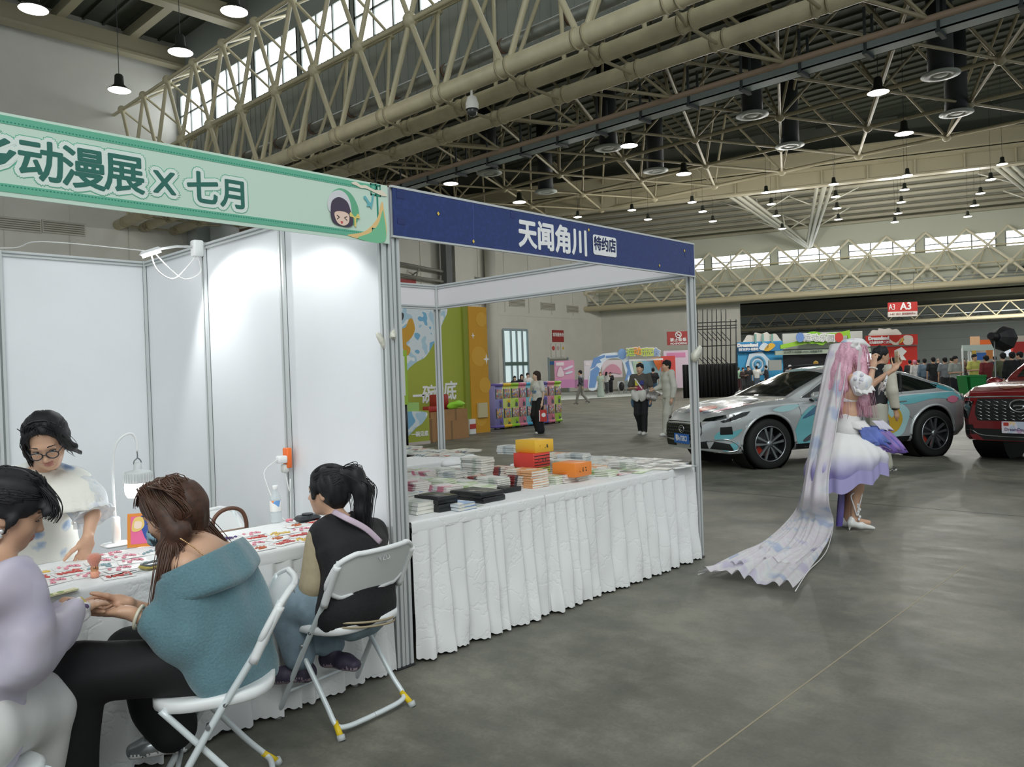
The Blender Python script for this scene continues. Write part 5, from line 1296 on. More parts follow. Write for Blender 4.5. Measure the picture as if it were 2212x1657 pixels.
def trousers(J, root, m, h=.014, flare=.0, loose=.014, length=1.0, name='trousers', rip=.006, sm=1):
    S = Soft(h); k = J['k']; lp = J.get('lp', J['l']); g = loose
    S.cone(mid(J['pel'], J['wai'], .25), J['pel']-V((0, 0, .02)), (.1+g*.6)*k, (.106+g*.6)*k, .04, 0, lp, 1.38)
    for n in 'lr':
        e = mid(J['kn'+n], J['an'+n], .98*length)
        S.chain([J['hip'+n], J['kn'+n], e], [(.09+g)*k, (.06+g+flare*.5)*k, (.045+g+flare)*k], .03)
    if rip: S.ripple(rip, 24, U3, seed=int(abs(J['pel'].y)*10) % 50)
    return S.mesh(name, m, root, sm)
def shoes(J, root, m, sole=None, h=.011, lift=0):
    for n in 'lr':
        S = Soft(h); shoe(S, J['an'+n], J.get('fd'+n, J['f']), J['k'], 0, 1); S.mesh('shoe', [m, sole or WHT], root)
def hair_short(J, root, m=HAIRB, h=.012, fringe=.0, vol=1.0, back=0, sm=1, name='hair'):
    S = Soft(h); k = J['k']; f, u, l = ortho(J['hf'], J.get('hu', U3)); A = M3(f, l, u); c = J['hea']
    P = lambda a, b, e: c+(f*a+l*b+u*e)*k
    S.ell(P(-.018, 0, .048), (.1*k*vol, .084*k*vol, .088*k*vol), A, .02); S.ell(P(-.05, 0, -.0), (.062*k*vol, .076*k*vol, .08*k), A, .02)
    if back: S.chain([P(-.06, 0, -.02), P(-.075, 0, -.12), P(-.07, 0, -.12-back)], [.07*k, .062*k, .05*k], .03, 0, l, 1.35)
    S.ell(P(.1, 0, -.045+fringe*0), (.07*k, .062*k, (.085-fringe)*k), A, .012, 0, 's')
    S.ripple(.006, 70, u, seed=3)
    return S.mesh(name, m, root, sm)
def hair_strands(q, pts, n, spread, r=.0022, seed=0, sub=5, taper=True):
    """loose strands following a guide line; spread = widths along the guide in three directions"""
    rs = random.Random(seed)
    for i in range(n):
        a, b = rs.gauss(0, 1), rs.gauss(0, 1); P = []
        for j, (p, w1, w2) in enumerate(pts):
            P.append(V(p)+V(w1)*a*.5+V(w2)*b*.5+V((rs.uniform(-1, 1), rs.uniform(-1, 1), rs.uniform(-1, 1)))*.003)
        q.tube(P, [r, r*.5] if taper else r, 4, sub=sub)
def cap_strands(q, P, n, tie, seed=0, r=.002, lo=-.5, c=(-.018, 0, .05), R=(.110, .091, .094)):
    """combed strands over the skull from the hairline to the tie point"""
    rs = random.Random(seed); t = V([(tie[i]-c[i])/R[i] for i in range(3)]); t.normalize()
    for i in range(n):
        az = rs.uniform(-2.6, 2.6); el = .42-.55*min(1, (abs(az)/1.5)**1.6)+rs.uniform(0, .5); d = V((cos(az)*cos(el), sin(az)*cos(el), sin(el)))
        if d.dot(t) < -.98: continue
        pts = []
        for k in range(7): s = k/6; v = d.lerp(t, s).normalized()*(1+.015*rs.random()); pts.append(P(c[0]+v.x*R[0], c[1]+v.y*R[1], c[2]+v.z*R[2]))
        q.tube(pts, [r, r*.7], 4, sub=2)
def person(name, base, label, group=None, cat='person'):
    return empty('person', (base[0], base[1], 0), 0, label, cat, group)
# ------------------------------------------------------------------ the woman in the blue sweater (brown hair, mask)
def w3():
    Fc = V((-.87, .48, 0)); Lc = V((-.48, -.87, 0))
    J = dict(f=Fc, l=Lc, k=.97)
    J['pel'] = at(482, 1418, 2.88); J['wai'] = at(482, 1335, 2.90); J['che'] = at(452, 1245, 2.88); J['nec'] = at(428, 1172, 2.86); J['hea'] = at(368, 1108, 2.86)
    J['lc'] = (at(400, 1215, 2.73)-at(490, 1195, 3.02)).normalized()
    J['hf'] = (-RT*.93+FW*.12-U3*.42).normalized(); J['hu'] = (U3*.92-RT*.4).normalized()
    J['shl'] = at(402, 1222, 2.74); J['shr'] = at(478, 1195, 3.0)
    J['ell'] = at(392, 1372, 2.70); J['wrl'] = at(272, 1322, 2.655); J['elr'] = at(400, 1345, 2.93); J['wrr'] = at(268, 1302, 2.755)
    J['hipl'] = at(470, 1440, 2.80); J['hipr'] = at(490, 1425, 2.97)
    J['knl'] = at(165, 1455, 2.60); J['knr'] = at(285, 1410, 2.95); J['anl'] = at(120, 1690, 2.68); J['anr'] = at(372, 1575, 2.99)
    J['anl'].z = max(J['anl'].z, .09)
    J['fdl'] = Fc; J['fdr'] = Fc
    r = person('person', J['pel'], 'person with long brown hair in a blue off-shoulder sweater, seated, wearing a mask')
    fl = [(np.array(J['hea'])-.17, np.array(J['hea'])+.17, .0055), (np.array(J['wrl'])-.14, np.array(J['wrl'])+.12, .006)]
    tl = (at(188, 1328, 2.66)-J['wrl'])
    body(J, r, .011, SKIN2, True, True, True, fl, ears=True, handspec={'l': (tl, U3*.9+FW*.3, FW*.9-RT*.2, .95, .55), 'r': (at(205, 1302, 2.74)-J['wrr'], -U3*.3-FW*.6, U3, .95, .45)})
    face(r, J['hea'], J['hf'], J['hu'], .94, closed=True, brow=HAIRBR)
    # sweater: slips off the shoulders, wide folded band on top
    KN = mat('#5e828c', .85, noise=.12, nscale=120, bump=.25, sheen=.4)
    S = Soft(.011); dw = (J['pel']-J['wai']).normalized(); lc = J['lc']
    hem = J['pel']+V((.02, -.02, -.045))
    S.chain([hem, J['wai'], J['che']+V((0, 0, -.02))], [.142, .128, .128], .06, 0, lc, 1.36)
    S.chain([at(440, 1400, 2.8), at(500, 1330, 2.94)], [.12, .13], .05)
    for n, fo in (('l', .52), ('r', .5)):
        S.chain([J['sh'+n]+V((0, 0, -.03)), J['el'+n]], [.082, .078], .04); S.chain([J['el'+n], mid(J['el'+n], J['wr'+n], fo)], [.076, .05], .03)
    S.ripple(.016, 24, (.3, .2, .9), seed=11)
    # neckline plane: from the near upper arm up over the back
    a, b, c = at(348, 1250, 2.62), at(486, 1185, 2.78), at(470, 1190, 3.15)
    nrm = (b-a).cross(c-a).normalized(); nrm = nrm if nrm.z > 0 else -nrm
    S.slab((a+b)/2, nrm)
    S.slab(hem+V((0, 0, -.05)), (0, 0, -1))
    S.mesh('sweater', KN, r)
    # folded band: ring swept around chest and upper arms
    cen = mid(J['che'], J['nec'], .1); 
    q = MB(); rows = []; nn = 60; ax = lc; fx = U3.cross(ax).normalized() if False else (J['f']-ax*J['f'].dot(ax)).normalized()
    up = nrm
    ax2 = (ax-up*ax.dot(up)).normalized(); fx2 = up.cross(ax2)
    if fx2.dot(J['f']) < 0: fx2 = -fx2
    cc = mid(J['shl'], J['shr'])
    cc = cc-up*((cc-(a+b)/2).dot(up))
    Pf = [(-.012, .0), (.004, .012), (.012, .01), (.019, -.02), (.028, -.06), (.034, -.1), (.026, -.12), (.0, -.125)]
    for (off, dz) in Pf:
        row = []
        for i in range(nn):
            t = 2*pi*i/nn; ca, sa = cos(t), sin(t); p_ = 2.6
            rx, ry = .182+off, .112+off
            rr = (abs(ca/rx)**p_+abs(sa/ry)**p_)**(-1/p_)
            w_ = .006*sin(3*t+1)+.004*sin(7*t)
            row.append(cc+ax2*ca*(rr+w_)+fx2*sa*(rr+w_)+up*(dz+.012*sin(2*t+.8)*(dz < -.05)))
        rows.append(row)
    q.grid(rows, closed=True); o = part(q, 'folded_band', KN, r); so = o.modifiers.new('sub', 'SUBSURF'); so.levels = so.render_levels = 1
    BK = mat('#0d0d0f', .75, noise=.15, nscale=30)
    S = Soft(.012); S.cone(J['pel']+V((0, 0, .04)), J['pel']+V((0, 0, -.02)), .12, .13, .04, 0, J['lc'], 1.3)
    for n, fl_ in (('l', .13), ('r', .09)):
        S.chain([J['hip'+n], J['kn'+n], mid(J['kn'+n], J['an'+n], .97)], [.102, .083, fl_], .035)
    S.ripple(.010, 26, (-.6, .3, -.3), seed=5); S.mesh('trousers', BK, r)
    for n in 'lr':
        S = Soft(.009); shoe(S, J['an'+n], J['fd'+n], .95, 0, 1); S.mesh('shoe', [mat('#9a9ea0', .25, metal=.6), mat('#e6e6e6', .5)], r)
    # hair
    f, u, l = ortho(J['hf'], J['hu']); P = lambda a_, b_, e_: J['hea']+(f*a_+l*b_+u*e_)*.95
    S = Soft(.008); A = M3(f, l, u)
    S.ell(P(-.014, 0, .045), (.104, .087, .09), A, .02); S.ell(P(-.055, 0, 0), (.07, .082, .09), A, .03)
    S.chain([P(-.075, 0, 0), at(405, 1140, 2.93), at(455, 1190, 3.0), at(505, 1240, 3.0), at(540, 1285, 2.98)], [.075, .07, .052, .04, .018], .03, 0, (J['f']*.3+U3), 1.1)
    S.chain([P(-.02, .08, .02), P(-.045, .088, -.06), at(366, 1185, 2.76), at(352, 1255, 2.72)], [.022, .03, .03, .012], .02, 0, RT, 1.3)
    S.chain([P(-.03, .08, .0), P(-.05, .085, -.08), at(372, 1165, 2.78)], [.03, .04, .03], .02)
    S.ell(P(.105, 0, -.04), (.085, .08, .10), A, .012, 0, 's')
    S.ripple(.003, 120, (RT*.5-U3), seed=2); S.mesh('hair', HAIRBR, r)
    q = MB(); w1, w2 = U3*.05+FW*.02, FW*.06
    hair_strands(q, [(P(-.05, .04, .12), l*.06, f*.05), (P(-.12, .03, .03), l*.07, u*.05), (at(440, 1165, 2.9), w1*1.4, w2), (at(490, 1220, 2.95), w1*1.3, w2), (at(530, 1265, 2.94), w1, w2), (at(552, 1305, 2.93), w1*1.0, w2)], 150, 0, .0024, 1)
    hair_strands(q, [(P(.02, .03, .133), f*.04, l*.03), (P(-.01, .084, .06), f*.03, l*.01), (P(-.035, .094, -.03), f*.03, l*.01), (at(368, 1185, 2.74), RT*.04, FW*.02), (at(356, 1250, 2.70), RT*.04, FW*.02), (at(346, 1310, 2.70), RT*.04, FW*.02)], 130, 0, .0022, 2)
    hair_strands(q, [(P(.02, .0, .137), l*.05, u*.006), (P(.07, .01, .108), l*.045, u*.006), (P(.092, .02, .075), l*.035, u*.006)], 60, 0, .002, 3)
    hair_strands(q, [(P(.0, .03, .133), f*.045, l*.02), (P(-.03, .088, .06), f*.05, l*.006), (P(-.055, .098, -.04), f*.05, l*.008), (at(396, 1150, 2.8), RT*.07, FW*.03)], 130, 0, .0022, 13)
    part(q, 'hair_strands', mat('#553829', .3), r)
    # mask and its ear loop
    S = Soft(.006); Mk = M3(f, l, u)
    S.ell(P(.05, 0, -.062), (.064, .072, .062), Mk, .01); S.ell(P(.04, 0, -.062), (.061, .071, .075), Mk, .006, 0, 's')
    S.slab(P(.02, 0, 0), -f); S.slab(P(0, 0, -.012), u); S.ripple(.002, 130, l, seed=1); S.mesh('face_mask', mat('#8FB2C4', .7), r)
    q = MB(); q.tube([P(.045, .064, -.03), P(.02, .077, -.01), P(-.015, .084, .01), P(-.02, .085, -.02), P(.03, .07, -.085)], .0018, 6, sub=5); part(q, 'ear_loop', WHITEP, r)
    # beaded strap and bracelet
    q = MB(); pts = spline([at(398, 1160, 2.74), at(425, 1178, 2.75), at(450, 1200, 2.78), at(458, 1215, 2.79)], 9)
    for p in pts: q.ball(p-FW*.03, .0032, 6)
    part(q, 'beaded_strap', mat('#D8B080', .2, metal=.6), r)
    q = MB(); d = (J['wrl']-J['ell']).normalized(); x = d.orthogonal().normalized(); y = d.cross(x); c0 = J['wrl']-d*.045
    q.tube([c0+(x*cos(t)+y*sin(t))*.037+d*.01*sin(t) for t in np.linspace(0, 2*pi, 25)[:-1]], .0055, 8, closed=True); part(q, 'bracelet', mat('#D9D3BE', .3), r)
w3()
# ------------------------------------------------------------------ the girl with the ponytail
def girl():
    J = dict(f=(-RT*.85+FW*.5).normalized(), k=.92); J['f'].z = 0; J['l'] = U3.cross(J['f'])
    J['pel'] = at(768, 1308, 3.55); J['wai'] = at(770, 1242, 3.59); J['che'] = at(752, 1182, 3.63); J['nec'] = at(735, 1125, 3.66); J['hea'] = at(708, 1062, 3.68)
    J['lc'] = (at(700, 1150, 3.54)-at(800, 1145, 3.82)).normalized()
    J['hf'] = (-RT*.97+FW*.22-U3*.06).normalized(); J['hu'] = U3
    J['shl'] = at(700, 1160, 3.56); J['shr'] = at(800, 1150, 3.82); J['ell'] = at(682, 1265, 3.50); J['wrl'] = at(660, 1272, 3.66); J['elr'] = at(830, 1250, 3.85); J['wrr'] = at(700, 1285, 3.8)
    J['hipl'] = at(745, 1326, 3.50); J['hipr'] = at(800, 1316, 3.66); J['knl'] = at(612, 1300, 3.50); J['knr'] = at(640, 1285, 3.70); J['anl'] = at(648, 1432, 3.52); J['anr'] = at(718, 1402, 3.60)
    J['fdl'] = (-RT*.6-FW*.1); J['fdr'] = (RT*.55-FW*.3)
    r = person('person', J['pel'], 'person with black ponytail in black and beige jacket, seated on folding chair')
    fl = [(np.array(J['hea'])-.16, np.array(J['hea'])+.15, .0055)]
    body(J, r, .011, SKIN2, True, True, True, fl, handspec={'l': (-RT*.6+FW*.5-U3*.1, -U3, FW*.5, .9, .5), 'r': (-RT, -U3, -FW, .9, .5)})
    face(r, J['hea'], J['hf'], J['hu'], .89, gaze=J['hea']-RT*2+FW*.3)
    BLK = mat('#151417', .8, noise=.2, nscale=60, bump=.15); BEI = mat('#A89A7E', .8, noise=.08, nscale=40)
    S = Soft(.011); lc = J['lc']; g = .03
    hem = J['pel']+V((0, 0, -.035)); S2 = Soft(.011)
    S.chain([hem, J['pel'], J['wai'], J['che']], [.135, .14, .132, .128], .05, 0, lc, 1.36); S.cone(J['che'], mid(J['che'], J['nec'], .72), .128, .082, .05, 0, lc, 1.5)
    for n in 'lr':
        S.cone(mid(J['che'], J['nec'], .5), J['sh'+n], .07, .068, .04)
        S.cone(J['sh'+n], mid(J['sh'+n], J['el'+n], .12), .068, .067, .02, 0)
        S2.chain([mid(J['sh'+n], J['el'+n], .08), J['el'+n]], [.067, .065], .015); S2.cone(J['el'+n], mid(J['el'+n], J['wr'+n], .85), .063, .043, .015)
    S.cone(J['nec']+V((0, 0, .02)), J['hea'], .05, .05, .01, 0, op='s')
    S.ripple(.008, 25, U3, seed=4); S.slab(hem+V((0, 0, -.04)), (0, 0, -1)); S.mesh('jacket', BLK, r); S2.ripple(.008, 28, U3, seed=6); S2.mesh('sleeves', BEI, r)
    # ribbed hem with two beige stripes
    fx = (J['f']-lc*J['f'].dot(lc)).normalized()
    for dz, rr_, m, nm in ((-.012, .0, BEI, 'hem_stripe'), (-.032, .0, BEI, 'hem_stripe')):
        q = MB(); q.tube([hem+V((0, 0, dz))+lc*cos(t)*(.135*1.36+.016)+fx*sin(t)*(.135+.016) for t in np.linspace(0, 2*pi, 48)[:-1]], .005, 6, closed=True); part(q, nm, m, r)
    q = MB(); q.tube([J['nec']+V((0, 0, .012))+lc*cos(t)*.058+fx*sin(t)*.062 for t in np.linspace(0, 2*pi, 30)[:-1]], .013, 8, closed=True); part(q, 'collar', BEI, r)
    q = MB(); q.tube([at(720, 1105, 3.60), at(745, 1118, 3.54), at(790, 1142, 3.57), at(822, 1172, 3.62)], [.014, .014], 8, sub=5, flat=.25); part(q, 'bag_strap', mat('#C9B5C4', .6), r)
    JE = mat('#7d909c', .85, noise=.16, nscale=26, bump=.1)
    S = Soft(.011); S.cone(J['pel']+V((0, 0, .02)), J['pel']-V((0, 0, .03)), .115, .12, .04, 0, lc, 1.3)
    for n in 'lr': S.chain([J['hip'+n], J['kn'+n], mid(J['kn'+n], J['an'+n], .9)], [.092, .072, .066], .03)
    S.ripple(.007, 28, U3, seed=9); S.mesh('jeans', JE, r)
    for n in 'lr':
        S = Soft(.008); shoe(S, J['an'+n], J['fd'+n], .9, 0, 1); S.mesh('shoe', [mat('#3b3346', .6, noise=.3, nscale=30), mat('#8f7f86', .5)], r)
    f, u, l = ortho(J['hf'], J['hu']); A = M3(f, l, u); P = lambda a_, b_, e_: J['hea']+(f*a_+l*b_+u*e_)*.9
    S = Soft(.008); S.ell(P(-.016, 0, .045), (.1, .083, .088), A, .02); S.ell(P(-.05, 0, -.005), (.062, .078, .08), A, .02)
    S.chain([P(.045, .072, .035), P(.04, .078, -.02), P(.035, .072, -.06)], [.016, .011, .004], .015)
    S.ell(P(.105, 0, -.035), (.09, .082, .115), A, .012, 0, 's')
    S.chain([P(-.1, 0, .09), P(-.16, 0, .075), P(-.19, 0, .0), P(-.185, 0, -.1), P(-.18, 0, -.19)], [.03, .042, .04, .034, .010], .02)
    S.ripple(.004, 110, u, seed=7); S.mesh('hair', HAIRB, r)
    q = MB(); hair_strands(q, [(P(-.1, 0, .1), l*.03, u*.02), (P(-.165, 0, .095), l*.05, u*.03), (P(-.205, 0, .02), l*.05, f*.06), (P(-.2, 0, -.09), l*.05, f*.05), (P(-.185, 0, -.23), l*.03, f*.04)], 90, 0, .0022, 5); part(q, 'ponytail', HAIRB, r); q = MB(); cap_strands(q, P, 220, (-.11, 0, .09), 2); part(q, 'combed_strands', HAIRB, r)
    q = MB(); q.tube([P(-.112, 0, .093)+l*cos(t)*.03+(u*.8+f*.4)*sin(t)*.03 for t in np.linspace(0, 2*pi, 16)[:-1]], .008, 6, closed=True); part(q, 'hair_band', mat('#2a2632', .6), r)
girl()
# ------------------------------------------------------------------ the woman standing behind the table
def w1():
    J = dict(f=(-FW*.85+RT*.35).normalized(), k=.97); J['f'].z = 0; J['l'] = U3.cross(J['f'])
    J['pel'] = at(78, 1230, 3.80); J['wai'] = at(80, 1150, 3.76); J['che'] = at(88, 1070, 3.66); J['nec'] = at(95, 1012, 3.58); J['hea'] = at(102, 955, 3.48)
    J['shr'] = at(8, 1035, 3.62); J['shl'] = at(165, 1042, 3.66); J['ell'] = at(200, 1112, 3.60); J['wrl'] = at(188, 1168, 3.52); J['elr'] = at(-20, 1130, 3.6); J['wrr'] = at(-10, 1190, 3.5)
    J['lc'] = (J['shl']-J['shr']).normalized(); J['hf'] = (-FW*.78+RT*.30-U3*.52).normalized(); J['hu'] = (U3-FW*.4).normalized()
    b = J['pel']
    for n, s in (('l', 1), ('r', -1)): J['hip'+n] = b+J['l']*s*.085-U3*.04; J['kn'+n] = V((b.x+J['l'].x*s*.09, b.y+J['l'].y*s*.09, .47)); J['an'+n] = V((b.x+J['l'].x*s*.09, b.y+J['l'].y*s*.09+.02, .085))
    r = person('person', b, 'person with glasses in a white blue-flowered dress standing behind the table')
    fl = [(np.array(J['hea'])-.17, np.array(J['hea'])+.16, .0055), (np.array(J['wrl'])-.12, np.array(J['wrl'])+.08, .0055)]
    tip = atz(180, 1205, TH+.01)
    body(J, r, .012, SKIN2, True, True, True, fl, handspec={'l': (tip-J['wrl'], -FW*.3-U3*.6, -RT*1, .95, .3, dict(spread=.12)), 'r': (-U3, RT, -FW, .95, .4)})
    face(r, J['hea'], J['hf'], J['hu'], .94, gaze=J['hea']-FW+RT*.7-U3*.4)
    f, u, l = ortho(J['hf'], J['hu']); A = M3(f, l, u); P = lambda a_, b_, e_: J['hea']+(f*a_+l*b_+u*e_)*.95
    GL = mat('#2a3038', .3)
    for b_ in (-1, 1):
        q = MB(); q.tube([P(.104-.006*abs(cos(t)), b_*.033+.025*cos(t), -.004+.019*sin(t)) for t in np.linspace(0, 2*pi, 26)[:-1]], .0026, 6, closed=True); q.tube([P(.096, b_*.058, .002), P(.05, b_*.078, .004), P(-.01, b_*.083, .0)], .0022, 6); part(q, 'glasses_rim', GL, r)
    q = MB(); q.tube([P(.102, -.009, -.002), P(.106, 0, .002), P(.102, .009, -.002)], .0024, 6); part(q, 'glasses_bridge', GL, r)
    # dress
    DR = spots('#E6E6DF', ['#A9BCD3', '#8FA9C8', '#D5DAD8'], 13, .62, .75, name='flower_print')
    def fl_mat():
        m = bpy.data.materials.new('flower_dress'); m.use_nodes = True; nt = m.node_tree; bs = nt.nodes['Principled BSDF']; bs.inputs['Roughness'].default_value = .8
        tc = nt.nodes.new('ShaderNodeTexCoord'); v = nt.nodes.new('ShaderNodeTexVoronoi'); v.inputs['Scale'].default_value = 9.5; v.inputs['Randomness'].default_value = .75
        n = nt.nodes.new('ShaderNodeTexNoise'); n.inputs['Scale'].default_value = 30
        nt.links.new(tc.outputs['Object'], v.inputs['Vector']); nt.links.new(tc.outputs['Object'], n.inputs['Vector'])
        ad = nt.nodes.new('ShaderNodeMath'); ad.operation = 'MULTIPLY_ADD'; ad.inputs[1].default_value = .32; nt.links.new(n.outputs['Fac'], ad.inputs[0]); nt.links.new(v.outputs['Distance'], ad.inputs[2])
        rr = nt.nodes.new('ShaderNodeValToRGB'); e = rr.color_ramp.elements; e[0].position = .27; e[0].color = srgb('#7f95b8')+(1,); e[1].position = .50; e[1].color = srgb('#E8E8E1')+(1,)
        x = e.new(.40); x.color = srgb('#B3C4D8')+(1,)
        nt.links.new(ad.outputs[0], rr.inputs[0]); nt.links.new(rr.outputs[0], bs.inputs['Base Color']); return m
    S = Soft(.012); lc = J['lc']; lp = J['l']
    S.chain([J['pel']-U3*.3, J['pel'], J['wai'], J['che']], [.21, .165, .116, .125], .05, 0, lc, 1.32); S.cone(J['che'], mid(J['che'], J['nec'], .75), .12, .075, .05, 0, lc, 1.6)
    S.cone(J['pel']-U3*.28, V((J['pel'].x, J['pel'].y, .3)), .2, .26, .05, 0, lc, 1.2)
    for n in 'lr': S.cone(mid(J['che'], J['nec'], .5), J['sh'+n], .07, .06, .04)
    S.cone(J['nec']-U3*.03-FW*.05, J['hea'], .062, .06, .01, 0, op='s'); S.ripple(.008, 22, U3, seed=3); S.mesh('dress', fl_mat(), r)
    SH = sheer('#E3E6EA', .62, cols=['#C4D0E2', '#ECEDEE', '#DDE3EA'], ns=22, name='sheer_sleeve')
    for n in 'lr':
        S = Soft(.009); S.chain([J['sh'+n], mid(J['sh'+n], J['el'+n], .5), mid(J['sh'+n], J['el'+n], 1.0)], [.072, .088, .082], .03); S.ripple(.010, 40, J['el'+n]-J['sh'+n], seed=8); S.slab(mid(J['sh'+n], J['el'+n], .98), J['el'+n]-J['sh'+n]); S.mesh('sheer_sleeve', SH, r)
        q = MB(); d = (J['el'+n]-J['sh'+n]).normalized(); x = d.orthogonal().normalized(); y = d.cross(x); c0 = mid(J['sh'+n], J['el'+n], 1.0)
        rows = [[c0+d*dz+(x*cos(t)+y*sin(t))*(rr_+.006*sin(t*9)) for t in np.linspace(0, 2*pi, 64)[:-1]] for dz, rr_ in ((-.015, .082), (0, .084), (.015, .092))]
        q.grid(rows, closed=True); part(q, 'sleeve_frill', SH, r)
    # big cape collar with frilled edge
    CO = mat('#E9E7DE', .85, bump=.25, nscale=40)
    q = MB(); rows = []; cc = J['nec']-U3*.0
    fx = (U3.cross(lc)).normalized(); fx = fx if fx.dot(-FW) > 0 else -fx
    for k_, (rr_, dz) in enumerate(((.07, .0), (.10, -.018), (.14, -.045), (.17, -.085), (.185, -.125), (.195, -.135))):
        row = []
        for i in range(90):
            t = 2*pi*i/90; fr_ = .008*sin(t*24) if k_ > 3 else 0
            ex = 1.0+.12*abs(cos(t)); gap = .04*max(0, sin(t))**8*(k_)/3
            row.append(cc+lc*cos(t)*(rr_*1.18+fr_)*ex+fx*sin(t)*(rr_*.82+fr_)+U3*(dz-abs(cos(t))**2*.02*k_/5-gap*.5-.03*(k_ > 0)*max(0, sin(t))))
        rows.append(row)
    q.grid(rows, closed=True); o = part(q, 'cape_collar', CO, r); so = o.modifiers.new('thick', 'SOLIDIFY'); so.thickness = .004
    q = MB(); b0 = J['nec']+fx*.085-U3*.035
    for s_ in (-1, 1): q.tube([b0, b0+lc*s_*.025+U3*.012, b0+lc*s_*.035-U3*.01, b0], .005, 6, sub=4); q.tube([b0, b0+lc*s_*.012-U3*.06, b0+lc*s_*.02-U3*.11], .004, 6, sub=4, flat=.5)
    part(q, 'neck_bow', mat('#8d8a7a', .7), r)
    # hair: half up, dark, side locks
    S = Soft(.008); S.ell(P(-.016, 0, .052), (.106, .09, .09), A, .02); S.ell(P(-.05, 0, 0), (.07, .085, .09), A, .03)
    S.chain([P(-.02, -.08, .0), P(-.04, -.092, -.08), P(-.06, -.1, -.14)], [.03, .026, .012], .02); S.chain([P(.02, .082, .03), P(-.0, .092, -.05), P(-.06, .1, -.13)], [.016, .018, .008], .02)
    S.ell(P(.108, 0, -.012), (.078, .08, .118), A, .012, 0, 's'); S.ripple(.003, 110, f, seed=12); S.mesh('hair', HAIRB, r)
    q = MB()
    hair_strands(q, [(P(.05, .03, .135), l*.05, f*.03), (P(.055, .075, .07), f*.03, l*.01), (P(.03, .093, .0), f*.04, l*.01), (P(.0, .1, -.06), f*.04, l*.02)], 40, 0, .002, 6)
    hair_strands(q, [(P(.04, -.03, .135), l*.05, f*.03), (P(.05, -.075, .06), f*.03, l*.01), (P(.0, -.095, -.03), f*.04, l*.01), (P(-.05, -.1, -.16), f*.04, l*.02)], 40, 0, .002, 7)
    cap_strands(q, P, 200, (-.11, 0, .04), 4); part(q, 'hair_strands', HAIRB, r)
    q = MB(); q.tube([P(.02, -.086, .07), P(.03, -.05, .125), P(.035, 0, .146), P(.03, .05, .125), P(.02, .086, .07)], .0035, 6, sub=6); part(q, 'hair_band', mat('#2b2a30', .3), r)
    for n in 'lr':
        S = Soft(.012); shoe(S, J['an'+n], J['f'], .95, 0, 1); S.mesh('shoe', [WHT, WHT], r)
w1()
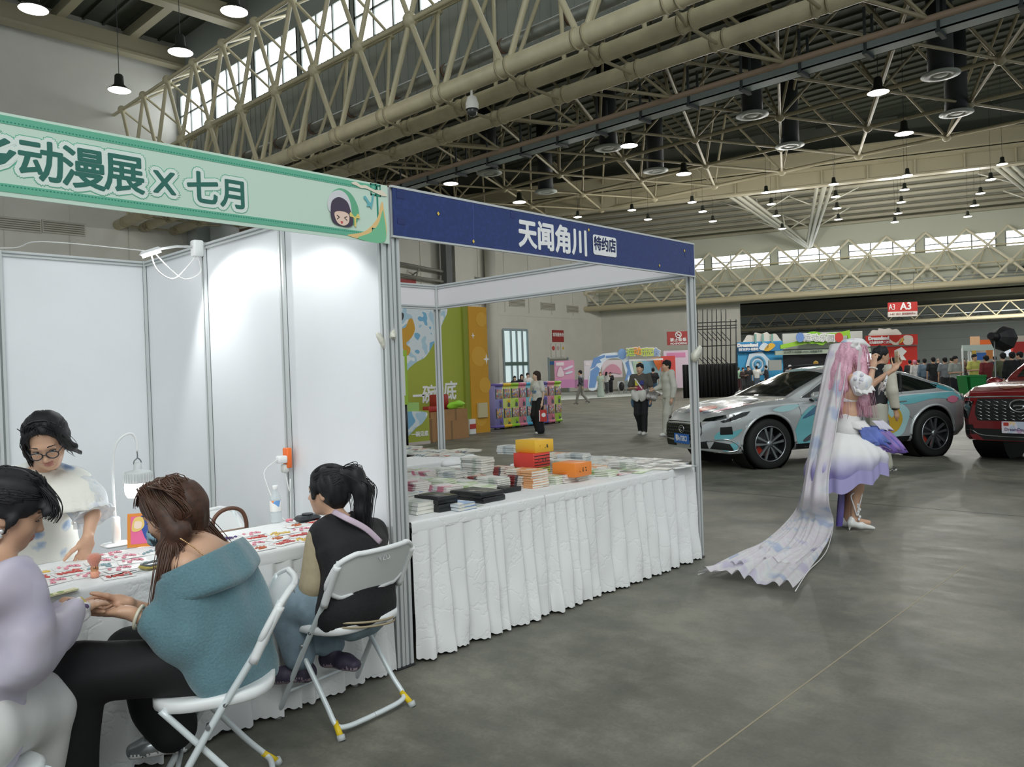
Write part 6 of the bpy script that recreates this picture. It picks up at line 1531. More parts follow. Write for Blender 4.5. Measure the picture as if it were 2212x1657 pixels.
# ------------------------------------------------------------------ the woman in lavender at the left edge
def w2():
    Fc = V((.93, .37, 0)).normalized(); J = dict(f=Fc, l=U3.cross(Fc), k=.97)
    J['pel'] = at(-85, 1560, 2.22); J['wai'] = at(-70, 1440, 2.25); J['che'] = at(-40, 1320, 2.30); J['nec'] = at(-8, 1215, 2.36); J['hea'] = at(22, 1105, 2.42)
    J['shr'] = at(28, 1270, 2.20); J['shl'] = at(-40, 1240, 2.52); J['elr'] = at(58, 1400, 2.24); J['wrr'] = at(162, 1322, 2.52); J['ell'] = at(40, 1390, 2.6); J['wrl'] = at(150, 1305, 2.62)
    J['lc'] = (J['shl']-J['shr']).normalized(); J['hf'] = (RT*.80+FW*.48-U3*.36).normalized(); J['hu'] = (U3+RT*.2).normalized()
    J['hipr'] = at(-60, 1590, 2.16); J['hipl'] = at(-90, 1570, 2.36); J['knr'] = at(85, 1530, 2.50); J['knl'] = at(60, 1500, 2.70); J['anr'] = at(60, 1730, 2.55); J['anl'] = at(20, 1700, 2.72)
    for n in 'lr': J['an'+n].z = max(.09, J['an'+n].z)
    r = person('person', J['pel'], 'person in a sheer lavender blouse at the left edge, holding the hands opposite')
    fl = [(np.array(J['hea'])-.17, np.array(J['hea'])+.17, .0055), (np.array(J['wrr'])-.12, np.array(J['wrr'])+.13, .006)]
    body(J, r, .011, SKIN, True, True, True, fl, handspec={'r': (at(238, 1286, 2.68)-J['wrr'], -U3*.85+FW*.3, FW*.6+U3*.2, .98, .22, dict(spread=.02, thumb=.3)), 'l': (at(215, 1325, 2.68)-J['wrl'], U3*.8-FW*.2, -FW, .95, .4)})
    face(r, J['hea'], J['hf'], J['hu'], .94, closed=True)
    f, u, l = ortho(J['hf'], J['hu']); A = M3(f, l, u); P = lambda a_, b_, e_: J['hea']+(f*a_+l*b_+u*e_)*.95
    S = Soft(.008); S.ell(P(-.018, 0, .05), (.106, .088, .088), A, .02); S.ell(P(-.06, 0, .0), (.062, .078, .07), A, .03); S.ell(P(-.115, 0, .02), (.05, .05, .05), A, .02)
    S.chain([P(.085, -.03, .075), P(.1, -.055, .045), P(.09, -.075, .02)], [.02, .016, .006], .015); S.chain([P(.085, .03, .075), P(.105, .045, .05), P(.1, .06, .03)], [.02, .018, .008], .015)
    S.chain([P(.02, -.078, .03), P(.012, -.084, -.02), P(.005, -.082, -.06)], [.014, .008, .003], .012)
    S.ell(P(.11, 0, -.04), (.09, .08, .108), A, .012, 0, 's'); S.ripple(.003, 100, f, seed=6); S.mesh('hair', HAIRB, r)
    q = MB(); hair_strands(q, [(P(.02, -.02, .135), l*.05, f*.04), (P(.085, -.045, .09), f*.02, l*.03), (P(.112, -.06, .05), f*.02, l*.03), (P(.108, -.07, .02), f*.02, l*.02)], 40, 0, .002, 9); part(q, 'fringe_strands', HAIRB, r); q = MB(); cap_strands(q, P, 220, (-.12, 0, .03), 3); part(q, 'combed_strands', HAIRB, r)
    q = MB()
    for dz, rr_ in ((-.045, .008), (-.06, .010), (-.075, .007), (-.068, .006)): q.ball(P(-.002, -.09, dz-.0), rr_, 8, 0)
    part(q, 'earring', mat('#E8E8E8', .1, metal=.7), r)
    LAV = sheer('#C9C0D6', .80, .5, cols=['#B9B3C9', '#D5CEDF', '#C6C3D2'], ns=5, name='sheer_lavender')
    S = Soft(.012); lc = J['lc']
    S.chain([J['pel']-U3*.05, J['wai'], J['che']], [.15, .128, .122], .05, 0, lc, 1.3); S.cone(J['che'], mid(J['che'], J['nec'], .75), .12, .065, .05, 0, lc, 1.5)
    S.cone(J['nec'], J['hea'], .058, .055, .01, 0, op='s')
    for n in 'lr':
        S.cone(mid(J['che'], J['nec'], .5), J['sh'+n], .075, .075, .04); S.chain([J['sh'+n], mid(J['sh'+n], J['el'+n], .6)+U3*-.01, J['el'+n]-U3*.03], [.068, .076, .085], .03); S.chain([J['el'+n]-U3*.02, mid(J['el'+n], J['wr'+n], .6)-U3*.02, mid(J['el'+n], J['wr'+n], .84)], [.082, .066, .036], .03)
    S.ripple(.014, 30, (.4, .1, .6), seed=14); S.mesh('blouse', LAV, r)
    CF = spots('#E6E2E2', ['#D8C25A', '#5a4a6a', '#EDEBEA'], 45, .7, .7, name='cuff_print')
    d = (J['wrr']-J['elr']).normalized(); x = d.orthogonal().normalized(); y = d.cross(x); q = MB()
    rows = [[mid(J['elr'], J['wrr'], .93)+d*dz+(x*cos(t)+y*sin(t))*(rr_+.003*sin(t*7)) for t in np.linspace(0, 2*pi, 40)[:-1]] for dz, rr_ in ((-.02, .036), (-.012, .042), (.02, .044), (.038, .042), (.04, .036))]
    q.grid(rows, closed=True); part(q, 'cuff', CF, r)
    trousers(J, r, mat('#D9D8D6', .8, noise=.04, nscale=20), .013, .03, .03)
    for n in 'lr':
        S = Soft(.011); shoe(S, J['an'+n], J['f'], .95, 0, 1); S.mesh('shoe', [WHT, WHT], r)
w2()
# ------------------------------------------------------------------ the bride in the pink wig
def zmat(stops, z0, z1, name, noise=.1, rough=.8, alpha=1):
    """dyed cloth: colours change with height in the cloth itself"""
    m = bpy.data.materials.new(name); m.use_nodes = True; nt = m.node_tree; b = nt.nodes['Principled BSDF']; b.inputs['Roughness'].default_value = rough; b.inputs['Alpha'].default_value = alpha
    tc = nt.nodes.new('ShaderNodeTexCoord'); sx = nt.nodes.new('ShaderNodeSeparateXYZ'); nt.links.new(tc.outputs['Object'], sx.inputs[0])
    n = nt.nodes.new('ShaderNodeTexNoise'); n.inputs['Scale'].default_value = 7; nt.links.new(tc.outputs['Object'], n.inputs['Vector'])
    mr = nt.nodes.new('ShaderNodeMapRange'); mr.inputs[1].default_value = z0; mr.inputs[2].default_value = z1; nt.links.new(sx.outputs[2], mr.inputs[0])
    ad = nt.nodes.new('ShaderNodeMath'); ad.operation = 'MULTIPLY_ADD'; ad.inputs[1].default_value = noise*2; nt.links.new(n.outputs['Fac'], ad.inputs[0]); nt.links.new(mr.outputs[0], ad.inputs[2])
    r = nt.nodes.new('ShaderNodeValToRGB'); el = r.color_ramp.elements
    for i, (p, c) in enumerate(stops):
        e = el[i] if i < 2 else el.new(p); e.position = p; e.color = srgb(c)+(1,)
    nt.links.new(ad.outputs[0], r.inputs[0]); nt.links.new(r.outputs[0], b.inputs['Base Color']); return m
def frill(root, name, m, top_pts, drop, waves, amp, out, seed=0, rows=5):
    """gathered ruffle hanging from a line of points; drop and out are vectors"""
    P = spline([V(p) for p in top_pts], 24); n = len(P); R = []
    for k in range(rows+1):
        t = k/rows; row = []
        for i, p in enumerate(P):
            w = sin(waves*2*pi*i/n+seed)+.35*sin(waves*4.6*pi*i/n+seed*2)
            row.append(p+V(drop)*t+V(out)*(t*(1-.25*t))+V(out).normalized()*amp*w*t+V(drop).normalized()*amp*.4*sin(waves*2*pi*i/n+1)*t)
        R.append(row)
    q = MB(); q.grid(R); o = part(q, name, m, root); so = o.modifiers.new('thick', 'SOLIDIFY'); so.thickness = .003; return o
def bride():
    D = 7.18
    J = dict(f=V((RT.x, RT.y, 0)).normalized(), k=.96); J['l'] = U3.cross(J['f']); J['lc'] = J['l']
    J['hea'] = at(1839, 768, D-.02); J['nec'] = at(1834, 803, D); J['che'] = at(1832, 848, D); J['wai'] = at(1830, 893, D); J['pel'] = at(1826, 945, D)
    J['hf'] = (RT*.97+FW*.2-U3*.05).normalized()
    J['shr'] = at(1843, 818, D-.15); J['shl'] = at(1838, 815, D+.16); J['elr'] = at(1878, 833, D-.18); J['wrr'] = at(1887, 790, D-.16); J['ell'] = at(1884, 830, D+.12); J['wrl'] = at(1932, 797, D+.05)
    J['hipr'] = at(1832, 965, D-.08); J['hipl'] = at(1826, 965, D+.1); J['knr'] = at(1852, 1052, D-.05); J['knl'] = at(1838, 1052, D+.12); J['anr'] = at(1846, 1118, D-.03); J['anl'] = at(1828, 1118, D+.15)
    b = atz(1848, 1143); r = person('person', b, 'person in a pink wig and white lilac bridal costume with long veil train')
    fl = [(np.array(J['hea'])-.15, np.array(J['hea'])+.15, .008)]
    body(J, r, .011, SKIN2, True, True, True, fl, handspec={'r': (RT*.15+U3, FW*.5+RT*.7, FW*.2-RT*.5, .95, .75), 'l': (RT*.55+U3*.75, -FW*.4-RT*.5+U3*.5, -RT*.4+FW, .95, .7)})
    face(r, J['hea'], J['hf'], U3, .93, gaze=J['hea']+RT*3, brow=mat('#B76A84', .6))
    W = mat('#E7E5E4', .75, noise=.03, nscale=9); LIL = mat('#8f86c4', .8); PNK = mat('#DFAABD', .55, noise=.22, nscale=60)
    f, u, l = ortho(J['hf']); A = M3(f, l, u); P = lambda a_, b_, e_: J['hea']+(f*a_+l*b_+u*e_)*.95
    # wig
    S = Soft(.010); S.ell(P(-.015, 0, .05), (.115, .1, .1), A, .02)
    for s in (-1, 1): S.chain([P(.03, s*.085, .02), P(.035, s*.092, -.06), P(.05, s*.1, -.16), P(.04, s*.11, -.28), P(.07, s*.1, -.42), P(.10, s*.1, -.56)], [.035, .04, .045, .05, .05, .012], .02)
    S.chain([P(-.08, 0, -.02), P(-.11, 0, -.16), P(-.13, 0, -.32), P(-.12, 0, -.5)], [.085, .08, .075, .04], .03, 0, l, 1.3)
    S.ell(P(.115, 0, -.045), (.06, .058, .1), A, .01, 0, 's'); S.ripple(.006, 80, u, seed=4); S.mesh('wig', PNK, r)
    q = MB()
    hair_strands(q, [(P(.06, -.06, .1), f*.05, l*.02), (P(.055, -.1, 0), f*.06, l*.02), (P(.05, -.11, -.16), f*.08, l*.03), (P(.06, -.115, -.35), f*.1, l*.03), (P(.10, -.11, -.58), f*.12, l*.03)], 70, 0, .003, 3)
    hair_strands(q, [(P(-.1, 0, .02), l*.1, f*.04), (P(-.15, 0, -.15), l*.12, f*.04), (P(-.17, 0, -.35), l*.14, f*.04), (P(-.15, 0, -.6), l*.14, f*.05)], 70, 0, .003, 4); part(q, 'wig_strands', PNK, r)
    # pointed cap headdress
    S = Soft(.008); S.ell(P(.02, 0, .115), (.12, .085, .045), A, .02); S.cone(P(.08, 0, .12), P(.19, 0, .10), .045, .008, .02, 0, l, 1.3)
    for k in range(6): S.ell(P(-.02+.03*cos(k*1.05), -.085+.02*sin(k*2), .085+.03*sin(k*1.05)), (.03, .02, .022), A, .008)
    S.ripple(.004, 90, seed=8); S.mesh('headdress', spots('#E9E6E6', ['#B9CCE2', '#E9C9D6', '#F0F0F0'], 9, .55, .6, dist='NOISE', name='pastel_cloth'), r)
    q = MB()
    for k in range(5): q.tube([P(-.1+.012*cos(t)-.004*k, -.07, .06-.025*k)+u*.016*sin(t) for t in np.linspace(0, 2*pi, 12)[:-1]], .003, 5, closed=True)
    part(q, 'hair_jewel', mat('#D8D8DC', .15, metal=.8), r)
    # puffed sleeves and rose
    for n in 'rl':
        S = Soft(.009); c = mid(J['sh'+n], J['el'+n], .3)+RT*.012; o = -FW if n == 'r' else FW
        S.ell(c+o*.02, (.085, .085, .075), None, .02); S.ell(c+o*.03-U3*.06-RT*.0, (.06, .07, .05), None, .03); S.ell(c+o*.04-U3*.03+RT*.05, (.05, .05, .06), None, .02)
        S.ripple(.016, 34, seed=5); S.mesh('puff_sleeve', spots('#ECEAEA', ['#D9DDE8', '#C4D2E4', '#F0EEEE'], 12, .6, .7, dist='NOISE', name='pale_cloth'), r)
        frill(r, 'sleeve_frill', W, [c+o*.05-RT*.08-U3*.05, c+o*.09-U3*.07, c+o*.05+RT*.09-U3*.04], (0, 0, -.05), 4, .014, o*.03+RT*.01, 2)
    q = MB(); c = mid(J['shr'], J['elr'], .3)-FW*.10
    for k in range(9): a = k*1.3; q.ball(c+RT*(.008*k*cos(a))+U3*(.008*k*sin(a))+FW*.004*k, .024, 8, 0, None, (1, .6, .8))
    part(q, 'rose', mat('#D9D6E2', .7), r)
    # bodice with bare midriff at the side
    S = Soft(.010); S.chain([mid(J['wai'], J['che'], .55), J['che']], [.105, .108], .04, 0, J['l'], 1.3); S.ell(J['che']+RT*.08-U3*.01, (.06, .1, .06), None, .03)
    S.slab(mid(J['che'], J['nec'], .42), U3); S.slab(mid(J['wai'], J['che'], .55), -U3); S.mesh('bodice', W, r)
    S = Soft(.010); S.chain([mid(J['wai'], J['pel'], .6), mid(J['wai'], J['che'], .1)], [.125, .1], .04, 0, J['l'], 1.25); S.slab(mid(J['wai'], J['che'], .2)+RT*.0, U3-RT*.5); S.mesh('corset', W, r)
    # bubble skirt, dyed lilac at the hem, cut lower at the back
    SK = zmat([(.12, '#8e86bd'), (.55, '#E4E2E2'), (.3, '#BDB8D6'), (.8, '#ECEBE9')], .52, .95, 'dyed_skirt', .08)
    q = MB(); rows = []; c0 = J['pel']+U3*.05; nn = 120
    bk = -RT
    for k in range(15):
        t = k/14; row = []
        rad = .125+.225*sin(min(1, t*1.25)*pi*.5)*1.0-.045*max(0, t-.75)*4*.5
        for i in range(nn):
            a = 2*pi*i/nn; dx, dy = cos(a), sin(a)         # dx along RT (front), dy along FW
            back = max(0, -dx); L = .27+.24*(1-dx)/2+.03*dy
            fold = (.018*sin(a*9+1)+.012*sin(a*17))*t
            z = -L*t**1.1-.02*sin(a*9+.5)*t*t
            sh = .06*back*t
            row.append(c0+RT*(dx*(rad*.98+fold)-sh*.4)+FW*dy*(rad*.95+fold)+U3*z)
        rows.append(row)
    q.grid(rows, closed=True); part(q, 'skirt', SK, r)
    rows2 = [[p+(p-c0)*.03-U3*(.03+.05*j) + (RT*0) for p in rows[-1-0]] for j in range(2)]
    rows2.insert(0, rows[-2]); q = MB(); q.grid(rows2, closed=True); part(q, 'underskirt_frill', mat('#A7A0CE', .8), r)
    # peplum and blue violet bustle ruffles at the hip
    hp = J['wai']-U3*.06
    frill(r, 'peplum', W, [hp-RT*.12-FW*.06, hp-FW*.15, hp+RT*.12-FW*.08, hp+RT*.13+FW*.1], (0, 0, -.07), 4, .02, RT*.05-FW*.05, 1)
    for nm, cl, dz, ox, w_ in (('blue_ruffle', '#6678BE', -.09, .06, 5), ('blue_ruffle', '#5866b4', -.13, .14, 4), ('violet_ruffle', '#8E76B4', -.16, .22, 6), ('violet_ruffle', '#6f569f', -.2, .24, 5)):
        c = hp+U3*dz*.6+RT*(ox*.55)
        frill(r, nm, mat(cl, .8, noise=.25, nscale=10), [c-FW*.16-RT*.02, c-FW*.17+RT*.12, c+RT*.24-FW*.03, c+RT*.2+FW*.14], (0, 0, -.15), w_, .042, RT*.11-FW*.05, dz*30)
    frill(r, 'pale_ruffle', mat('#D6D2DF', .8), [hp+RT*.16-FW*.14, hp+RT*.3-FW*.05, hp+RT*.32+FW*.1], (0, 0, -.09), 4, .02, RT*.10, 2)
    # long violet back panel
    VIO = zmat([(.1, '#5a4f9a'), (.6, '#8f86bd'), (.9, '#c9c4dc')], .05, .6, 'dyed_panel', .1)
    q = MB(); rows = []
    for k in range(13):
        t = k/12; z = .62-.585*t; row = []
        for i in range(24):
            s = i/23-.5; p = at(1826, 1040, D+.12); row.append(V((p.x, p.y, z))+FW*s*.30+RT*s*.12+RT*(.03*sin(i*1.3+t*2)-.04*t+.07*s*0)-RT*.03*t)
        rows.append(row)
    q.grid(rows); part(q, 'back_panel', VIO, r)
    # veil and train
    VE = sheer('#E6E3E8', .68, .7, cols=['#C9D2EA', '#F2F1F1', '#EFE6EE', '#F4F3F3', '#DAD3EA'], ns=3.2, name='veil')
    ed = [((1800, 748), (1852, 738), D+.12, D-.10), ((1793, 785), (1832, 780), D+.16, D-.14), ((1782, 840), (1822, 838), D+.18, D-.17), ((1770, 900), (1810, 902), D+.2, D-.2), ((1759, 960), (1800, 968), D+.2, D-.22), ((1752, 1010), (1790, 1030), D+.18, D-.24), ((1738, 1060), (1790, 1085), D+.14, D-.26), ((1712, 1112), (1800, 1130), None, None), ((1655, 1175), (1790, 1178), 0, 0), ((1600, 1208), (1775, 1205), 0, 0), ((1545, 1230), (1745, 1235), 0, 0), ((1508, 1241), (1718, 1277), 0, 0)]
    Ls, Rs = [], []
    for (a, b_, da, db) in ed:
        if da is None: Ls.append(atz(a[0], a[1], .10)); Rs.append(atz(b_[0], b_[1], .08))
        elif da == 0: Ls.append(atz(a[0], a[1], .02)); Rs.append(atz(b_[0], b_[1], .02))
        else: Ls.append(at(a[0], a[1], da)); Rs.append(at(b_[0], b_[1], db))
    Ls, Rs = spline(Ls, 7), spline(Rs, 7); m_ = len(Ls)
    for ly in range(2):
        q = MB(); rows = []; nn = 46
        for k in range(m_):
            t = k/(m_-1); row = []
            a, b_ = Ls[k], Rs[k]; fl_ = min(1, max(0, (t-.60)/.12))
            for i in range(nn+1):
                s = i/nn; p = a.lerp(b_, s)
                w_ = sin(s*19+ly*2+t*3)+.6*sin(s*33+t*9+ly)
                bulge = sin(pi*s)*(.13-.02*ly)*(1-fl_)
                p = p-RT*bulge*(.9 if ly == 0 else .55)+(RT*.012*w_+FW*.02*w_)*(1-fl_)*min(1, t*6)+U3*(abs(w_)*.035+.022*(1+sin(t*25+s*7))*(.4+.6*sin(pi*s)))*fl_
                if ly and t > .8: p = p.lerp(a.lerp(b_, .5), .25)+U3*.02
                p.z = max(p.z, .006+.004*ly)
                row.append(p)
            rows.append(row)
        q.grid(rows if ly == 0 else rows[:int(m_*.9)]); part(q, 'veil', VE, r)
    q = MB(); q.tube([p for p in Rs], .004, 5); q.tube([V((p.x, p.y, max(p.z, .008))) for p in Ls], .004, 5); part(q, 'veil_edge', sheer('#F0EEEE', .8), r)
    # face veil part
    q = MB(); rows = []
    for k in range(9):
        t = k/8; z = .08-.33*t; rows.append([P(-.02+.0*t+.05*cos(a_), -.115-.03*t, z)+f*.06*sin(a_*2)*t for a_ in np.linspace(-1.2, 1.4, 14)])
    q.grid(rows); part(q, 'short_veil', sheer('#F0EDEE', .4), r)
    # shoes, ankle ornament
    SHW = mat('#E6E6E2', .3)
    for n in 'rl':
        a = J['an'+n]; S = Soft(.007); d = V((RT.x, RT.y, 0)).normalized()
        if n == 'l': d = (d-FW*.4).normalized()
        toe = V((a.x, a.y, 0))+d*.17+U3*.018; S.cone(a-U3*.015-d*.02, a-U3*.045-d*.03, .033, .034, .02); S.chain([a-U3*.05-d*.03, a-U3*.07+d*.05, toe], [.033, .034, .014], .02, 0, U3.cross(d), 1.1)
        S.cone(a-U3*.06-d*.045, V((a.x, a.y, .0))-d*.05+U3*.006, .015, .006, .015); S.mesh('high_heel', SHW, r)
    q = MB(); a = J['anr']
    for k in range(7): q.ball(a+V((RT.x, RT.y, 0))*(.02+.01*sin(k*2))-FW*.045+U3*(-.01+.022*k-.0*k), .016, 8, 0, None, (1, .7, 1))
    q.tube([a-FW*.05+U3*.02, a-FW*.06-RT*.03+U3*.12, a-FW*.055-RT*.05+U3*.2, a-FW*.05-RT*.02+U3*.23], .006, 6, sub=5); q.tube([a-FW*.055+U3*.05, a-FW*.06+RT*.03+U3*.15, a-FW*.05+RT*.05+U3*.22, a-FW*.05+RT*.02+U3*.26], .006, 6, sub=5); part(q, 'ankle_ornament', W, r)
    # lace cuffs, bead bracelet
    e, w_ = J['ell'], J['wrl']; d = (w_-e).normalized(); c = mid(e, w_, .55)
    frill(r, 'lace_cuff', spots('#ECECEC', ['#b9bcc4', '#8d8f98'], 60, .8, .7), [c-FW*.05+U3*.03, c-FW*.06-U3*.02, c-U3*.06-RT*.02, c+FW*.05-U3*.02], d*-.05-U3*.05, 3, .012, -FW*.03-U3*.03, 1)
    c = mid(J['elr'], J['wrr'], .86); d = (J['wrr']-J['elr']).normalized(); x = d.orthogonal().normalized(); y = d.cross(x); q = MB()
    for t in np.linspace(0, 2*pi, 17)[:-1]: q.ball(c+(x*cos(t)+y*sin(t))*.033, .007, 6)
    part(q, 'bead_bracelet', mat('#ECEAE6', .2), r)
    # phone held in the far hand: a thing of its own
    c = J['wrl']+RT*.035+U3*.09+FW*.02; q = MB(); q.rbox(c, (.012, .075, .15), .005, 0, Matrix((V((RT.x, RT.y, 0)).normalized(), U3.cross(V((RT.x, RT.y, 0)).normalized()), U3)).transposed()); tag(q.build('phone', mat('#C9B79A', .3)), 'slim beige phone held up by the bride', 'phone')
bride()
# ------------------------------------------------------------------ man walking behind the bride
def photo_man():
    b = atz(1893, 1022); hd = V((RT.x*.9+FW.x*.25, RT.y*.9+FW.y*.25, 0)); J = stand(b, hd, 1.74, .55, ('fwd', 'down'), .25, look=RT*.95-FW*.1-U3*.05)
    r = person('person', b, 'person in black and cream jacket walking between bride and printed car')
    body(J, r, .016, SKIN, hands=True); hair_short(J, r, HAIRB, .014, .04, 1.06)
    BL, CR = mat('#16171a', .7), mat('#C9C3B4', .75, noise=.05, nscale=20)
    top(J, r, BL, .016, 'long', .02, .03, 'jacket', mats=[BL, CR]); trousers(J, r, mat('#B9B7A9', .8), .016, .02, .03); shoes(J, r, mat('#4c4a46', .6))
    for n in 'lr': q = MB(); d = (J['wr'+n]-J['el'+n]).normalized(); q.cyl(J['wr'+n]-d*.06, J['wr'+n]-d*.0, .05, n=14); part(q, 'cuff', BL, r)
    # backpack in black with pink trim
    c = J['che']-J['f']*.2; k = empty('backpack', (c.x, c.y, c.z-.2), 0, 'black and pink backpack worn by the walking person', 'bag')
    S = Soft(.014); S.ell(c-U3*.03, (.12, .15, .19), M3(J['f'], J['l'], U3), .03); S.mesh('bag_body', mat('#24242c', .7), k)
    q = MB(); q.tube([c+J['l']*.14+U3*.1, c-J['f']*.1+U3*.02+J['l']*.12, c-J['f']*.12-U3*.1, c-J['f']*.1+U3*.02-J['l']*.12, c-J['l']*.14+U3*.1], .02, 8, sub=5); q.tube([c+J['f']*.12+J['l']*.12+U3*.12, c+J['f']*.33+J['l']*.11+U3*.02, c+J['f']*.3+J['l']*.12-U3*.16], .018, 8, sub=5); part(q, 'trim', mat('#D06A9A', .6), k)
photo_man()
# ================================================================== cars
from mathutils.bvhtree import BVHTree
def pw(tab, x):
    X = [p[0] for p in tab]; Y = [p[1] for p in tab]
    return float(np.interp(x, X, Y))
def smooth(tab, x, e=.07): return (pw(tab, x-e)+2*pw(tab, x)+pw(tab, x+e))/4
def build_car(root, M, prof, paint, wheels, R=.37, archr=.425):
    """root: Empty; M: car frame (x forward, y left, z up) to world"""
    top_, belt, wb, wt, zb = prof['top'], prof['belt'], prof['wb'], prof['wt'], prof['zb']
    x0, x1 = prof['x0'], prof['x1']
    n = 150; xs_ = [x0+(x1-x0)*(i/n) for i in range(n+1)]
    rows = []
    for x in xs_:
        zt, zl, w, wr, zo = smooth(top_, x), smooth(belt, x), smooth(wb, x, .05), smooth(wt, x), pw(zb, x)
        zl = min(zl, zt-.015); h = zt-zl
        pts = [(0, zo), (w*.80, zo), (w*.93, zo+.03), (w*.965, zo+.10), (w*.97, zo+(zl-zo)*.38), (w*.995, zo+(zl-zo)*.62), (w*1.0, zo+(zl-zo)*.80), (w*.985, zl-.02), (w*.955, zl+.01)]
        up_ = [(w*.955+(wr-w*.955)*a, zl+.01+(h-.01)*b) for a, b in ((.35, .38), (.72, .74), (1.0, .92))]
        pts += up_+[(wr*.86, zt-.012*min(1, h*4)), (wr*.5, zt+.006), (0, zt+.012)]
        P = spline([V((0, a, b)) for a, b in pts], 4)
        rows.append([V((x, p.y, p.z)) for p in P])
    q = MB(); full = []
    for rw in rows: full.append(rw+[V((p.x, -p.y, p.z)) for p in rw[::-1][1:-1]])
    k = len(full[0]); vs = [p for rw in full for p in rw]; fs = []
    for i in range(n):
        for j in range(k): fs.append((i*k+j, i*k+(j+1) % k, (i+1)*k+(j+1) % k, (i+1)*k+j))
    # arches: open the sides round the wheels
    VV = [v.copy() for v in vs]; keepf = []
    for f in fs:
        c = sum((vs[i] for i in f), V())/4; inside = False
        for (wx, _) in wheels:
            if abs(c.y) > .45 and c.z < .95 and (c.x-wx)**2+(c.z-R)**2 < archr**2: inside = True
        if not inside: keepf.append(f)
    for v in VV:
        for (wx, _) in wheels:
            if abs(v.y) > .45 and v.z < .95:
                dx, dz = v.x-wx, v.z-R; d = sqrt(dx*dx+dz*dz)
                if abs(d-archr) < .035 and d > 0: v.x = wx+dx/d*archr; v.z = R+dz/d*archr
    q.add(VV, keepf, 0, True)
    q.add([p for p in full[0]], [tuple(range(k))], 0); q.add([p for p in full[-1]], [tuple(range(k))], 0)
    q.v = [tuple(M @ V(v)) for v in q.v]
    bm = bmesh.new(); vv = [bm.verts.new(M @ V(v)) for v in vs]
    for f in fs: bm.faces.new([vv[i] for i in f])
    bm.faces.new(vv[:k]); bm.faces.new(vv[-k:]); bvh = BVHTree.FromBMesh(bm); bm.free()
    part(q, 'body', paint, root)
    # inner liners
    for (wx, _) in wheels:
        for s in (-1, 1):
            q = MB(); q.cyl(M @ V((wx, s*.45, R)), M @ V((wx, s*.86, R)), archr*.985, n=28, caps=False); q.cyl(M @ V((wx, s*.45, R)), M @ V((wx, s*.46, R)), archr*.98, n=28); part(q, 'arch_liner', BLACK, root)
    return bvh
def decal(root, bvh, M, poly, axis, m, name, off=.004, sgn=1, step=.05, th=0):
    """panel following the bodywork: poly in (x,z) for axis 'y' sides, (y,z) for axis 'x' front, (x,y) for axis 'z' top"""
    bm = bmesh.new(); ix = {'y': (0, 2), 'x': (1, 2), 'z': (0, 1)}[axis]
    def mk(a, b): v = [0, 0, 0]; v[ix[0]] = a; v[ix[1]] = b; return V(v)
    bm.faces.new([bm.verts.new(mk(a, b)) for a, b in poly])
    for c in (0, 1):
        lo = min(p[c] for p in poly); hi = max(p[c] for p in poly); k = int((hi-lo)/step)
        for i in range(1, k+1):
            pl = V((0, 0, 0)); pl[ix[c]] = 1
            g = bm.verts[:]+bm.edges[:]+bm.faces[:]; co = pl*(lo+(hi-lo)*i/(k+1))
            bmesh.ops.bisect_plane(bm, geom=g, plane_co=co, plane_no=pl)
    bmesh.ops.triangulate(bm, faces=[f for f in bm.faces if len(f.verts) > 4])
    di = {'y': 1, 'x': 0, 'z': 2}[axis]; far = V((0, 0, 0)); far[di] = 6*sgn; R3 = M.to_3x3(); last = None
    for v in bm.verts:
        o = v.co.copy(); o[di] = 6*sgn; d = V((0, 0, 0)); d[di] = -sgn
        h = bvh.ray_cast(M @ o, (R3 @ d).normalized(), 12)
        if h[0] is not None: v.co = h[0]-(R3 @ d).normalized()*off
        else: v.co = M @ (o+d*5.2)
    me = bpy.data.meshes.new(name); bm.to_mesh(me); bm.free(); me.materials.append(m)
    me.polygons.foreach_set('use_smooth', [True]*len(me.polygons))
    o = keep(link_mesh(name, me), root)
    if th: so = o.modifiers.new('t', 'SOLIDIFY'); so.thickness = th; so.offset = 0
    return o
def line_on(root, bvh, M, pts, axis, m, name, r=.004, sgn=1, sub=6):
    di = {'y': 1, 'x': 0, 'z': 2}[axis]; ix = {'y': (0, 2), 'x': (1, 2), 'z': (0, 1)}[axis]; R3 = M.to_3x3(); P = []
    for a, b in [(p.x, p.y) for p in spline([V((a, b, 0)) for a, b in pts], sub)]:
        o = V((0, 0, 0)); o[ix[0]] = a; o[ix[1]] = b; o[di] = 6*sgn; d = V((0, 0, 0)); d[di] = -sgn
        h = bvh.ray_cast(M @ o, (R3 @ d).normalized(), 12)
        if h[0] is not None: P.append(h[0])
    if len(P) > 1: q = MB(); q.tube(P, r, 5); part(q, name, m, root)
TYRE = mat('#151515', .75); RIMM = mat('#9b9fa3', .3, metal=.85); RIMD = mat('#1a1b1d', .35, metal=.5); CARG = mat('#0d1413', .06, spec=.8); CHR = mat('#C9CCCE', .12, metal=1); PLASTIC = mat('#151617', .5)
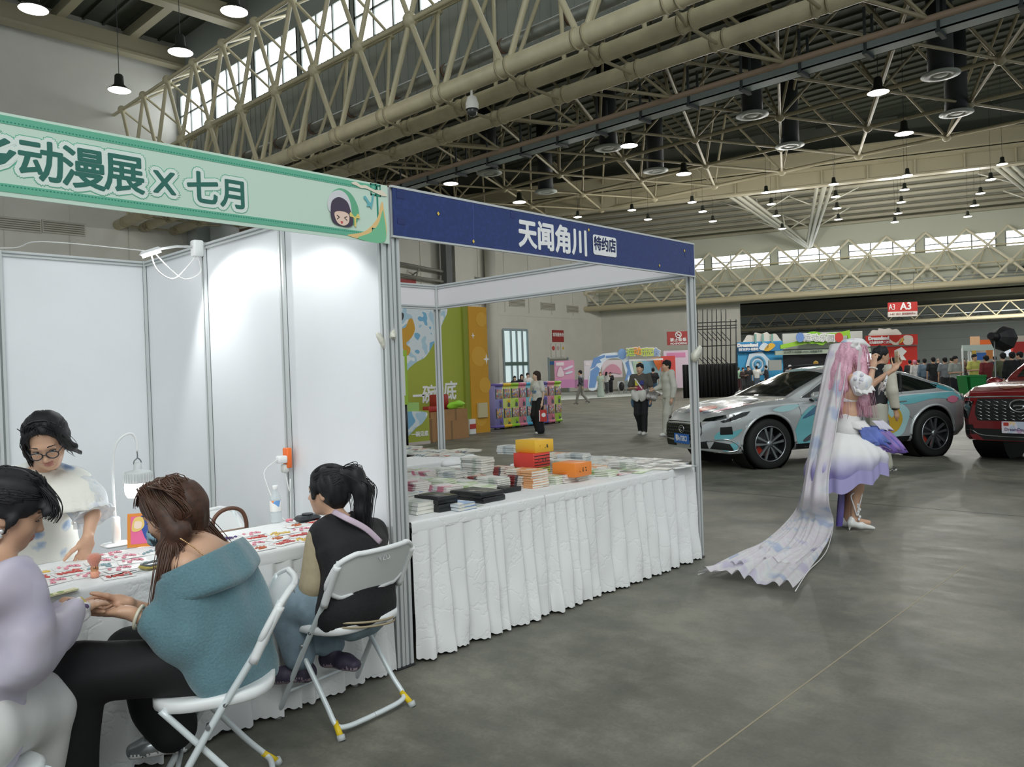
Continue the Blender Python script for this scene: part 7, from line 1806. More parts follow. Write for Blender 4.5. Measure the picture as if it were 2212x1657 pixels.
def wheel(root, M, x, y, R, out, spokes=5):
    c = M @ V((x, y, R)); ax = (M.to_3x3() @ V((0, out, 0))).normalized(); Mx = frame(c, ax).to_3x3() if False else None
    z = ax; xx = z.orthogonal().normalized(); yy = z.cross(xx); B = Matrix((xx, yy, z)).transposed(); r = root
    q = MB(); q.lathe([(R*.66, -.11), (R*.9, -.12), (R*.985, -.09), (R, -.05), (R, .05), (R*.985, .09), (R*.9, .115), (R*.68, .1)], c, 40, 0, B); t = part(q, 'wheel', TYRE, r)
    q = MB(); q.lathe([(R*.7, .1), (R*.685, .115), (R*.65, .1), (R*.64, -.05), (.001, -.05)], c, 40, 0, B); r = t; part(q, 'rim', RIMD, r)
    q = MB(); q.lathe([(R*.705, .106), (R*.69, .118), (R*.665, .108)], c, 40, 0, B); q.lathe([(.001, .1), (R*.13, .1), (R*.15, .06)], c, 20, 0, B); part(q, 'rim_edge', RIMM, r)
    q = MB()
    for k in range(spokes):
        a = 2*pi*k/spokes+.3
        for e in (-1, 1):
            a1 = a+e*.10; a2 = a+e*.26
            p = [(cos(a1)*R*.1, sin(a1)*R*.1), (cos(a2-e*.10)*R*.66, sin(a2-e*.10)*R*.66), (cos(a2+e*.05)*R*.66, sin(a2+e*.05)*R*.66), (cos(a1+e*.5)*R*.12, sin(a1+e*.5)*R*.12)]
            if e < 0: p = p[::-1]
            q.prism(p, .065, .095, Matrix.Translation(c) @ B.to_4x4())
    part(q, 'spokes', RIMM, r)
    q = MB(); q.cyl(c-z*.03, c-z*.045, R*.5, n=28); part(q, 'brake_disc', mat('#5a5c5e', .4, metal=.7), r)
    q = MB(); q.box(c-z*.02+xx*R*.42, (R*.22, R*.3, .05), 0, B); part(q, 'brake_caliper', mat('#B5341f', .4), r)
# ---------------- printed silver crossover
wf, wr_ = V((8.58, 2.07, 0)), V((11.20, .55, 0))
fx = (wf-wr_).normalized(); WB = (wf-wr_).length; ly = U3.cross(fx)
org = wf-ly*.80     # front axle centre on the floor
MC = Matrix((fx, ly, U3)).transposed().to_4x4(); MC.translation = org
car = empty('car', org-fx*1.4, 0, 'silver crossover car wrapped in teal cartoon graphics behind the bride', 'car')
rb = -WB
prof = dict(x0=rb-.88, x1=.93,
 top=[(rb-.88, .86), (rb-.84, .98), (rb-.70, 1.08), (rb-.3, 1.20), (rb+.2, 1.37), (rb+.8, 1.475), (rb+1.25, 1.50), (rb+1.6, 1.47), (-.75, 1.20), (-.42, 1.04), (0, 1.0), (.4, .94), (.68, .87), (.85, .78), (.93, .66)],
 belt=[(rb-.88, .8), (rb-.8, .93), (rb-.4, 1.04), (rb+.4, 1.03), (-1.2, 1.0), (-.4, .965), (.2, .93), (.6, .85), (.85, .74), (.93, .62)],
 wb=[(rb-.88, .60), (rb-.8, .76), (rb-.5, .88), (rb, .94), (-1.5, .92), (0, .945), (.4, .92), (.65, .84), (.82, .70), (.93, .52)],
 wt=[(rb-.88, .55), (rb-.6, .62), (rb, .58), (rb+1, .60), (-1.3, .62), (-.6, .74), (-.3, .80), (.3, .76), (.7, .62), (.93, .45)],
 zb=[(rb-.88, .42), (rb-.6, .3), (rb+.5, .26), (-.5, .25), (.6, .24), (.93, .3)])
SILV = mat('#C3C7C8', .22, metal=.4, noise=.10, nscale=2.2, coat=.6)
bv = build_car(car, MC, prof, SILV, [(0, 0), (rb, 0)], .375, .435)
for x in (0, rb):
    for s in (1, -1): wheel(car, MC, x, s*.82, .375, s)
# sides: windows, pillars, lines, graphics
for s in (1, -1):
    decal(car, bv, MC, [(-.62, 1.035), (-1.32, 1.36), (-1.75, 1.415), (rb+.75, 1.40), (rb+.30, 1.30), (rb-.22, 1.13), (rb-.12, 1.085), (rb+.5, 1.06), (-1.4, 1.03)], 'y', CARG, 'side_window', .006, s)
    line_on(car, bv, MC, [(-.60, 1.03), (-1.32, 1.375), (-1.75, 1.43), (rb+.75, 1.42), (rb+.28, 1.31), (rb-.26, 1.13)], 'y', CHR, 'window_trim', .009, s)
    for pts in ([(-1.62, 1.42), (-1.60, 1.03)], [(rb+.42, 1.33), (rb+.62, 1.06)]): line_on(car, bv, MC, pts, 'y', BLACK, 'pillar', .03, s)
    for pts in ([(-.5, .95), (-.55, .7), (-.52, .4), (-.62, .3)], [(-1.62, 1.03), (-1.66, .6), (-1.64, .3)], [(rb+.60, 1.05), (rb+.62, .8), (rb+.42, .62)], [(-.55, .3), (rb+.6, .3)]): line_on(car, bv, MC, pts, 'y', mat('#3b3f40', .5), 'panel_gap', .0035, s)
    for xh in (-1.45, rb+.75): line_on(car, bv, MC, [(xh, .90), (xh-.2, .905)], 'y', CHR, 'door_handle', .014, s)
    decal(car, bv, MC, [(.40, .27), (.48, .34), (-.0+.47, .36), (.44, .27)], 'y', PLASTIC, 'sill_end', .006, s)
    decal(car, bv, MC, [(-.47, .27), (rb+.5, .27), (rb+.48, .36), (-.45, .35)], 'y', PLASTIC, 'sill', .008, s)
    for wx in (0, rb):
        pts = [(wx+.45*cos(t), .375+.45*sin(t)) for t in np.linspace(.0, pi, 16)]
        line_on(car, bv, MC, pts, 'y', SILV, 'arch_lip', .022, s, 3)
    T1, T2_, TB, PK, GD, VI = mat('#6fb5bd', .25, coat=.5), mat('#a9cfd2', .25, coat=.5), mat('#3f6d8c', .3, coat=.5), mat('#d07a92', .3), mat('#C9A63A', .35), mat('#5a4a78', .4)
    def sw(pts, m, nm='teal_print', o=.0045): decal(car, bv, MC, blob(pts, 4), 'y', m, nm, o, s, .07)
    sw([(.75, .45), (.55, .5), (.45, .62), (.6, .58), (.72, .6), (.8, .52)], T1); sw([(.55, .28), (.5, .42), (.62, .40), (.72, .32)], T1)
    sw([(-.50, .35), (-.5, .7), (-.75, .92), (-1.0, .8), (-1.3, .93), (-1.5, .7), (-1.2, .5), (-1.35, .36)], T1); sw([(-.55, .72), (-.9, .95), (-1.2, .97), (-1.0, .86)], TB, 'blue_print', .006)
    sw([(-.6, .42), (-1.0, .62), (-1.05, .57), (-.66, .38)], mat('#4b4f58', .4), 'dark_print', .006); sw([(-.62, .32), (-1.0, .46), (-1.02, .42), (-.7, .30)], mat('#4b4f58', .4), 'dark_print', .006)
    sw([(-.05, .88), (-.3, .94), (-.52, .93), (-.4, .87), (-.2, .84)], T2_, 'pale_print')
    sw([(rb+1.1, .9), (rb+.6, .99), (rb-.3, 1.02), (rb-.75, 1.0), (rb-.6, .88), (rb+.0, .93), (rb+.5, .86)], T1); sw([(rb-.1, 1.16), (rb-.45, 1.15), (rb-.62, 1.05), (rb-.3, 1.04)], mat('#3f9aa8', .25, coat=.5), 'teal_print', .006)
    sw([(rb+.55, .5), (rb+.5, .75), (rb+.75, .9), (rb+1.0, .75), (rb+.85, .55), (rb+1.15, .4), (rb+.7, .36)], T2_, 'pale_print'); sw([(rb+.62, .62), (rb+.72, .8), (rb+.82, .66), (rb+.92, .74), (rb+.86, .52), (rb+.95, .4), (rb+.72, .45)], GD, 'yellow_print', .007)
    sw([(rb+.98, .66), (rb+1.02, .8), (rb+1.12, .7), (rb+1.04, .58)], mat('#b5622f', .4), 'orange_print', .007); sw([(rb-.25, .9), (rb-.4, .96), (rb-.55, .9), (rb-.4, .84)], PK, 'pink_print', .007)
    R3 = MC.to_3x3()
    def tx(body_, x, z, size, m, bold=.012, sx=1, sh=0):
        o = MC @ V((x, s*6, z)); h = bv.ray_cast(o, R3 @ V((0, -s, 0)), 12)
        Fm = wallframe(h[0]+R3 @ V((0, s*.004, 0)), R3 @ V((-s, 0, 0))); nn_ = V(h[1]); nn_ = nn_ if nn_.dot(R3 @ V((0, s, 0))) > 0 else -nn_
        xx = (R3 @ V((-s, 0, 0))); xx = (xx-nn_*xx.dot(nn_)).normalized(); yy = nn_.cross(xx); Fm = Matrix((xx, yy, nn_)).transposed().to_4x4(); Fm.translation = h[0]+nn_*.012
        text(body_, size, Fm, m, car, 'lettering', bold, .002, sx=sx, shear=sh)
    tx('JIN', rb+.42, .87, .22, VI, .012, 1.0, -.1); tx('AIKO', rb+.42, .66, .2, VI, .012, .9, -.1)
    for i, (ch, m) in enumerate(zip('奇王卯本', (mat('#a0407a', .4), mat('#c05a8a', .4), mat('#d98a5a', .4), mat('#d9b53a', .4)))): tx(ch, -.12-.11*i, .885+.012*i, .11, m, .004)
    # mirror
    mp_ = MC @ V((-.78, s*1.02, 1.05)); S = Soft(.012); S.ell(mp_, (.10, .12, .075), M3(MC.to_3x3() @ V((1, 0, 0)), ly, U3), .02); S.slab(mp_-fx*.055, -fx); S.mesh('wing_mirror', SILV, car)
    q = MB(); q.tube([MC @ V((-.74, s*.86, .99)), MC @ V((-.76, s*.96, 1.0)), MC @ V((-.77, s*1.0, 1.02))], .02, 8); part(q, 'mirror_arm', PLASTIC, car)
# windscreen, rear screen, roof rails
decal(car, bv, MC, [(-.46, -.66), (-.40, 0), (-.46, .66), (-1.24, .56), (-1.30, 0), (-1.24, -.56)], 'z', CARG, 'windscreen', .006)
decal(car, bv, MC, [(rb+.45, -.5), (rb+.45, .5), (rb-.35, .54), (rb-.35, -.54)], 'z', CARG, 'rear_screen', .006)
decal(car, bv, MC, blob([(-1.35, -.5), (-1.35, .1), (-1.9, .3), (rb+.8, -.1), (-1.9, -.5)], 4), 'z', mat('#86b3b8', .25, coat=.5), 'roof_print', .005)
decal(car, bv, MC, blob([(.75, .3), (.4, .62), (-.1, .5), (-.2, .1), (.3, .1)], 4), 'z', mat('#5c6a80', .25, coat=.5), 'hood_print', .005); decal(car, bv, MC, blob([(.7, .5), (.45, .72), (.15, .74), (.3, .6)], 4), 'z', mat('#d06a8a', .25, coat=.5), 'hood_print', .006); decal(car, bv, MC, blob([(.78, -.2), (.5, .2), (.2, -.1), (.5, -.4)], 4), 'z', mat('#8b9298', .25, coat=.5), 'hood_print', .005); decal(car, bv, MC, blob([(.8, .05), (.55, .35), (.45, .1), (.68, -.1)], 4), 'z', mat('#D2482f', .25, coat=.5), 'hood_print', .007)
for s in (1, -1): q = MB(); q.tube([MC @ V((rb+.45, s*.57, 1.42)), MC @ V((rb+.9, s*.58, 1.52)), MC @ V((-1.5, s*.6, 1.5)), MC @ V((-1.36, s*.61, 1.43))], .016, 8, sub=5); part(q, 'roof_rail', BLACK, car)
# front: grille, emblem, lights, intakes, plate
decal(car, bv, MC, [(-.50, .44), (-.56, .56), (-.55, .66), (-.50, .72), (.50, .72), (.55, .66), (.56, .56), (.50, .44)], 'x', BLACK, 'grille', .006)
q = MB()
for yy in np.arange(-.48, .5, .06):
    for zz in np.arange(.47, .71, .05):
        h = bv.ray_cast(MC @ V((6, yy+(.03 if int(zz*20) % 2 else 0), zz)), -fx, 12)
        if h[0] is not None: q.ball(h[0]+fx*.008, .012, 6)
o = part(q, 'grille_studs', mat('#4a4e50', .3, metal=.6), car); o['kind'] = 'stuff'
h = bv.ray_cast(MC @ V((6, 0, .60)), -fx, 12)[0]; q = MB(); q.tube([h+fx*.022+ly*.075*cos(t)+U3*.055*sin(t) for t in np.linspace(0, 2*pi, 24)[:-1]], .009, 6, closed=True); q.tube([h+fx*.022+ly*.005+U3*.03, h+fx*.022-ly*.04+U3*.01, h+fx*.022-ly*.02-U3*.03, h+fx*.022+ly*.03-U3*.02], .007, 6); part(q, 'emblem', CHR, car)
pc = bv.ray_cast(MC @ V((6, .0, .45)), -fx, 12)[0]+fx*.02; PF = wallframe(pc+fx*.01, ly) @ Matrix.Rotation(pi, 4, 'Y') if False else wallframe(pc+fx*.01, ly)
if (PF.to_3x3() @ V((0, 0, 1))).dot(fx) < 0: PF = wallframe(pc+fx*.01, -ly)
q = MB(); q.prism(rrect(.46, .15, .01), -.006, 0, PF); part(q, 'number_plate', mat('#2f6fc4', .4), car)
text('鄂A·733C1', .105, PF @ Matrix.Translation((0, 0, .003)), WHT, car, 'lettering', .003, .001, sx=.75)
for s in (1, -1):
    decal(car, bv, MC, [(.36, .74), (.40, .80), (.88, .88), (.9, .80), (.55, .74)] if False else [(s*.50, .735), (s*.52, .775), (s*.74, .82), (s*.86, .84), (s*.87, .80), (s*.72, .745)], 'x', CARG, 'headlight', .006)
    decal(car, bv, MC, [(.74, .735), (.45, .86), (.32, .875), (.38, .82), (.55, .755), (.70, .715)], 'y', CARG, 'headlight_side', .008, s)
    line_on(car, bv, MC, [(.68, .755), (.5, .815), (.36, .865)], 'y', mat('#E4E8EA', .3, emit=.4), 'light_bar', .007, s); line_on(car, bv, MC, [(.60, .735), (.47, .78)], 'y', mat('#E4E8EA', .3, emit=.4), 'light_bar', .006, s)
    decal(car, bv, MC, [(.74, .54), (.58, .545), (.60, .66), (.74, .65)], 'y', BLACK, 'side_intake', .008, s)
    decal(car, bv, MC, [(.84, .33), (.56, .30), (.62, .40), (.80, .44)], 'y', BLACK, 'fog_light', .008, s); line_on(car, bv, MC, [(.87, .44), (.66, .47), (.5, .38), (.52, .30), (.8, .27)], 'y', CHR, 'fog_trim', .012, s)
    decal(car, bv, MC, [(s*.6, .44), (s*.62, .33), (s*.2, .33), (s*.25, .40)], 'x', BLACK, 'lower_intake', .006)
    decal(car, bv, MC, [(rb-.62, .99), (rb-.82, .95), (rb-.85, .82), (rb-.7, .86)], 'y', mat('#201012', .2), 'tail_light', .008, s)
q = MB(); q.tube([MC @ V((.85, .28, .33)), MC @ V((.9, .3, .25)), MC @ V((.88, .28, .14))], .012, 6, sub=4, flat=.4); part(q, 'tow_strap', mat('#B53A30', .6), car)
# ---------------- red car, cut by the right edge
fc = atz(2206, 1005); v0 = V((RT.x, RT.y, 0)); rd = ray(2206, 1005); rd.z = 0; rd.normalize(); bk_ = (rd*cos(radians(22))+V((rd.y, -rd.x, 0))*sin(radians(22))).normalized()
fx2 = -bk_; ly2 = U3.cross(fx2); MR = Matrix((fx2, ly2, U3)).transposed().to_4x4(); MR.translation = V((fc.x, fc.y, 0))+bk_*.2
MR.translation += bk_*.75
car2 = empty('car', MR.translation+bk_*1.2, 0, 'dark red car with a big chrome-flecked grille cut by the right edge', 'car')
rb2 = -2.75
prof2 = dict(x0=rb2-.9, x1=.9,
 top=[(rb2-.9, 1.0), (rb2-.8, 1.5), (rb2-.4, 1.66), (rb2+1.2, 1.72), (-1.3, 1.62), (-.75, 1.32), (-.55, 1.17), (-.1, 1.16), (.5, 1.11), (.75, 1.05), (.86, .97), (.9, .80)],
 belt=[(rb2-.9, .9), (rb2-.4, 1.08), (-.6, 1.06), (.4, 1.02), (.75, .97), (.9, .74)],
 wb=[(rb2-.9, .7), (rb2-.5, .9), (rb2, .94), (-.5, .94), (.35, .94), (.66, .91), (.82, .82), (.9, .70)],
 wt=[(rb2-.9, .6), (rb2, .66), (-1.3, .66), (-.6, .78), (.5, .80), (.8, .74), (.9, .66)],
 zb=[(rb2-.9, .4), (-.4, .3), (.5, .28), (.9, .33)])
RED = mat('#7d1c22', .2, metal=.35, coat=.8, noise=.12, nscale=3)
bv2 = build_car(car2, MR, prof2, RED, [(0, 0), (rb2, 0)], .38, .44)
for x in (0, rb2):
    for s in (1, -1): wheel(car2, MR, x, s*.82, .38, s)
decal(car2, bv2, MR, [(-.58, .62), (-.62, .72), (-.60, .94), (.60, .94), (.62, .72), (.58, .62)], 'x', BLACK, 'grille', .008)
q = MB()
for i, yy in enumerate(np.arange(-.55, .56, .11)):
    for j, zz in enumerate(np.arange(.65, .93, .05)):
        if abs(yy) < .18 and zz > .76: continue
        h = bv2.ray_cast(MR @ V((6, yy, zz)), -fx2, 12)[0]; g_ = -1 if yy > .01 else (1 if yy < -.01 else 0)
        if h is None: continue
        if g_: q.tube([h+fx2*.014-ly2*g_*.035+U3*.014*1, h+fx2*.016+ly2*g_*.035-U3*.016], [.005, .008], 5)
        else: q.tube([h+fx2*.016+ly2*.045+U3*.014, h+fx2*.02-U3*.012, h+fx2*.016-ly2*.045+U3*.014], .007, 5)
o = part(q, 'grille_flecks', mat('#AEB2B2', .2, metal=.9), car2)
h = bv2.ray_cast(MR @ V((6, 0, .84)), -fx2, 12)[0]; q = MB(); q.tube([h+fx2*.03+ly2*.135*cos(t)+U3*.085*sin(t) for t in np.linspace(0, 2*pi, 40)[:-1]], .012, 8, closed=True); q.tube([h+fx2*.03+ly2*.07*c_+U3*d_ for c_, d_ in ((-1.2, .0), (.4, .0), (.6, -.02), (.2, -.045), (-.8, -.05))], .013, 8, sub=5); part(q, 'emblem', CHR, car2)
line_on(car2, bv2, MR, [(-.8, .955), (-.4, .965), (0, .968), (.4, .965), (.8, .955)], 'x', CHR, 'grille_trim', .014)
for s in (1, -1):
    decal(car2, bv2, MR, [(s*.64, .90), (s*.80, .90), (s*.82, .66), (s*.72, .64)], 'x', CARG, 'headlight', .008); line_on(car2, bv2, MR, [(s*.70, .87), (s*.78, .87), (s*.79, .78), (s*.71, .78), (s*.70, .87)], 'x', CHR, 'light_frame', .008, 1, 3)
    decal(car2, bv2, MR, [(.78, .90), (.55, .92), (.58, .98), (.76, .955)], 'y', CARG, 'headlight_side', .008, s)
    decal(car2, bv2, MR, [(s*.66, .56), (s*.80, .54), (s*.80, .40), (s*.62, .42)], 'x', BLACK, 'corner_vent', .008); line_on(car2, bv2, MR, [(s*.62, .475), (s*.8, .47)], 'x', CHR, 'vent_bar', .008)
    mp_ = MR @ V((-.72, s*1.03, 1.14)); S = Soft(.014); S.ell(mp_, (.10, .13, .08), M3(fx2, ly2, U3), .02); S.mesh('wing_mirror', RED, car2); q = MB(); q.tube([MR @ V((-.7, s*.88, 1.06)), MR @ V((-.72, s*.98, 1.08))], .025, 8); part(q, 'mirror_arm', PLASTIC, car2)
    decal(car2, bv2, MR, [(-.75, 1.1), (-1.3, 1.5), (rb2-.2, 1.55), (rb2-.4, 1.12)], 'y', CARG, 'side_window', .006, s)
decal(car2, bv2, MR, [(-.62, -.66), (-.62, .66), (-1.25, .58), (-1.25, -.58)], 'z', CARG, 'windscreen', .006)
decal(car2, bv2, MR, [(-.66, .50), (-.62, .44), (-.50, .34), (.50, .34), (.62, .44), (.66, .50)], 'x', BLACK, 'lower_intake', .008); line_on(car2, bv2, MR, [(-.66, .47), (-.45, .40), (.45, .40), (.66, .47)], 'x', CHR, 'bumper_trim', .012)
decal(car2, bv2, MR, blob([(.7, -.3), (.4, .2), (-.3, .5), (-.4, .0), (.2, -.5)], 4), 'z', mat('#8a4a2a', .2, coat=.7), 'hood_print', .005)
pc = bv2.ray_cast(MR @ V((6, 0, .53)), -fx2, 12)[0]+fx2*.03; PF = wallframe(pc, ly2)
if (PF.to_3x3() @ V((0, 0, 1))).dot(fx2) < 0: PF = wallframe(pc, -ly2)
q = MB(); q.prism(rrect(.50, .17, .01), -.008, 0, PF); part(q, 'number_plate', spots('#D9D2DC', ['#C9A9C4', '#B9C4D6', '#E3C9A0'], 14, .6, .4), car2)
text('DreamDay', .06, PF @ Matrix.Translation((-.08, -.03, .003)), mat('#6a5a78', .5), car2, 'lettering', .001, .001)
q = MB(); q.prism(rrect(.07, .05, .01), 0, .002, PF @ Matrix.Translation((-.19, .045, 0))); part(q, 'plate_badge', mat('#B53A30', .5), car2)
# ================================================================== people in the middle distance
def walker(px, py, h, top_c, bot_c, hair_c, face_px, label, arms=('down', 'down'), stride=0.0, d=None, female=False, sleeve='short', flare=0.0, long=0.0, shoe_c='#D9D9D2', res=None, hem=.02, look=None, skirt=None, group=None, lean=0.05, cellm=1.0, hair='short'):
    """px, py: feet in view; face_px: heading (right, away) parts"""
    b = atz(px, py) if d is None else at(px, py, d); b.z = 0
    dist = (b-CAM).dot(FW); c = res or max(.014, min(.034, dist*.00075))*cellm
    rt = V((RT.x, RT.y, 0)).normalized(); fw = V((FW.x, FW.y, 0)).normalized()
    hd = rt*face_px[0]+fw*face_px[1]; J = stand(b, hd, h, stride, arms, lean, look=look, female=female)
    r = person('person', b, label, group); mm = lambda c_: c_ if not isinstance(c_, str) else mat(c_, .8, noise=.08, nscale=12)
    body(J, r, c, SKINF if female else SKIN2, female, c < .016, True, sm=1); hair_short(J, r, mm(hair_c), c*.95, .035, 1.06, long)
    top(J, r, mm(top_c), c, sleeve, hem, .022, 'top', female, rip=.006 if c < .02 else 0)
    if skirt:
        S = Soft(c); S.cone(J['wai'], J['pel'], .115*J['k'], .14*J['k'], .04, 0, J['l'], 1.25); S.cone(J['pel'], V((J['pel'].x, J['pel'].y, skirt)), .14*J['k'], .22*J['k'], .05, 0, J['l'], 1.15); S.mesh('skirt', mm(bot_c), r)
    else: trousers(J, r, mm(bot_c), c, flare, .018, rip=.006 if c < .02 else 0)
    shoes(J, r, mm(shoe_c), WHT, min(c, .02)); return J, r
rt_ = V((RT.x, RT.y, 0)).normalized(); fw_ = V((FW.x, FW.y, 0)).normalized()
# woman with the red bag
J, r = walker(1165, 936, 1.63, '#DCDAD2', '#151619', '#3a2a24', (-.75, -.6), 'person in white tee and wide black trousers holding a red bag by the capsule machines', ('down', 'hip'), .12, female=True, flare=.07, long=.06, look=(-rt_*.95-fw_*.25+U3*.08))
q = MB(); q.tube([J['nec']+J['l']*.06-J['f']*.02, J['che']+J['f']*.13+J['l']*.02, J['wai']+J['f']*.13, J['che']+J['f']*.13-J['l']*.03, J['nec']-J['l']*.06-J['f']*.02], .006, 5, sub=5); part(q, 'lanyard', mat('#8d97a0', .6), r)
q = MB(); q.box(J['wai']+J['f']*.128+U3*.06, (.004, .17, .035), 0, Matrix((J['f'], J['l'], U3)).transposed()); q.box(J['wai']+J['f']*.132+U3*.02, (.004, .14, .025), 0, Matrix((J['f'], J['l'], U3)).transposed()); part(q, 'shirt_print', mat('#5f8fb5', .6), r)
hw = J['wrl'] if (J['wrl']-CAM).dot(RT) > (J['wrr']-CAM).dot(RT) else J['wrr']
bc = hw+V((0, 0, -.36))-fw_*.03
bg_ = empty('paper_bag', bc, 0, 'red paper bag with white round mark carried by the woman in white', 'bag'); B3 = Matrix((rt_, fw_, U3)).transposed()
q = MB(); q.box(bc, (.2, .09, .30), 0, B3); part(q, 'bag_body', mat('#C8342F', .5), bg_)
q = MB(); q.cyl(bc-fw_*.046+rt_*.02+U3*.02, bc-fw_*.05+rt_*.02+U3*.02, .055, n=20); part(q, 'round_mark', WHT, bg_)
q = MB(); q.box(bc-fw_*.047-rt_*.085, (.02, .004, .28), 0, B3); part(q, 'side_stripe', WHT, bg_)
q = MB(); q.tube([bc+rt_*.06+U3*.15, bc+rt_*.04+U3*.24, hw-U3*.09, bc-rt_*.04+U3*.24, bc-rt_*.06+U3*.15], .005, 5, sub=4); part(q, 'handles', mat('#B08A6A', .6), bg_)
# boy in grey tee
J, r = walker(1388, 938, 1.72, '#55524d', '#17181b', '#181518', (-.45, -.85), 'person in dark grey printed tee with a crossbody strap carrying a clear bag', ('down', 'hold'), .2)
B3 = Matrix((J['l'], J['f'], U3)).transposed()
for dx, dz, cl, w_, h_ in ((-.06, -.04, '#D8CF3A', .07, .12), (.06, -.03, '#3b3f8a', .12, .1), (.0, -.16, '#A23a5a', .2, .1)):
    q = MB(); q.box(J['che']+J['f']*.132+J['l']*dx+U3*dz, (w_, .012, h_), 0, B3); part(q, 'shirt_print', mat(cl, .6), r)
q = MB(); q.tube([J['shr']+U3*.03, J['che']+J['f']*.14-J['l']*.05, J['wai']+J['f']*.14+J['l']*.08, J['pel']+J['l']*.17], .018, 6, sub=5, flat=.4); part(q, 'bag_strap', mat('#E3E1DB', .6), r)
S = Soft(.016); c = J['pel']+J['f']*.17+U3*.02
for k in range(5): S.ell(c+J['l']*(-.12+.06*k)+U3*(-.05*(k % 2)), (.07, .07, .12), None, .03)
S.ripple(.02, 26, seed=4); S.mesh('tied_jacket', [mat('#DAD9D2', .8)], r)
S = Soft(.016); S.ell(J['pel']+J['l']*.2-U3*.12, (.06, .07, .16), None, .03); S.ell(J['pel']-J['l']*.2-U3*.14, (.05, .06, .15), None, .03); S.ripple(.015, 30, seed=2); S.mesh('denim_tail', mat('#4f6f8c', .8), r)
c = J['pel']+J['l']*.30+J['f']*.06+U3*.02; S = Soft(.014); S.ell(c, (.15, .12, .16), M3(J['l'], J['f'], U3), .03); S.ripple(.03, 30, seed=9)
tag(S.mesh('tote_bag', spots('#B9B6B4', ['#8f8a90', '#D6D4D2', '#a58c90'], 14, .5, .25, name='clear_plastic')), 'clear plastic tote stuffed with items at the grey tee boy side', 'bag')
# hoodie
J, r = walker(1448, 940, 1.76, '#CFCEC2', '#C2C1B5', '#1b1819', (-.85, -.25), 'person in a pale hoodie and pale trousers seen through the booth post', ('down', 'fwd'), .35, sleeve='long', flare=.03, hem=.06)
S = Soft(.016); S.chain([J['nec']-J['f']*.03-J['l']*.07, J['nec']-J['f']*.11-U3*.02, J['nec']-J['f']*.03+J['l']*.07], [.05, .07, .05], .03); S.mesh('hood', mat('#CFCEC2', .8, noise=.08, nscale=12), r)
walker(1257, 873, 1.72, spots('#33343a', ['#1f2024', '#5c5d66', '#8a8b92'], 9, .4, .8, stretch=(1, 1, 1), name='plaid'), '#8d8b84', '#15141a', (-.9, .3), 'person in a dark plaid shirt striding past the pink booth', ('swingb', 'swingf'), .6, sleeve='long', shoe_c='#5f584e')
walker(1298, 858, 1.62, '#9db0a3', '#9AA79E', '#7a5a44', (.1, -1), 'person in a pale green top and long pale skirt before the blue arch', ('hold', 'down'), 0, female=True, skirt=.12, long=.1)
walker(1311, 852, 1.64, '#CFCFCB', '#55595c', '#201a1c', (.6, .6), 'person in a white jacket with a green bag near the blue arch', ('down', 'phone'), 0, female=True, sleeve='long', long=.05)
walker(1413, 867, 1.72, '#1d1e20', '#4a6480', '#141316', (.1, 1), 'person in black tee and jeans seen from behind, before the arch', ('down', 'down'), .1)
walker(1437, 862, 1.65, '#6a4a38', '#5a3d30', '#B08A50', (-.5, .6), 'person in brown with fair hair behind the hoodie wearer', ('down', 'down'), 0, sleeve='long', female=True)
walker(1320, 850, 1.6, '#2a2b30', '#26262a', '#17161a', (-.3, -1), 'person in dark clothes right of the pale green dress', ('phone', 'down'), 0, sleeve='long')
for x, cl, h, hc, l in ((1113, '#1e1f22', 1.55, '#141316', 'person in black with long dark hair behind the capsule machines, nearest the glass'), (1128, '#1b1c22', 1.62, '#151417', 'person in black leaning behind the capsule machines, middle one'), (1141, '#D5D5D2', 1.68, '#1a1719', 'person in white shirt behind the capsule machines')):
    walker(x, 852, h, cl, '#2a2a2e', hc, (.2, -1), l, ('hold', 'hold'), 0, d=40, sleeve='long', female=True, long=.1 if cl != '#D5D5D2' else 0)
for px, py, h, t, b_, hc, fx_, l, sl, fe in ((1556, 848, 1.64, '#C3C8CB', '#8fa0ab', '#17161a', (-.2, 1), 'person in pale shirt and light jeans before the black curtain', 'long', True), (1573, 846, 1.66, '#26262a', '#5b5d60', '#2a1f1c', (.1, 1), 'person in black tee between pale shirt and green hoodie', 'short', False), (1584, 844, 1.66, '#1c1d20', '#4a3c3c', '#1d1a1c', (.3, 1), 'person in black beside the green hoodie', 'short', False), (1597, 846, 1.63, '#8FB59A', '#4a2c2e', '#2f4a3c', (.5, .8), 'person in a green hoodie at the black curtain end', 'long', True),
    (1617, 815, 1.68, '#2b2b30', '#2f3036', '#17161a', (-.3, -1), 'person in dark top before the blue booth, left one', 'short', False), (1635, 816, 1.68, '#E2E2DE', '#5c6c7c', '#1a171a', (.1, 1), 'person in white tee before the blue booth', 'short', False), (1656, 814, 1.68, '#22242a', '#33343a', '#151417', (-.6, .4), 'person in dark top before the blue booth, right one', 'long', True), (1605, 815, 1.6, '#3a2f2c', '#3b3c42', '#3d2a22', (.4, -1), 'person with brown hair at the blue booth edge', 'long', True)):
    walker(px, py, h, t, b_, hc, fx_, l, ('down', 'hold'), 0, d=None if py > 830 else 50, sleeve=sl, female=fe)
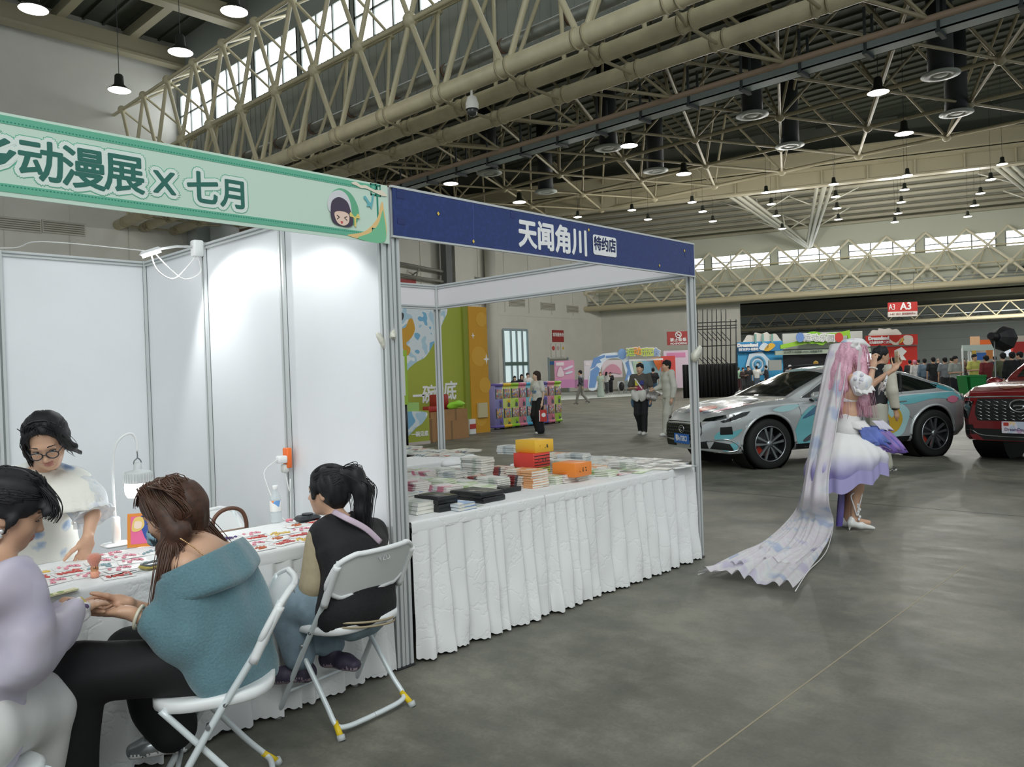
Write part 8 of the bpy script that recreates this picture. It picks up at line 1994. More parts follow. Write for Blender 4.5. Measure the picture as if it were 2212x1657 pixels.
for px, d, h, t, b_, hc, fx_, l, sl in ((1762, 30, 1.70, '#8d7a4a', '#333', '#D0A84A', (.1, -1), 'person with fair yellow hair behind the silver car roof', 'long'), (1706, 40, 1.62, '#8a8a90', '#444', '#C9C9CC', (.1, -1), 'person with white hair behind the silver car', 'long'), (1930, 24, 1.68, '#26262a', '#222', '#151417', (.2, 1), 'dark haired person behind the silver car, beside the phone', 'long'),
    (1966, 40, 1.66, '#2a2a30', '#333', '#1a181b', (.3, 1), 'person in black left of the pink wig in the crowd', 'long'), (1977, 38, 1.64, '#D2D0D0', '#777', '#D98AA0', (-.3, 1), 'person with pink hair in the crowd beyond the car', 'long'), (1998, 34, 1.68, '#6d8294', '#4a5a6c', '#1d1b1d', (.2, 1), 'person in a blue grey jacket in the crowd', 'long'), (2017, 33, 1.72, '#1f2023', '#2a2a2e', '#151417', (.1, 1), 'person in black with a cap in the crowd', 'short'), (2042, 31, 1.68, '#7c8288', '#2c2d32', '#151417', (.1, 1), 'person in a grey tee, back turned, in the crowd', 'short'),
    (2062, 28, 1.70, '#A9ADA6', '#202126', '#151417', (.35, -1), 'stout person in a pale grey tee near the green bin', 'short'), (2056, 44, 1.74, '#6b5b4a', '#333', '#1b191a', (.1, 1), 'person in brown behind the pale grey tee', 'long'), (2104, 30, 1.76, '#C9C96a', '#2f3238', '#151417', (.2, -1), 'person in a yellow shirt behind the green bin', 'short'), (2132, 28, 1.68, '#7a2a2c', '#26262e', '#151417', (-.2, 1), 'person in a red patterned jacket right of the green bin', 'long'), (2168, 26, 1.74, '#5c6148', '#3b4a66', '#151417', (.2, 1), 'person in an olive jacket below the softbox', 'long'), (2188, 25, 1.74, '#141517', '#1c1d22', '#121114', (.1, 1), 'person all in black below the softbox', 'long'),
    (2206, 27, 1.76, '#2a2420', '#26262a', '#151417', (-.5, .6), 'person at the right edge turning left', 'short'), (2081, 50, 1.7, '#6a4f3e', '#333', '#1b191a', (.3, -1), 'person in brown left of the far booth frame', 'long'), (2092, 52, 1.7, '#4f5a3e', '#333', '#1b191a', (-.3, -1), 'person in green inside the far booth frame', 'long'), (2026, 48, 1.7, '#c9c4c9', '#555', '#8a7a70', (.3, -1), 'person in pale clothes deep in the crowd', 'long'), (1985, 46, 1.7, '#5a4038', '#444', '#1b191a', (.0, 1), 'person in dark red brown deep in the crowd', 'long'), (2150, 40, 1.7, '#2b3648', '#26262e', '#151417', (.0, 1), 'person in navy deep in the crowd', 'long')):
    walker(px, 800, h, t, b_, hc, fx_, l, ('down', 'hold'), 0, d=d, sleeve=sl, group=None)
# ================================================================== green and orange promotional wall, boxes, capsule machines
GW = empty('promotion_wall', (9, 12.3, 0), 0, 'tall lime green and orange printed wall behind the blue booth', 'display wall')
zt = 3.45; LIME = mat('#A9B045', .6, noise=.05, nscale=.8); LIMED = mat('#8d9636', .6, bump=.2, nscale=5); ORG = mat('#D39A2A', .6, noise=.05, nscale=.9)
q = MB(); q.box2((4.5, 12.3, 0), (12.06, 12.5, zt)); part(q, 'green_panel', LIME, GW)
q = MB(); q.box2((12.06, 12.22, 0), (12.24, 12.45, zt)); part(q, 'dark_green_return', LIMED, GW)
q = MB(); q.box2((12.24, 12.2, 0), (12.93, 12.6, zt)); part(q, 'orange_pillar', ORG, GW)
q = MB(); q.box2((12.04, 12.08, 0), (12.26, 12.2, .40)); part(q, 'skirting_box', WHT, GW)
q = MB(); q.box2((12.04, 12.07, .14), (12.26, 12.08, .27)); part(q, 'red_band', mat('#C2403A', .5), GW)
SKY = spots('#7FB8DA', ['#E3EAEE', '#B9D6E6', '#F0F2F2', '#9CC8E0'], 1.6, .42, .6, dist='NOISE', name='sky_print')
def gw(pts, m, nm, dz=.003, sm=4): q = MB(); q.prism(blob(pts, sm) if sm else pts, 0, dz, wallframe((0, 12.3, 0), (1, 0, 0))); part(q, nm, m, GW)
gp = lambda L_: [(aty(a, b, 12.3).x, min(3.44, aty(a, b, 12.3).z)) for a, b in L_]
gw(gp([(850, 664), (960, 662), (955, 700), (940, 735), (920, 770), (900, 782), (880, 800), (868, 828), (850, 850)]), SKY, 'sky_picture')
gw(gp([(858, 712), (875, 708), (883, 690), (891, 690), (896, 712), (888, 730), (877, 742), (886, 752), (884, 764), (877, 768), (868, 748), (860, 740)]), mat('#D9A23A', .6), 'drawn_figure', .006)
gw(gp([(852, 680), (870, 676), (871, 688), (862, 698), (852, 699)]), mat('#4a4a4c', .6), 'drawn_bowl', .007)
for ch, px, py, s_ in (('一', 903, 858, .42), ('碗', 925, 855, .50), ('见', 946, 857, .48), ('底', 971, 847, .52)):
    pp = aty(px, py, 12.29); text(ch, s_, wallframe((pp.x, 12.292, pp.z), (1, 0, 0)), WHT, GW, 'lettering', .012, .002, sx=.95, shear=.15)
for px, py, s_ in ((1022, 725, .07), (1051, 776, .12)):
    pp = aty(px, py, 12.19); q = MB(); q.prism([(0, s_*1.3), (s_*.25, s_*.25), (s_, 0), (s_*.25, -s_*.25), (0, -s_*1.3), (-s_*.25, -s_*.25), (-s_, 0), (-s_*.25, s_*.25)], 0, .003, wallframe((pp.x, 12.197, pp.z), (1, 0, 0))); part(q, 'star_print', WHT, GW)
for px, py, s_ in ((1040, 690, .2), (1035, 770, .28), (1048, 832, .22), (1040, 905, .2)):
    pp = aty(px, py, 12.19); q = MB(); q.prism([(s_*cos(t), s_*sin(t)) for t in np.linspace(0, 2*pi, 26)[:-1]], 0, .002, wallframe((pp.x, 12.198, pp.z), (1, 0, 0))); part(q, 'ring_print', mat('#DBA63C', .6), GW)
hc_ = aty(1043, 905, 12.15); q = MB(); q.box((hc_.x, 12.15, .62), (.34, .06, .4)); part(q, 'hanging_bag', mat('#CFC39A', .7), GW)
KRAFT = mat('#A87F55', .75, noise=.08, nscale=5)
def carton(x0, x1, y0, y1, z0, z1, label, m=KRAFT):
    r = empty('cardboard_box', ((x0+x1)/2, (y0+y1)/2, z0), 0, label, 'box', 'cardboard boxes by the green wall'); q = MB(); q.box2((x0, y0, z0), (x1, y1, z1)); part(q, 'box_body', m, r)
    q = MB(); q.box2(((x0+x1)/2-.03, y0-.002, z0), ((x0+x1)/2+.03, y0-.0005, z1)); part(q, 'tape', mat('#8a6a48', .6), r); return r
carton(10.1, 11.25, 11.3, 12.0, 0, .46, 'largest cardboard box at the bottom of the pile by the green wall'); carton(10.47, 11.27, 11.35, 11.95, .46, .74, 'cardboard box on top of the pile, under the lime cloth'); carton(10.05, 10.45, 11.35, 11.95, .46, .70, 'cardboard box on top of the pile, left one'); carton(9.68, 9.98, 11.1, 11.5, 0, .56, 'narrow upright cardboard box left of the pile')
q = MB(); q.rbox((10.68, 11.75, .93), (.42, .3, .38), .04); tag(q.build('carrier_bag', mat('#A2302C', .5)), 'red bag standing on the cardboard pile', 'bag')
q = MB(); q.rbox((10.25, 11.6, .77), (.3, .25, .14), .03); tag(q.build('gift_box', mat('#B03A34', .5)), 'small red box on the left cardboard box', 'box')
f = Soft(.02)
for k in range(10): f.ell((10.86+.34*random.random(), 11.5+random.uniform(-.08, .05), .80+.09*random.random()), (.15, .1, .05), None, .04)
f.ripple(.02, 22, seed=3); f.slab((0, 0, .745), (0, 0, -1)); tag(f.mesh('folded_cloth', mat('#9BDB3A', .7)), 'heap of lime green cloth on the upper cardboard box', 'cloth')
# promotion counter and standing sign at the left
r = empty('promotion_counter', (9.1, 11.2, 0), 0, 'green promotion counter with sky picture beside the cardboard', 'counter')
q = MB(); q.box2((8.3, 10.9, 0), (9.6, 11.4, .78)); part(q, 'counter_body', LIME, r); q = MB(); q.prism(blob([(.4, .25), (.6, .2), (.9, .4), (1.1, .5), (1.22, .74), (.4, .74)], 4), 0, .004, wallframe((8.3, 10.898, 0), (1, 0, 0))); part(q, 'sky_picture', SKY, r)
q = MB(); q.box2((8.3, 10.89, 0), (9.61, 10.9, .07)); part(q, 'base_band', mat('#C9BDB5', .5), r); text('一碗见底', .13, wallframe((9.3, 10.893, .24), (1, 0, 0)), WHT, r, 'lettering', .004, .002)
q = MB(); q.box2((8.8, 10.95, .78), (9.35, 11.3, .98)); o = tag(q.build('plastic_crate', mat('#A9CF7A', .4)), 'pale green plastic box on the promotion counter', 'box')
q = MB(); q.rbox((8.98, 11.15, 1.15), (.3, .22, .34), .03); tag(q.build('carrier_bag', mat('#A52f2c', .5)), 'red bag on the plastic box at the promotion counter', 'bag')
r = empty('standing_sign', (6.15, 9.0, 0), 0, 'green framed poster sign on a black stand', 'sign'); pp = aty(866, 860, 9.0)
q = MB(); q.box2((pp.x-.6, 8.98, 1.02), (pp.x+.17, 9.02, 2.1)); part(q, 'sign_board', mat('#9CBE3E', .5), r); q = MB(); q.box2((pp.x-.55, 8.97, 1.2), (pp.x+.1, 8.98, 1.98)); part(q, 'paper', mat('#E3E5DE', .6), r)
q = MB(); q.cyl((pp.x+.14, 9.03, 0.02), (pp.x+.14, 9.03, 1.2), .03, n=8); q.box2((pp.x-.2, 8.85, 0), (pp.x+.4, 9.2, .03)); part(q, 'stand', BLACK, r)
# capsule machines
CC = {'purple': ('#8b86bd', '#6d5fae'), 'yellow': ('#D9DE7A', '#F0C22E'), 'green': ('#C5DE6A', '#9bd02c'), 'pink': ('#DE93A4', '#E8839c'), 'cyan': ('#8CCBD6', '#4fb3dc')}
def capsule(colr):
    a, b_ = CC[colr]; A_, B_ = mat(a, .35), mat(b_, .3); r = empty('capsule_machine', (0, 0, 0)); W_ = .36; Dp = .40
    q = MB(); q.rbox((0, 0, .67), (W_, Dp, 1.22), .03); q.build('cabinet', A_, r)
    for z in (1.28, .085): q = MB(); q.rbox((0, -.015, z), (W_*1.01, Dp+.05, .09), .04); q.build('lid' if z > 1 else 'base', B_, r)
    for z in (.46, 1.02):
        q = MB(); q.rbox((.015, -Dp/2-.004, z), (W_*.78, .012, .27), .004, 0); w_ = q.build('display_window', spots('#B9A9A0', ['#C96A7A', '#D9A04A', '#7A9AC0', '#E3DAD2'], 22, .35, .25, seed=len(colr)+int(z*10)), r)
        q = MB(); q.box((-W_*.42, -Dp/2-.006, z), (.03, .014, .28)); q.build('dark_edge', mat('#3c4a4a', .4), r)
        q = MB(); q.cyl((.06, -Dp/2-.03, z-.22), (.06, -Dp/2, z-.22), .045, n=16); q.build('turn_knob', B_, r)
        q = MB(); q.prism([(-.05, -.06), (.05, -.06), (.05, .02), (.03, .055), (-.03, .055), (-.05, .02)], 0, .012, wallframe((.06, -Dp/2-.001, z-.325), (1, 0, 0))); q.build('capsule_chute', mat('#5c5f6a', .4), r)
    for sx in (-.13, .13):
        q = MB(); q.cyl((sx, -.12, 0), (sx, -.12, .05), .025, n=8); q.build('foot', DARK, r)
    return r
CP = {k: capsule(k) for k in CC}; seen = {k: 0 for k in CC}
order = ['purple', 'yellow', 'green', 'pink', 'cyan', 'cyan', 'purple', 'pink', 'green']
names = ['purple capsule machine at the near end of the row', 'yellow topped capsule machine, second of the row', 'green topped capsule machine, third from the orange pillar', 'pink capsule machine between green and cyan ones', 'cyan capsule machine left of the woman in white', 'cyan capsule machine partly hidden by the woman in white', 'purple capsule machine hidden behind the woman in white', 'pink capsule machine next to last at the far end', 'green topped capsule machine at the far end of the row']
for i, c in enumerate(order):
    o = CP[c] if not seen[c] else copy_tree(CP[c]); seen[c] = 1; o.location = (13.68+i*.357, 12.76+i*.024, 0); o.rotation_euler = (0, 0, radians(4)); tag(o, names[i], 'vending machine', 'capsule machines in a row')
# ================================================================== signs on the white walls
RED2 = mat('#A5332F', .5)
def wsign(x0, x1, z0, z1, label, y=YE-.08, m=RED2):
    r = empty('wall_sign', ((x0+x1)/2, y, z0), 0, label, 'sign'); q = MB(); q.box2((x0, y, z0), (x1, y+.08, z1)); part(q, 'board', m, r); return r
a, b = aty(1192, 713, YE), aty(1217, 739, YE); r = wsign(a.x, b.x, b.z, a.z, 'red service desk sign above the notices on the far white wall'); text('现场服务处', .36, wallframe(((a.x+b.x)/2, YE-.085, (a.z+b.z)/2+.1), (1, 0, 0)), WHT, r, 'lettering', .01, .004, sx=.85)
for px, cl, l in ((1194, '#C04a44', 'left'), (1204, '#C9B8B0', 'middle'), (1215, '#E0B83A', 'right')):
    a = aty(px, 756, YE); r = wsign(a.x-.28, a.x+.28, a.z-.65, a.z+.55, 'small white safety notice under the red sign, %s one' % l, m=mat('#E2E0D8', .6)); q = MB(); q.prism([(.2*cos(t), .2*sin(t)) for t in np.linspace(pi/2, 2.5*pi, 4 if l == 'right' else 16)[:-1]], 0, .01, wallframe((a.x, YE-.082, a.z+.15), (1, 0, 0))); part(q, 'symbol', mat(cl, .5), r)
r = wsign(aty(850, 603, YE).x, aty(897, 603, YE).x, aty(870, 624, YE).z, aty(870, 603, YE).z, 'red banner high on the white wall behind the slim post'); q = MB(); q.box2((aty(860, 615, YE).x, YE-.1, aty(860, 622, YE).z), (aty(885, 615, YE).x, YE-.082, aty(860, 612, YE).z)); part(q, 'gold_print', mat('#D9B24A', .5), r)
r = empty('wall_rail', (36, YE-.6, 11), 0, 'grey bracketed rail high on the white wall', 'rail'); q = MB()
for pz in ((857, 567, 1045, 604), (857, 592, 1060, 625)): q.cyl(aty(pz[0], pz[1], YE-.7), aty(pz[2], pz[3], YE-.7), .1, n=6)
for px, py in ((905, 585), (1000, 604)): p_ = aty(px, py, YE-.7); q.cyl(p_, p_+V((0, .7, -.2)), .06, n=6); q.cyl(p_+V((0, 0, .3)), p_+V((-.3, 0, -.6)), .06, n=6)
part(q, 'rail', mat('#9a9a92', .5), r)
# no smoking board on the lower far wall
def board(px0, py0, px1, py1, d, m, root=None, name='board', th=.12, dz=0):
    c = at((px0+px1)/2, (py0+py1)/2, d); w_ = (px1-px0)*d/FPX; h_ = (py1-py0)*d/FPX; B3 = Matrix((rt_, fw_, U3)).transposed(); q = MB(); q.box(c+fw_*dz, (w_, th, h_), 0, B3)
    return part(q, name, m, root) if root else q.build(name, m)
def facing(px, py, d): c = at(px, py, d); return wallframe(c, rt_)
def stand_thing(name, label, cat, px, py, d, group=None): c = at(px, py, d); return empty(name, (c.x, c.y, 0), 0, label, cat, group)
dN = 61.5; r = empty('wall_sign', at(1463, 730, dN), 0, 'dark red no smoking board on the far white wall', 'sign'); board(1441, 716, 1488, 745, dN, RED2, r)
M4 = facing(1465, 723.5, dN-.08) @ Matrix.Scale(.8, 4); q = MB(); q.tube([M4 @ V((.28*cos(t), .28*sin(t), .02)) for t in np.linspace(0, 2*pi, 20)[:-1]], .05, 5, closed=True); q.tube([M4 @ V((-.2, .2, .03)), M4 @ V((.2, -.2, .03))], .045, 5); q.tube([M4 @ V((-.16, -.02, .02)), M4 @ V((.16, -.02, .02))], .05, 5); part(q, 'no_smoking_symbol', WHT, r)
text('禁止吸烟', .3, facing(1465, 734.5, dN-.09), WHT, r, 'lettering', .008, .004, spacing=1.15); text('NO-SMOKING', .2, facing(1466, 742, dN-.09), WHT, r, 'lettering', .006, .004)
# pink booth panels and blue arch
dP = 58
for x0, x1, l, cl in ((1198, 1241, 'pink printed booth panel, left one by the doorway', '#E0A0C0'), (1262, 1282, 'white and pink printed booth panel left of the arch', '#E3DCE6')):
    r = stand_thing('display_board', l, 'panel', (x0+x1)/2, 836, dP, 'pink booth panels'); board(x0, 779, x1, 838, dP, mat(cl, .6), r)
    board(x0, 820, x1, 838, dP, mat('#D38FC0', .6), r, 'lower_band', .02, -.09); board(x0+3, 783, x0+(20 if x1-x0 > 30 else 12), 790, dP, mat('#F0E6EA', .6), r, 'title_patch', .02, -.09)
    if x1-x0 > 30:
        for pts, cl2 in (([(-.5, -.3), (-.3, .35), (-.1, .2), (.0, -.3)], '#EFD9E4'), ([(.0, .2), (.6, .45), (.65, .3), (.1, .1)], '#E6E0F0'), ([(.1, -.1), (.6, .05), (.6, -.1), (.2, -.2)], '#D9E3EE')):
            q = MB(); q.prism(blob(pts, 4), 0, .02, facing(1218, 803, dP-.1)); part(q, 'printed_shape', mat(cl2, .6), r)
r = stand_thing('display_board', 'low lilac booth wall joining the pink panels', 'panel', 1260, 836, dP+.8, 'pink booth panels'); board(1241, 820, 1285, 838, dP+.8, mat('#CF9CC6', .6), r)
BLU = mat('#6C93C9', .55); PALE = mat('#DCE6F0', .6)
r = stand_thing('entrance_arch', 'big blue and white cut-out entrance arch with sign lettering', 'arch', 1320, 838, dP-3)
def cut(pts, m, nm, dz, d=dP-3, th=.15, cx=1320, cy=800):   # pixel outline turned into a thick cut-out standing at distance d
    k_ = d/FPX; q = MB(); q.prism([((x-cx)*k_, (cy-y)*k_) for x, y in pts], -th, 0, facing(cx, cy, d-dz)); return part(q, nm, m, r)
cut(blob([(1270, 838), (1274, 800), (1284, 778), (1300, 765), (1312, 763), (1340, 762), (1358, 768), (1366, 790), (1372, 832), (1360, 836), (1350, 800), (1344, 780), (1330, 774), (1310, 778), (1298, 795), (1288, 838)], 5), PALE, 'arch_body', 0)
for pts in ([(1271, 836), (1276, 800), (1290, 790), (1296, 796), (1284, 836)], [(1276, 795), (1284, 772), (1308, 766), (1308, 771), (1296, 776), (1300, 782), (1290, 784), (1286, 792)], [(1349, 824), (1356, 800), (1351, 785), (1358, 780), (1362, 800), (1369, 824), (1362, 822), (1358, 810), (1354, 822)], [(1310, 768), (1336, 768), (1336, 772), (1310, 773)]):
    cut(pts, BLU, 'blue_stroke', .03)
cut(blob([(1338, 772), (1337, 760), (1345, 754), (1353, 760), (1352, 773), (1345, 777)], 4), mat('#7FA5D8', .6), 'badge', .06)
for ch, px, cl in (('运', 1362, '#A9C65A'), ('动', 1377, '#E89A3A'), ('乐', 1392, '#B9CC5A'), ('园', 1404, '#C9D46A'), ('会', 1417, '#8FAAD6')):
    text(ch, .62, facing(px, 762 if ch != '动' else 760, dP-3.3), mat('#F2F0EC', .6), r, 'letter_outline', .05, .02); text(ch, .60, facing(px, 762 if ch != '动' else 760, dP-3.4), mat(cl, .5), r, 'lettering', .015, .02)
board(1358, 775, 1432, 779, dP-3, WHT, r, 'sign_beam')
board(1300, 778, 1344, 815, dP+2, mat('#EADCE2', .6), r, 'backdrop'); 
q = MB(); q.prism(blob([(-.7, -.3), (-.5, .1), (-.1, .45), (.3, .4), (.6, .1), (.7, -.3), (.1, -.2)], 5), 0, .02, facing(1322, 800, dP+1.9)); part(q, 'blossom_print', mat('#DFA0B4', .6), r)
r = stand_thing('display_board', 'pale blue printed booth wall right of the arch', 'panel', 1392, 838, dP-1, 'pink booth panels'); board(1366, 776, 1440, 836, dP-1, mat('#A9CBD4', .6), r)
for x0, y0, x1, y1, cl in ((1368, 780, 1378, 830, '#BFD6C2'), (1378, 782, 1386, 806, '#D9B26A'), (1388, 780, 1412, 808, '#7FB3CC'), (1396, 775, 1404, 783, '#E0A0B0'), (1398, 788, 1410, 793, '#D9D2C2')): board(x0, y0, x1, y1, dP-1, mat(cl, .6), r, 'printed_patch', .02, -.08)
q = MB(); q.prism([(-.35, .45), (.25, .45), (.4, .0), (.1, -.5), (-.15, .0)], 0, .04, facing(1419, 786, dP-1.2)); part(q, 'orange_print', mat('#E0763A', .6), r)
r = stand_thing('display_board', 'plain red booth board left of the black curtain', 'panel', 1444, 836, dP-2, 'pink booth panels'); board(1429, 769, 1459, 836, dP-2, mat('#CF4A46', .6), r)
r = stand_thing('display_board', 'white and pink banner behind the red board', 'panel', 1460, 838, dP+1, 'pink booth panels'); board(1434, 757, 1498, 838, dP+1, mat('#DCC9D8', .6), r); board(1440, 762, 1480, 772, dP+1, mat('#D98AB4', .6), r, 'pink_print', .02, -.08)
q = MB(); q.add([tuple(p) for p in (atz(1190, 866), atz(1440, 852), atz(1445, 843), atz(1212, 848))], [(0, 1, 2, 3)])
for i in range(4): q.v[i] = (q.v[i][0], q.v[i][1], .012)
q.add([(v[0], v[1], 0) for v in q.v[:4]], [(0, 1, 2, 3)]); tag(q.build('carpet', mat('#CFD6D0', .8)), 'pale carpet spread before the pink booth and blue arch', 'carpet')
for px, cl, l in ((1342, '#D9DDDE', 'white plastic chair with a black backpack before the arch'), (1358, '#C9D4D8', 'pale plastic chair right of the backpack chair')):
    c = atz(px, 850); r = empty('plastic_chair', c, 0, l, 'chair'); q = MB(); q.box(c+U3*.45, (.45, .45, .04)); part(q, 'seat', mat(cl, .5), r); q = MB(); q.box(c+U3*.68+fw_*.2, (.45, .04, .44), 0, Matrix((rt_, fw_, U3)).transposed()); part(q, 'backrest', mat(cl, .5), r)
    for sx in (-.18, .18):
        for sy in (-.18, .18): q = MB(); q.cyl(c+rt_*sx+fw_*sy, c+rt_*sx+fw_*sy+U3*.45, .02, n=6); part(q, 'leg', mat(cl, .5), r)
c = atz(1342, 851)-fw_*.35; S = Soft(.025); S.ell(c+U3*.55, (.2, .13, .32), M3(rt_, fw_, U3), .03); tag(S.mesh('backpack', BLACK), 'black backpack hung on the white plastic chair', 'bag')
# ================================================================== scaffold, curtain, far booths
dS = 44; r = stand_thing('scaffold', 'open black tube scaffold rising above the black curtain', 'scaffold', 1545, 840, dS); TB_ = mat('#26292a', .5, metal=.3); q = MB(); q2 = MB()
for x in (1507, 1518, 1528, 1538, 1548, 1558, 1568, 1578, 1590):
    for d_ in (dS, dS+1.6): q.cyl(at(x, 840, d_) * 1 - U3*at(x, 840, d_).z, at(x, 690 if x > 1570 else 668, d_), .03, n=6)
for y in (694, 702, 708, 745, 785):
    for d_ in (dS, dS+1.6): q2.cyl(at(1505, y+4, d_), at(1592, y, d_), .028, n=6)
    for x in (1507, 1538, 1568, 1590): q2.cyl(at(x, y+2, dS), at(x, y+2, dS+1.6), .025, n=6)
part(q, 'uprights', TB_, r); part(q2, 'ledgers', TB_, r); q = MB()
for x in (1507, 1517, 1527, 1537, 1547, 1557): q.cyl(at(x, 715, dS), at(x+22, 738, dS), .022, n=6); q.cyl(at(x, 770, dS), at(x+18, 788, dS), .022, n=6)
part(q, 'braces', TB_, r)
r = stand_thing('curtain', 'black cloth curtain hung along the scaffold foot', 'curtain', 1535, 845, dS-1.5); q = MB(); rows = []
for k in range(3):
    row = []
    for i in range(161):
        x = 1474+(1592-1474)*i/160; p = at(x, 788-(x-1474)*.02, dS-1.5); p.z = p.z*(1-k/2)+.03*(k/2); row.append(p+fw_*(.08*sin(i*.55)+.05*sin(i*1.3)))
    rows.append(row)
q.grid(rows); o = part(q, 'curtain_cloth', mat('#0f1112', .85), r); so = o.modifiers.new('t', 'SOLIDIFY'); so.thickness = .02
dB = 62
def cloud(px, py, w_, h_, d, root): 
    k_ = d/FPX; pts = [(-w_*.5, -h_*.5), (-w_*.5, 0), (-w_*.42, h_*.3), (-w_*.25, h_*.25), (-w_*.2, h_*.5), (0, h_*.38), (w_*.15, h_*.5), (w_*.25, h_*.28), (w_*.4, h_*.34), (w_*.5, 0), (w_*.5, -h_*.5)]
    q = MB(); q.prism([(p[0]*k_, p[1]*k_) for p in blob(pts, 4)], -.1, 0, facing(px, py, d)); part(q, 'cloud_cutout', mat('#E3DFD6', .6), root)
def text_at(b_, px, py, hpx, d, m, root, bold=.0, sx=1): text(b_, hpx*d/FPX*1.25, facing(px, py, d), m, root, 'lettering', bold, .01, sx=sx)
r = stand_thing('expo_booth', 'blue expo booth with white mascot hexagon and cloud top', 'booth', 1640, 820, dB, 'far expo booths'); BLB = mat('#3C9DD0', .55)
board(1593, 738, 1690, 822, dB+.5, BLB, r, 'booth_wall', .3); board(1594, 741, 1690, 759, dB, mat('#3587c4', .55), r, 'header', .2); cloud(1646, 730, 72, 24, dB+.4, r)
for x in (1632, 1648, 1668): board(x-2, 722, x+2, 742, dB+.2, mat('#7fb0a6', .5), r, 'cloud_post', .05)
text_at('Dreamland', 1615, 746, 8, dB-.2, WHT, r, .03); text_at('我们在梦乡·相遇吧!', 1617, 755, 5, dB-.2, WHT, r, .01, .8)
for pts, cl in (([(0, -.2), (.5, .3), (.9, .1), (.4, -.3)], '#E9B83A'), ([(-.4, -.1), (.0, .35), (.4, .1), (.1, -.25)], '#D9E6F0')): q = MB(); q.prism(blob(pts, 4), 0, .03, facing(1650, 750, dB-.15)); part(q, 'printed_wave', mat(cl, .5), r)
q = MB(); q.prism([(1.0*cos(t)*(1 if True else 1), 1.0*sin(t)) for t in np.linspace(.2, 2*pi+.2, 7)[:-1]], 0, .03, facing(1637, 785, dB+.2)); part(q, 'hexagon', mat('#D6E4EC', .5), r)
q = MB(); q.tube([facing(1637, 787, dB+.1) @ V((.55*cos(t), .6*sin(t), 0)) for t in np.linspace(0, 2*pi, 22)[:-1]], .09, 6, closed=True); q.tube([facing(1637, 787, dB+.1) @ V((.22*cos(t), .25*sin(t), 0)) for t in np.linspace(0, 2*pi, 18)[:-1]], .1, 6, closed=True); part(q, 'ring_print', mat('#5FA6D0', .5), r)
board(1660, 778, 1688, 800, dB-1, mat('#9a9f9a', .6), r, 'info_board', .1)
r = stand_thing('expo_booth', 'middle expo booth with white fascia, green slash and bubble lettering', 'booth', 1775, 820, dB, 'far expo booths')
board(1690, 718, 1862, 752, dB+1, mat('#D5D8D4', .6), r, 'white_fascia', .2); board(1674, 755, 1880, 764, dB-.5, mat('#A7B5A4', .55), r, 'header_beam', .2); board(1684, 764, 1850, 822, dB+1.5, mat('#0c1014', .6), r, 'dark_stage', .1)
board(1857, 764, 1882, 790, dB+1, mat('#DDE4EA', .4, emit=.9), r, 'screen', .1)
q = MB(); k_ = dB/FPX; F4 = facing(1775, 740, dB-.2); q.prism([((x-1775)*k_, (740-y)*k_) for x, y in ((1686, 742), (1836, 715), (1838, 735), (1832, 738), (1831, 726), (1686, 751))], -.1, 0, F4); part(q, 'green_slash', mat('#9BD03A', .5), r)
q = MB(); q.prism([((x-1775)*k_, (740-y)*k_) for x, y in blob([(1735, 730), (1745, 718), (1762, 716), (1780, 722), (1800, 720), (1805, 730), (1800, 740), (1785, 741), (1775, 746), (1762, 742), (1748, 741)], 4)], .02, .1, F4); part(q, 'bubble_plate', mat('#8CCB35', .5), r)
for i, ch in enumerate('运动乐园'): text_at(ch, 1744+17*i, 730+.5*i, 13, dB-.5, mat('#F4F4F0', .5), r, .07); text_at(ch, 1744+17*i, 730+.5*i, 13, dB-.56, mat('#b9c0c4', .5), r, .0)
for px, cl in ((1728, '#6F92CF'), (1812, '#D2453F')): q = MB(); q.prism([(.32*cos(t), .38*sin(t)) for t in np.linspace(0, 2*pi, 16)[:-1]], 0, .05, facing(px, 729, dB-.5)); part(q, 'round_badge', mat(cl, .6), r)
text_at('武汉梦乡动漫展×AESC动漫嘉年华', 1735, 760, 5, dB-.7, mat('#4d5a50', .6), r, 0, .9)
r = stand_thing('expo_booth', 'red expo booth with white printed emblem and cloud top', 'booth', 1935, 820, dB, 'far expo booths'); RDB = mat('#D2382E', .55)
board(1916, 748, 1980, 822, dB+.4, RDB, r, 'booth_wall', .3); board(1870, 724, 1981, 746, dB, RDB, r, 'header', .2); cloud(1912, 717, 62, 16, dB+.4, r); text_at('Dreamland', 1898, 731, 8, dB-.2, WHT, r, .03); text_at('只为喜欢的梦·二次元', 1901, 740, 5, dB-.2, WHT, r, .01, .8)
for pts, cl, px in (([(-.5, .1), (0, -.2), (.5, .2), (.2, -.35), (-.3, -.3)], '#F0E3D6', 1935), ([(-.2, -.3), (.1, .2), (.3, 0)], '#E8B83A', 1945), ([(-.35, -.3), (-.35, .35), (.3, .3), (.3, -.3)], '#E9DCD2', 1962)): q = MB(); q.prism(blob(pts, 3), 0, .03, facing(px, 735, dB-.15)); part(q, 'printed_wave', mat(cl, .5), r)
q = MB(); q.prism([(-.5, .3), (.1, .55), (.5, .2), (.2, -.1), (.45, -.5), (0, -.45), (-.1, 0)], 0, .03, facing(1945, 765, dB+.2)); part(q, 'white_emblem', WHT, r); board(1896, 760, 1914, 764, dB-.4, mat('#A7B5A4', .55), r, 'header_beam', .2)
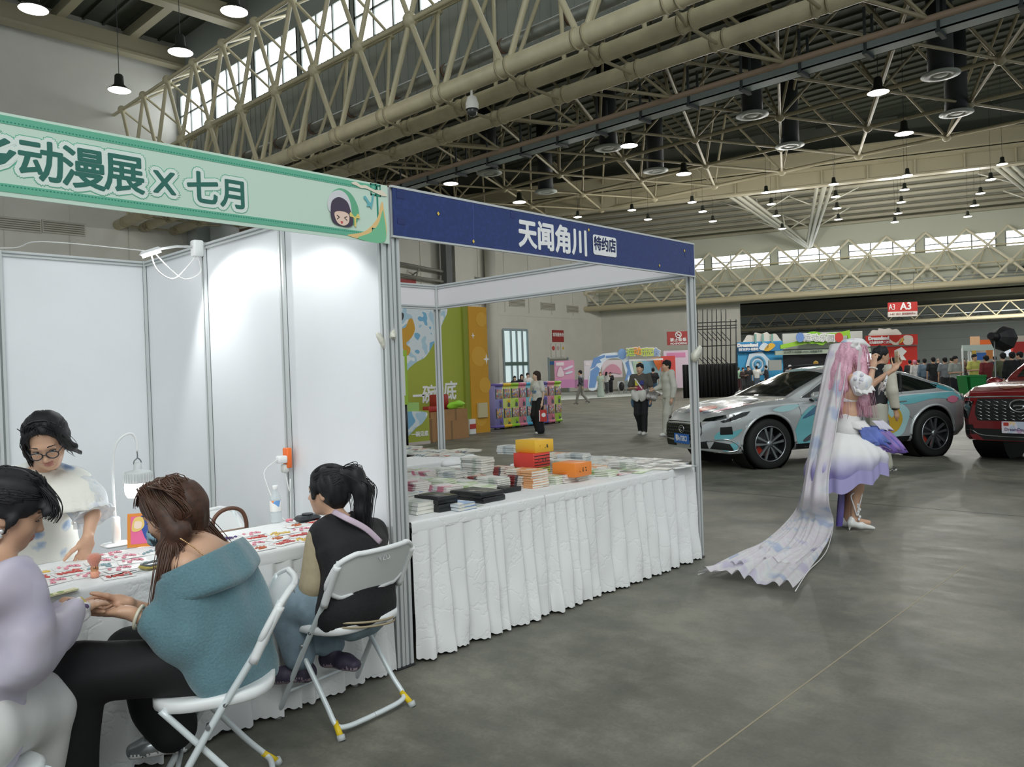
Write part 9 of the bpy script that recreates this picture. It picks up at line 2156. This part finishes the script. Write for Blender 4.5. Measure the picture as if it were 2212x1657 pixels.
# hanging A3 sign
dA = 58; r = empty('hanging_sign', at(1950, 668, dA), 0, 'red and white hanging hall sign reading A3', 'sign'); board(1918, 653, 1981, 673, dA, mat('#C23A36', .5), r, 'red_board'); board(1918, 673, 1981, 684, dA, mat('#D9D2CC', .5), r, 'white_board'); text_at('A3', 1927, 664, 14, dA-.1, WHT, r, .0, .7); text_at('A3', 1957, 662, 17, dA-.1, WHT, r, .02)
text_at('←A2  出口  登录服务处→', 1950, 678, 4, dA-.1, mat('#A86a66', .5), r)
for x in (1925, 1975): q = MB(); q.cyl(at(x, 653, dA), at(x, 653, dA)+U3*2.2, .012, n=5); part(q, 'hanger_rod', DARK, r)
# green wheeled bin
bd = 26.5; c = at(2103, 838, bd); c.z = 0; GB = mat('#1f8a42', .45); r = empty('wheelie_bin', c, 0, 'tall green wheeled bin with its lid hanging open', 'bin'); B3 = Matrix((rt_, fw_, U3)).transposed(); B4 = B3.to_4x4(); B4.translation = c
q = MB(); q.grid([[B4 @ V((x*(w_), y*(w_*1.1), z)) for x, y in ((-1, -1), (1, -1), (1, 1), (-1, 1))] for z, w_ in ((.08, .2), (.95, .265), (.97, .28), (1.03, .28), (1.03, .25))], closed=True, smooth=False); part(q, 'bin_body', GB, r)
q = MB(); q.box(c-rt_*.36+U3*.72, (.05, .5, .6), 0, B3 @ Matrix.Rotation(-.12, 3, 'Y')); part(q, 'lid', GB, r)
for s in (-1, 1): q = MB(); q.cyl(c-rt_*.15+fw_*s*.2+U3*.1, c-rt_*.15+fw_*s*.26+U3*.1, .1, n=14); part(q, 'wheel', BLACK, r)
q = MB(); q.cyl(c-rt_*.29-fw_*.22+U3*.98, c-rt_*.29+fw_*.22+U3*.98, .02, n=6); part(q, 'handle', GB, r)
# softbox on its stand
sd = 16; c = at(2166, 731, sd); base = at(2147, 830, sd); r = empty('softbox_light', (base.x, base.y, 0), 0, 'black octagonal softbox on a thin stand above the red car', 'studio light'); ax = (rt_*.8-U3*.12+fw_*.45).normalized(); x = ax.orthogonal().normalized(); y = ax.cross(x)
q = MB(); o0 = at(2150, 728, sd); rings = [(0, .05), (.05, .12), (.14, .2), (.25, .25), (.33, .265), (.34, .25), (.30, .24), (.02, .03)]
q.grid([[o0+ax*a_+(x*cos(t)+y*sin(t))*r_ for t in np.linspace(0, 2*pi, 9)[:-1]] for a_, r_ in rings], closed=True, smooth=False); part(q, 'softbox', mat('#17191a', .6), r)
q = MB(); q.cyl(o0-ax*.16, o0+ax*.04, .075, .09, n=14); part(q, 'lamp_head', BLACK, r); q = MB(); st = V((o0.x, o0.y, 0))-rt_*.02; q.cyl(st, V((st.x, st.y, o0.z)), .012, n=8); part(q, 'stand_pole', mat('#7d8284', .4, metal=.5), r)
for k in range(3): a_ = k*2.1; q = MB(); q.cyl(st+U3*.5, st+rt_*.45*cos(a_)+fw_*.45*sin(a_)+U3*.012, .01, n=6); part(q, 'leg', mat('#4d5254', .4), r)
# far shell booth at the right
dF = 42; r = stand_thing('shell_booth', 'far white framed shell booth behind the crowd at right', 'booth', 2115, 815, dF); q = MB()
for x, d_ in ((2079, dF), (2098, dF+3), (2147, dF), (2092, dF+.5)): p = at(x, 752, d_); q.cyl((p.x, p.y, 0), (p.x, p.y, at(2079, 752, dF).z), .05, n=6)
part(q, 'booth_posts', mat('#C3C9C8', .5), r); q = MB(); zt_ = at(2079, 752, dF).z; a, b, e = at(2079, 752, dF), at(2147, 745, dF), at(2098, 752, dF+3)
for p_, q_ in ((a, b), (a, e)):
    d_ = (V((q_.x-p_.x, q_.y-p_.y, 0))).normalized(); q.box(V(((p_.x+q_.x)/2, (p_.y+q_.y)/2, zt_)), (V((q_.x-p_.x, q_.y-p_.y, 0)).length, .08, .3), 0, Matrix((d_, U3.cross(d_), U3)).transposed())
part(q, 'header_board', mat('#C9DAD2', .5), r); board(2110, 762, 2130, 778, dF+1, mat('#3a6fc0', .5), r, 'blue_poster', .05); board(2100, 755, 2108, 772, dF+2, mat('#E0B84a', .5), r, 'yellow_poster', .05); board(2130, 752, 2150, 775, dF+2, mat('#D98a4a', .5), r, 'orange_poster', .05)
r = stand_thing('expo_booth', 'orange topped booth far behind the softbox', 'booth', 2125, 815, 55, 'far expo booths'); board(2097, 727, 2115, 745, 55, mat('#D9B08A', .6), r, 'print_board', .2); board(2115, 734, 2150, 746, 55, mat('#D9662a', .6), r, 'orange_board', .2); board(2098, 745, 2150, 818, 56, mat('#b9b4a8', .6), r, 'booth_wall', .2)
r = stand_thing('expo_booth', 'red fronted booth cut by the right edge', 'booth', 2200, 815, 48, 'far expo booths'); board(2186, 738, 2240, 762, 48, mat('#B8322e', .6), r, 'red_board', .2); board(2180, 725, 2240, 738, 48.3, mat('#C9D4C6', .6), r, 'header_board', .2); board(2188, 762, 2240, 818, 49, mat('#a9a9a4', .6), r, 'booth_wall', .2); board(2170, 755, 2188, 770, 50, mat('#D6E0EA', .5, emit=.5), r, 'screen', .05)
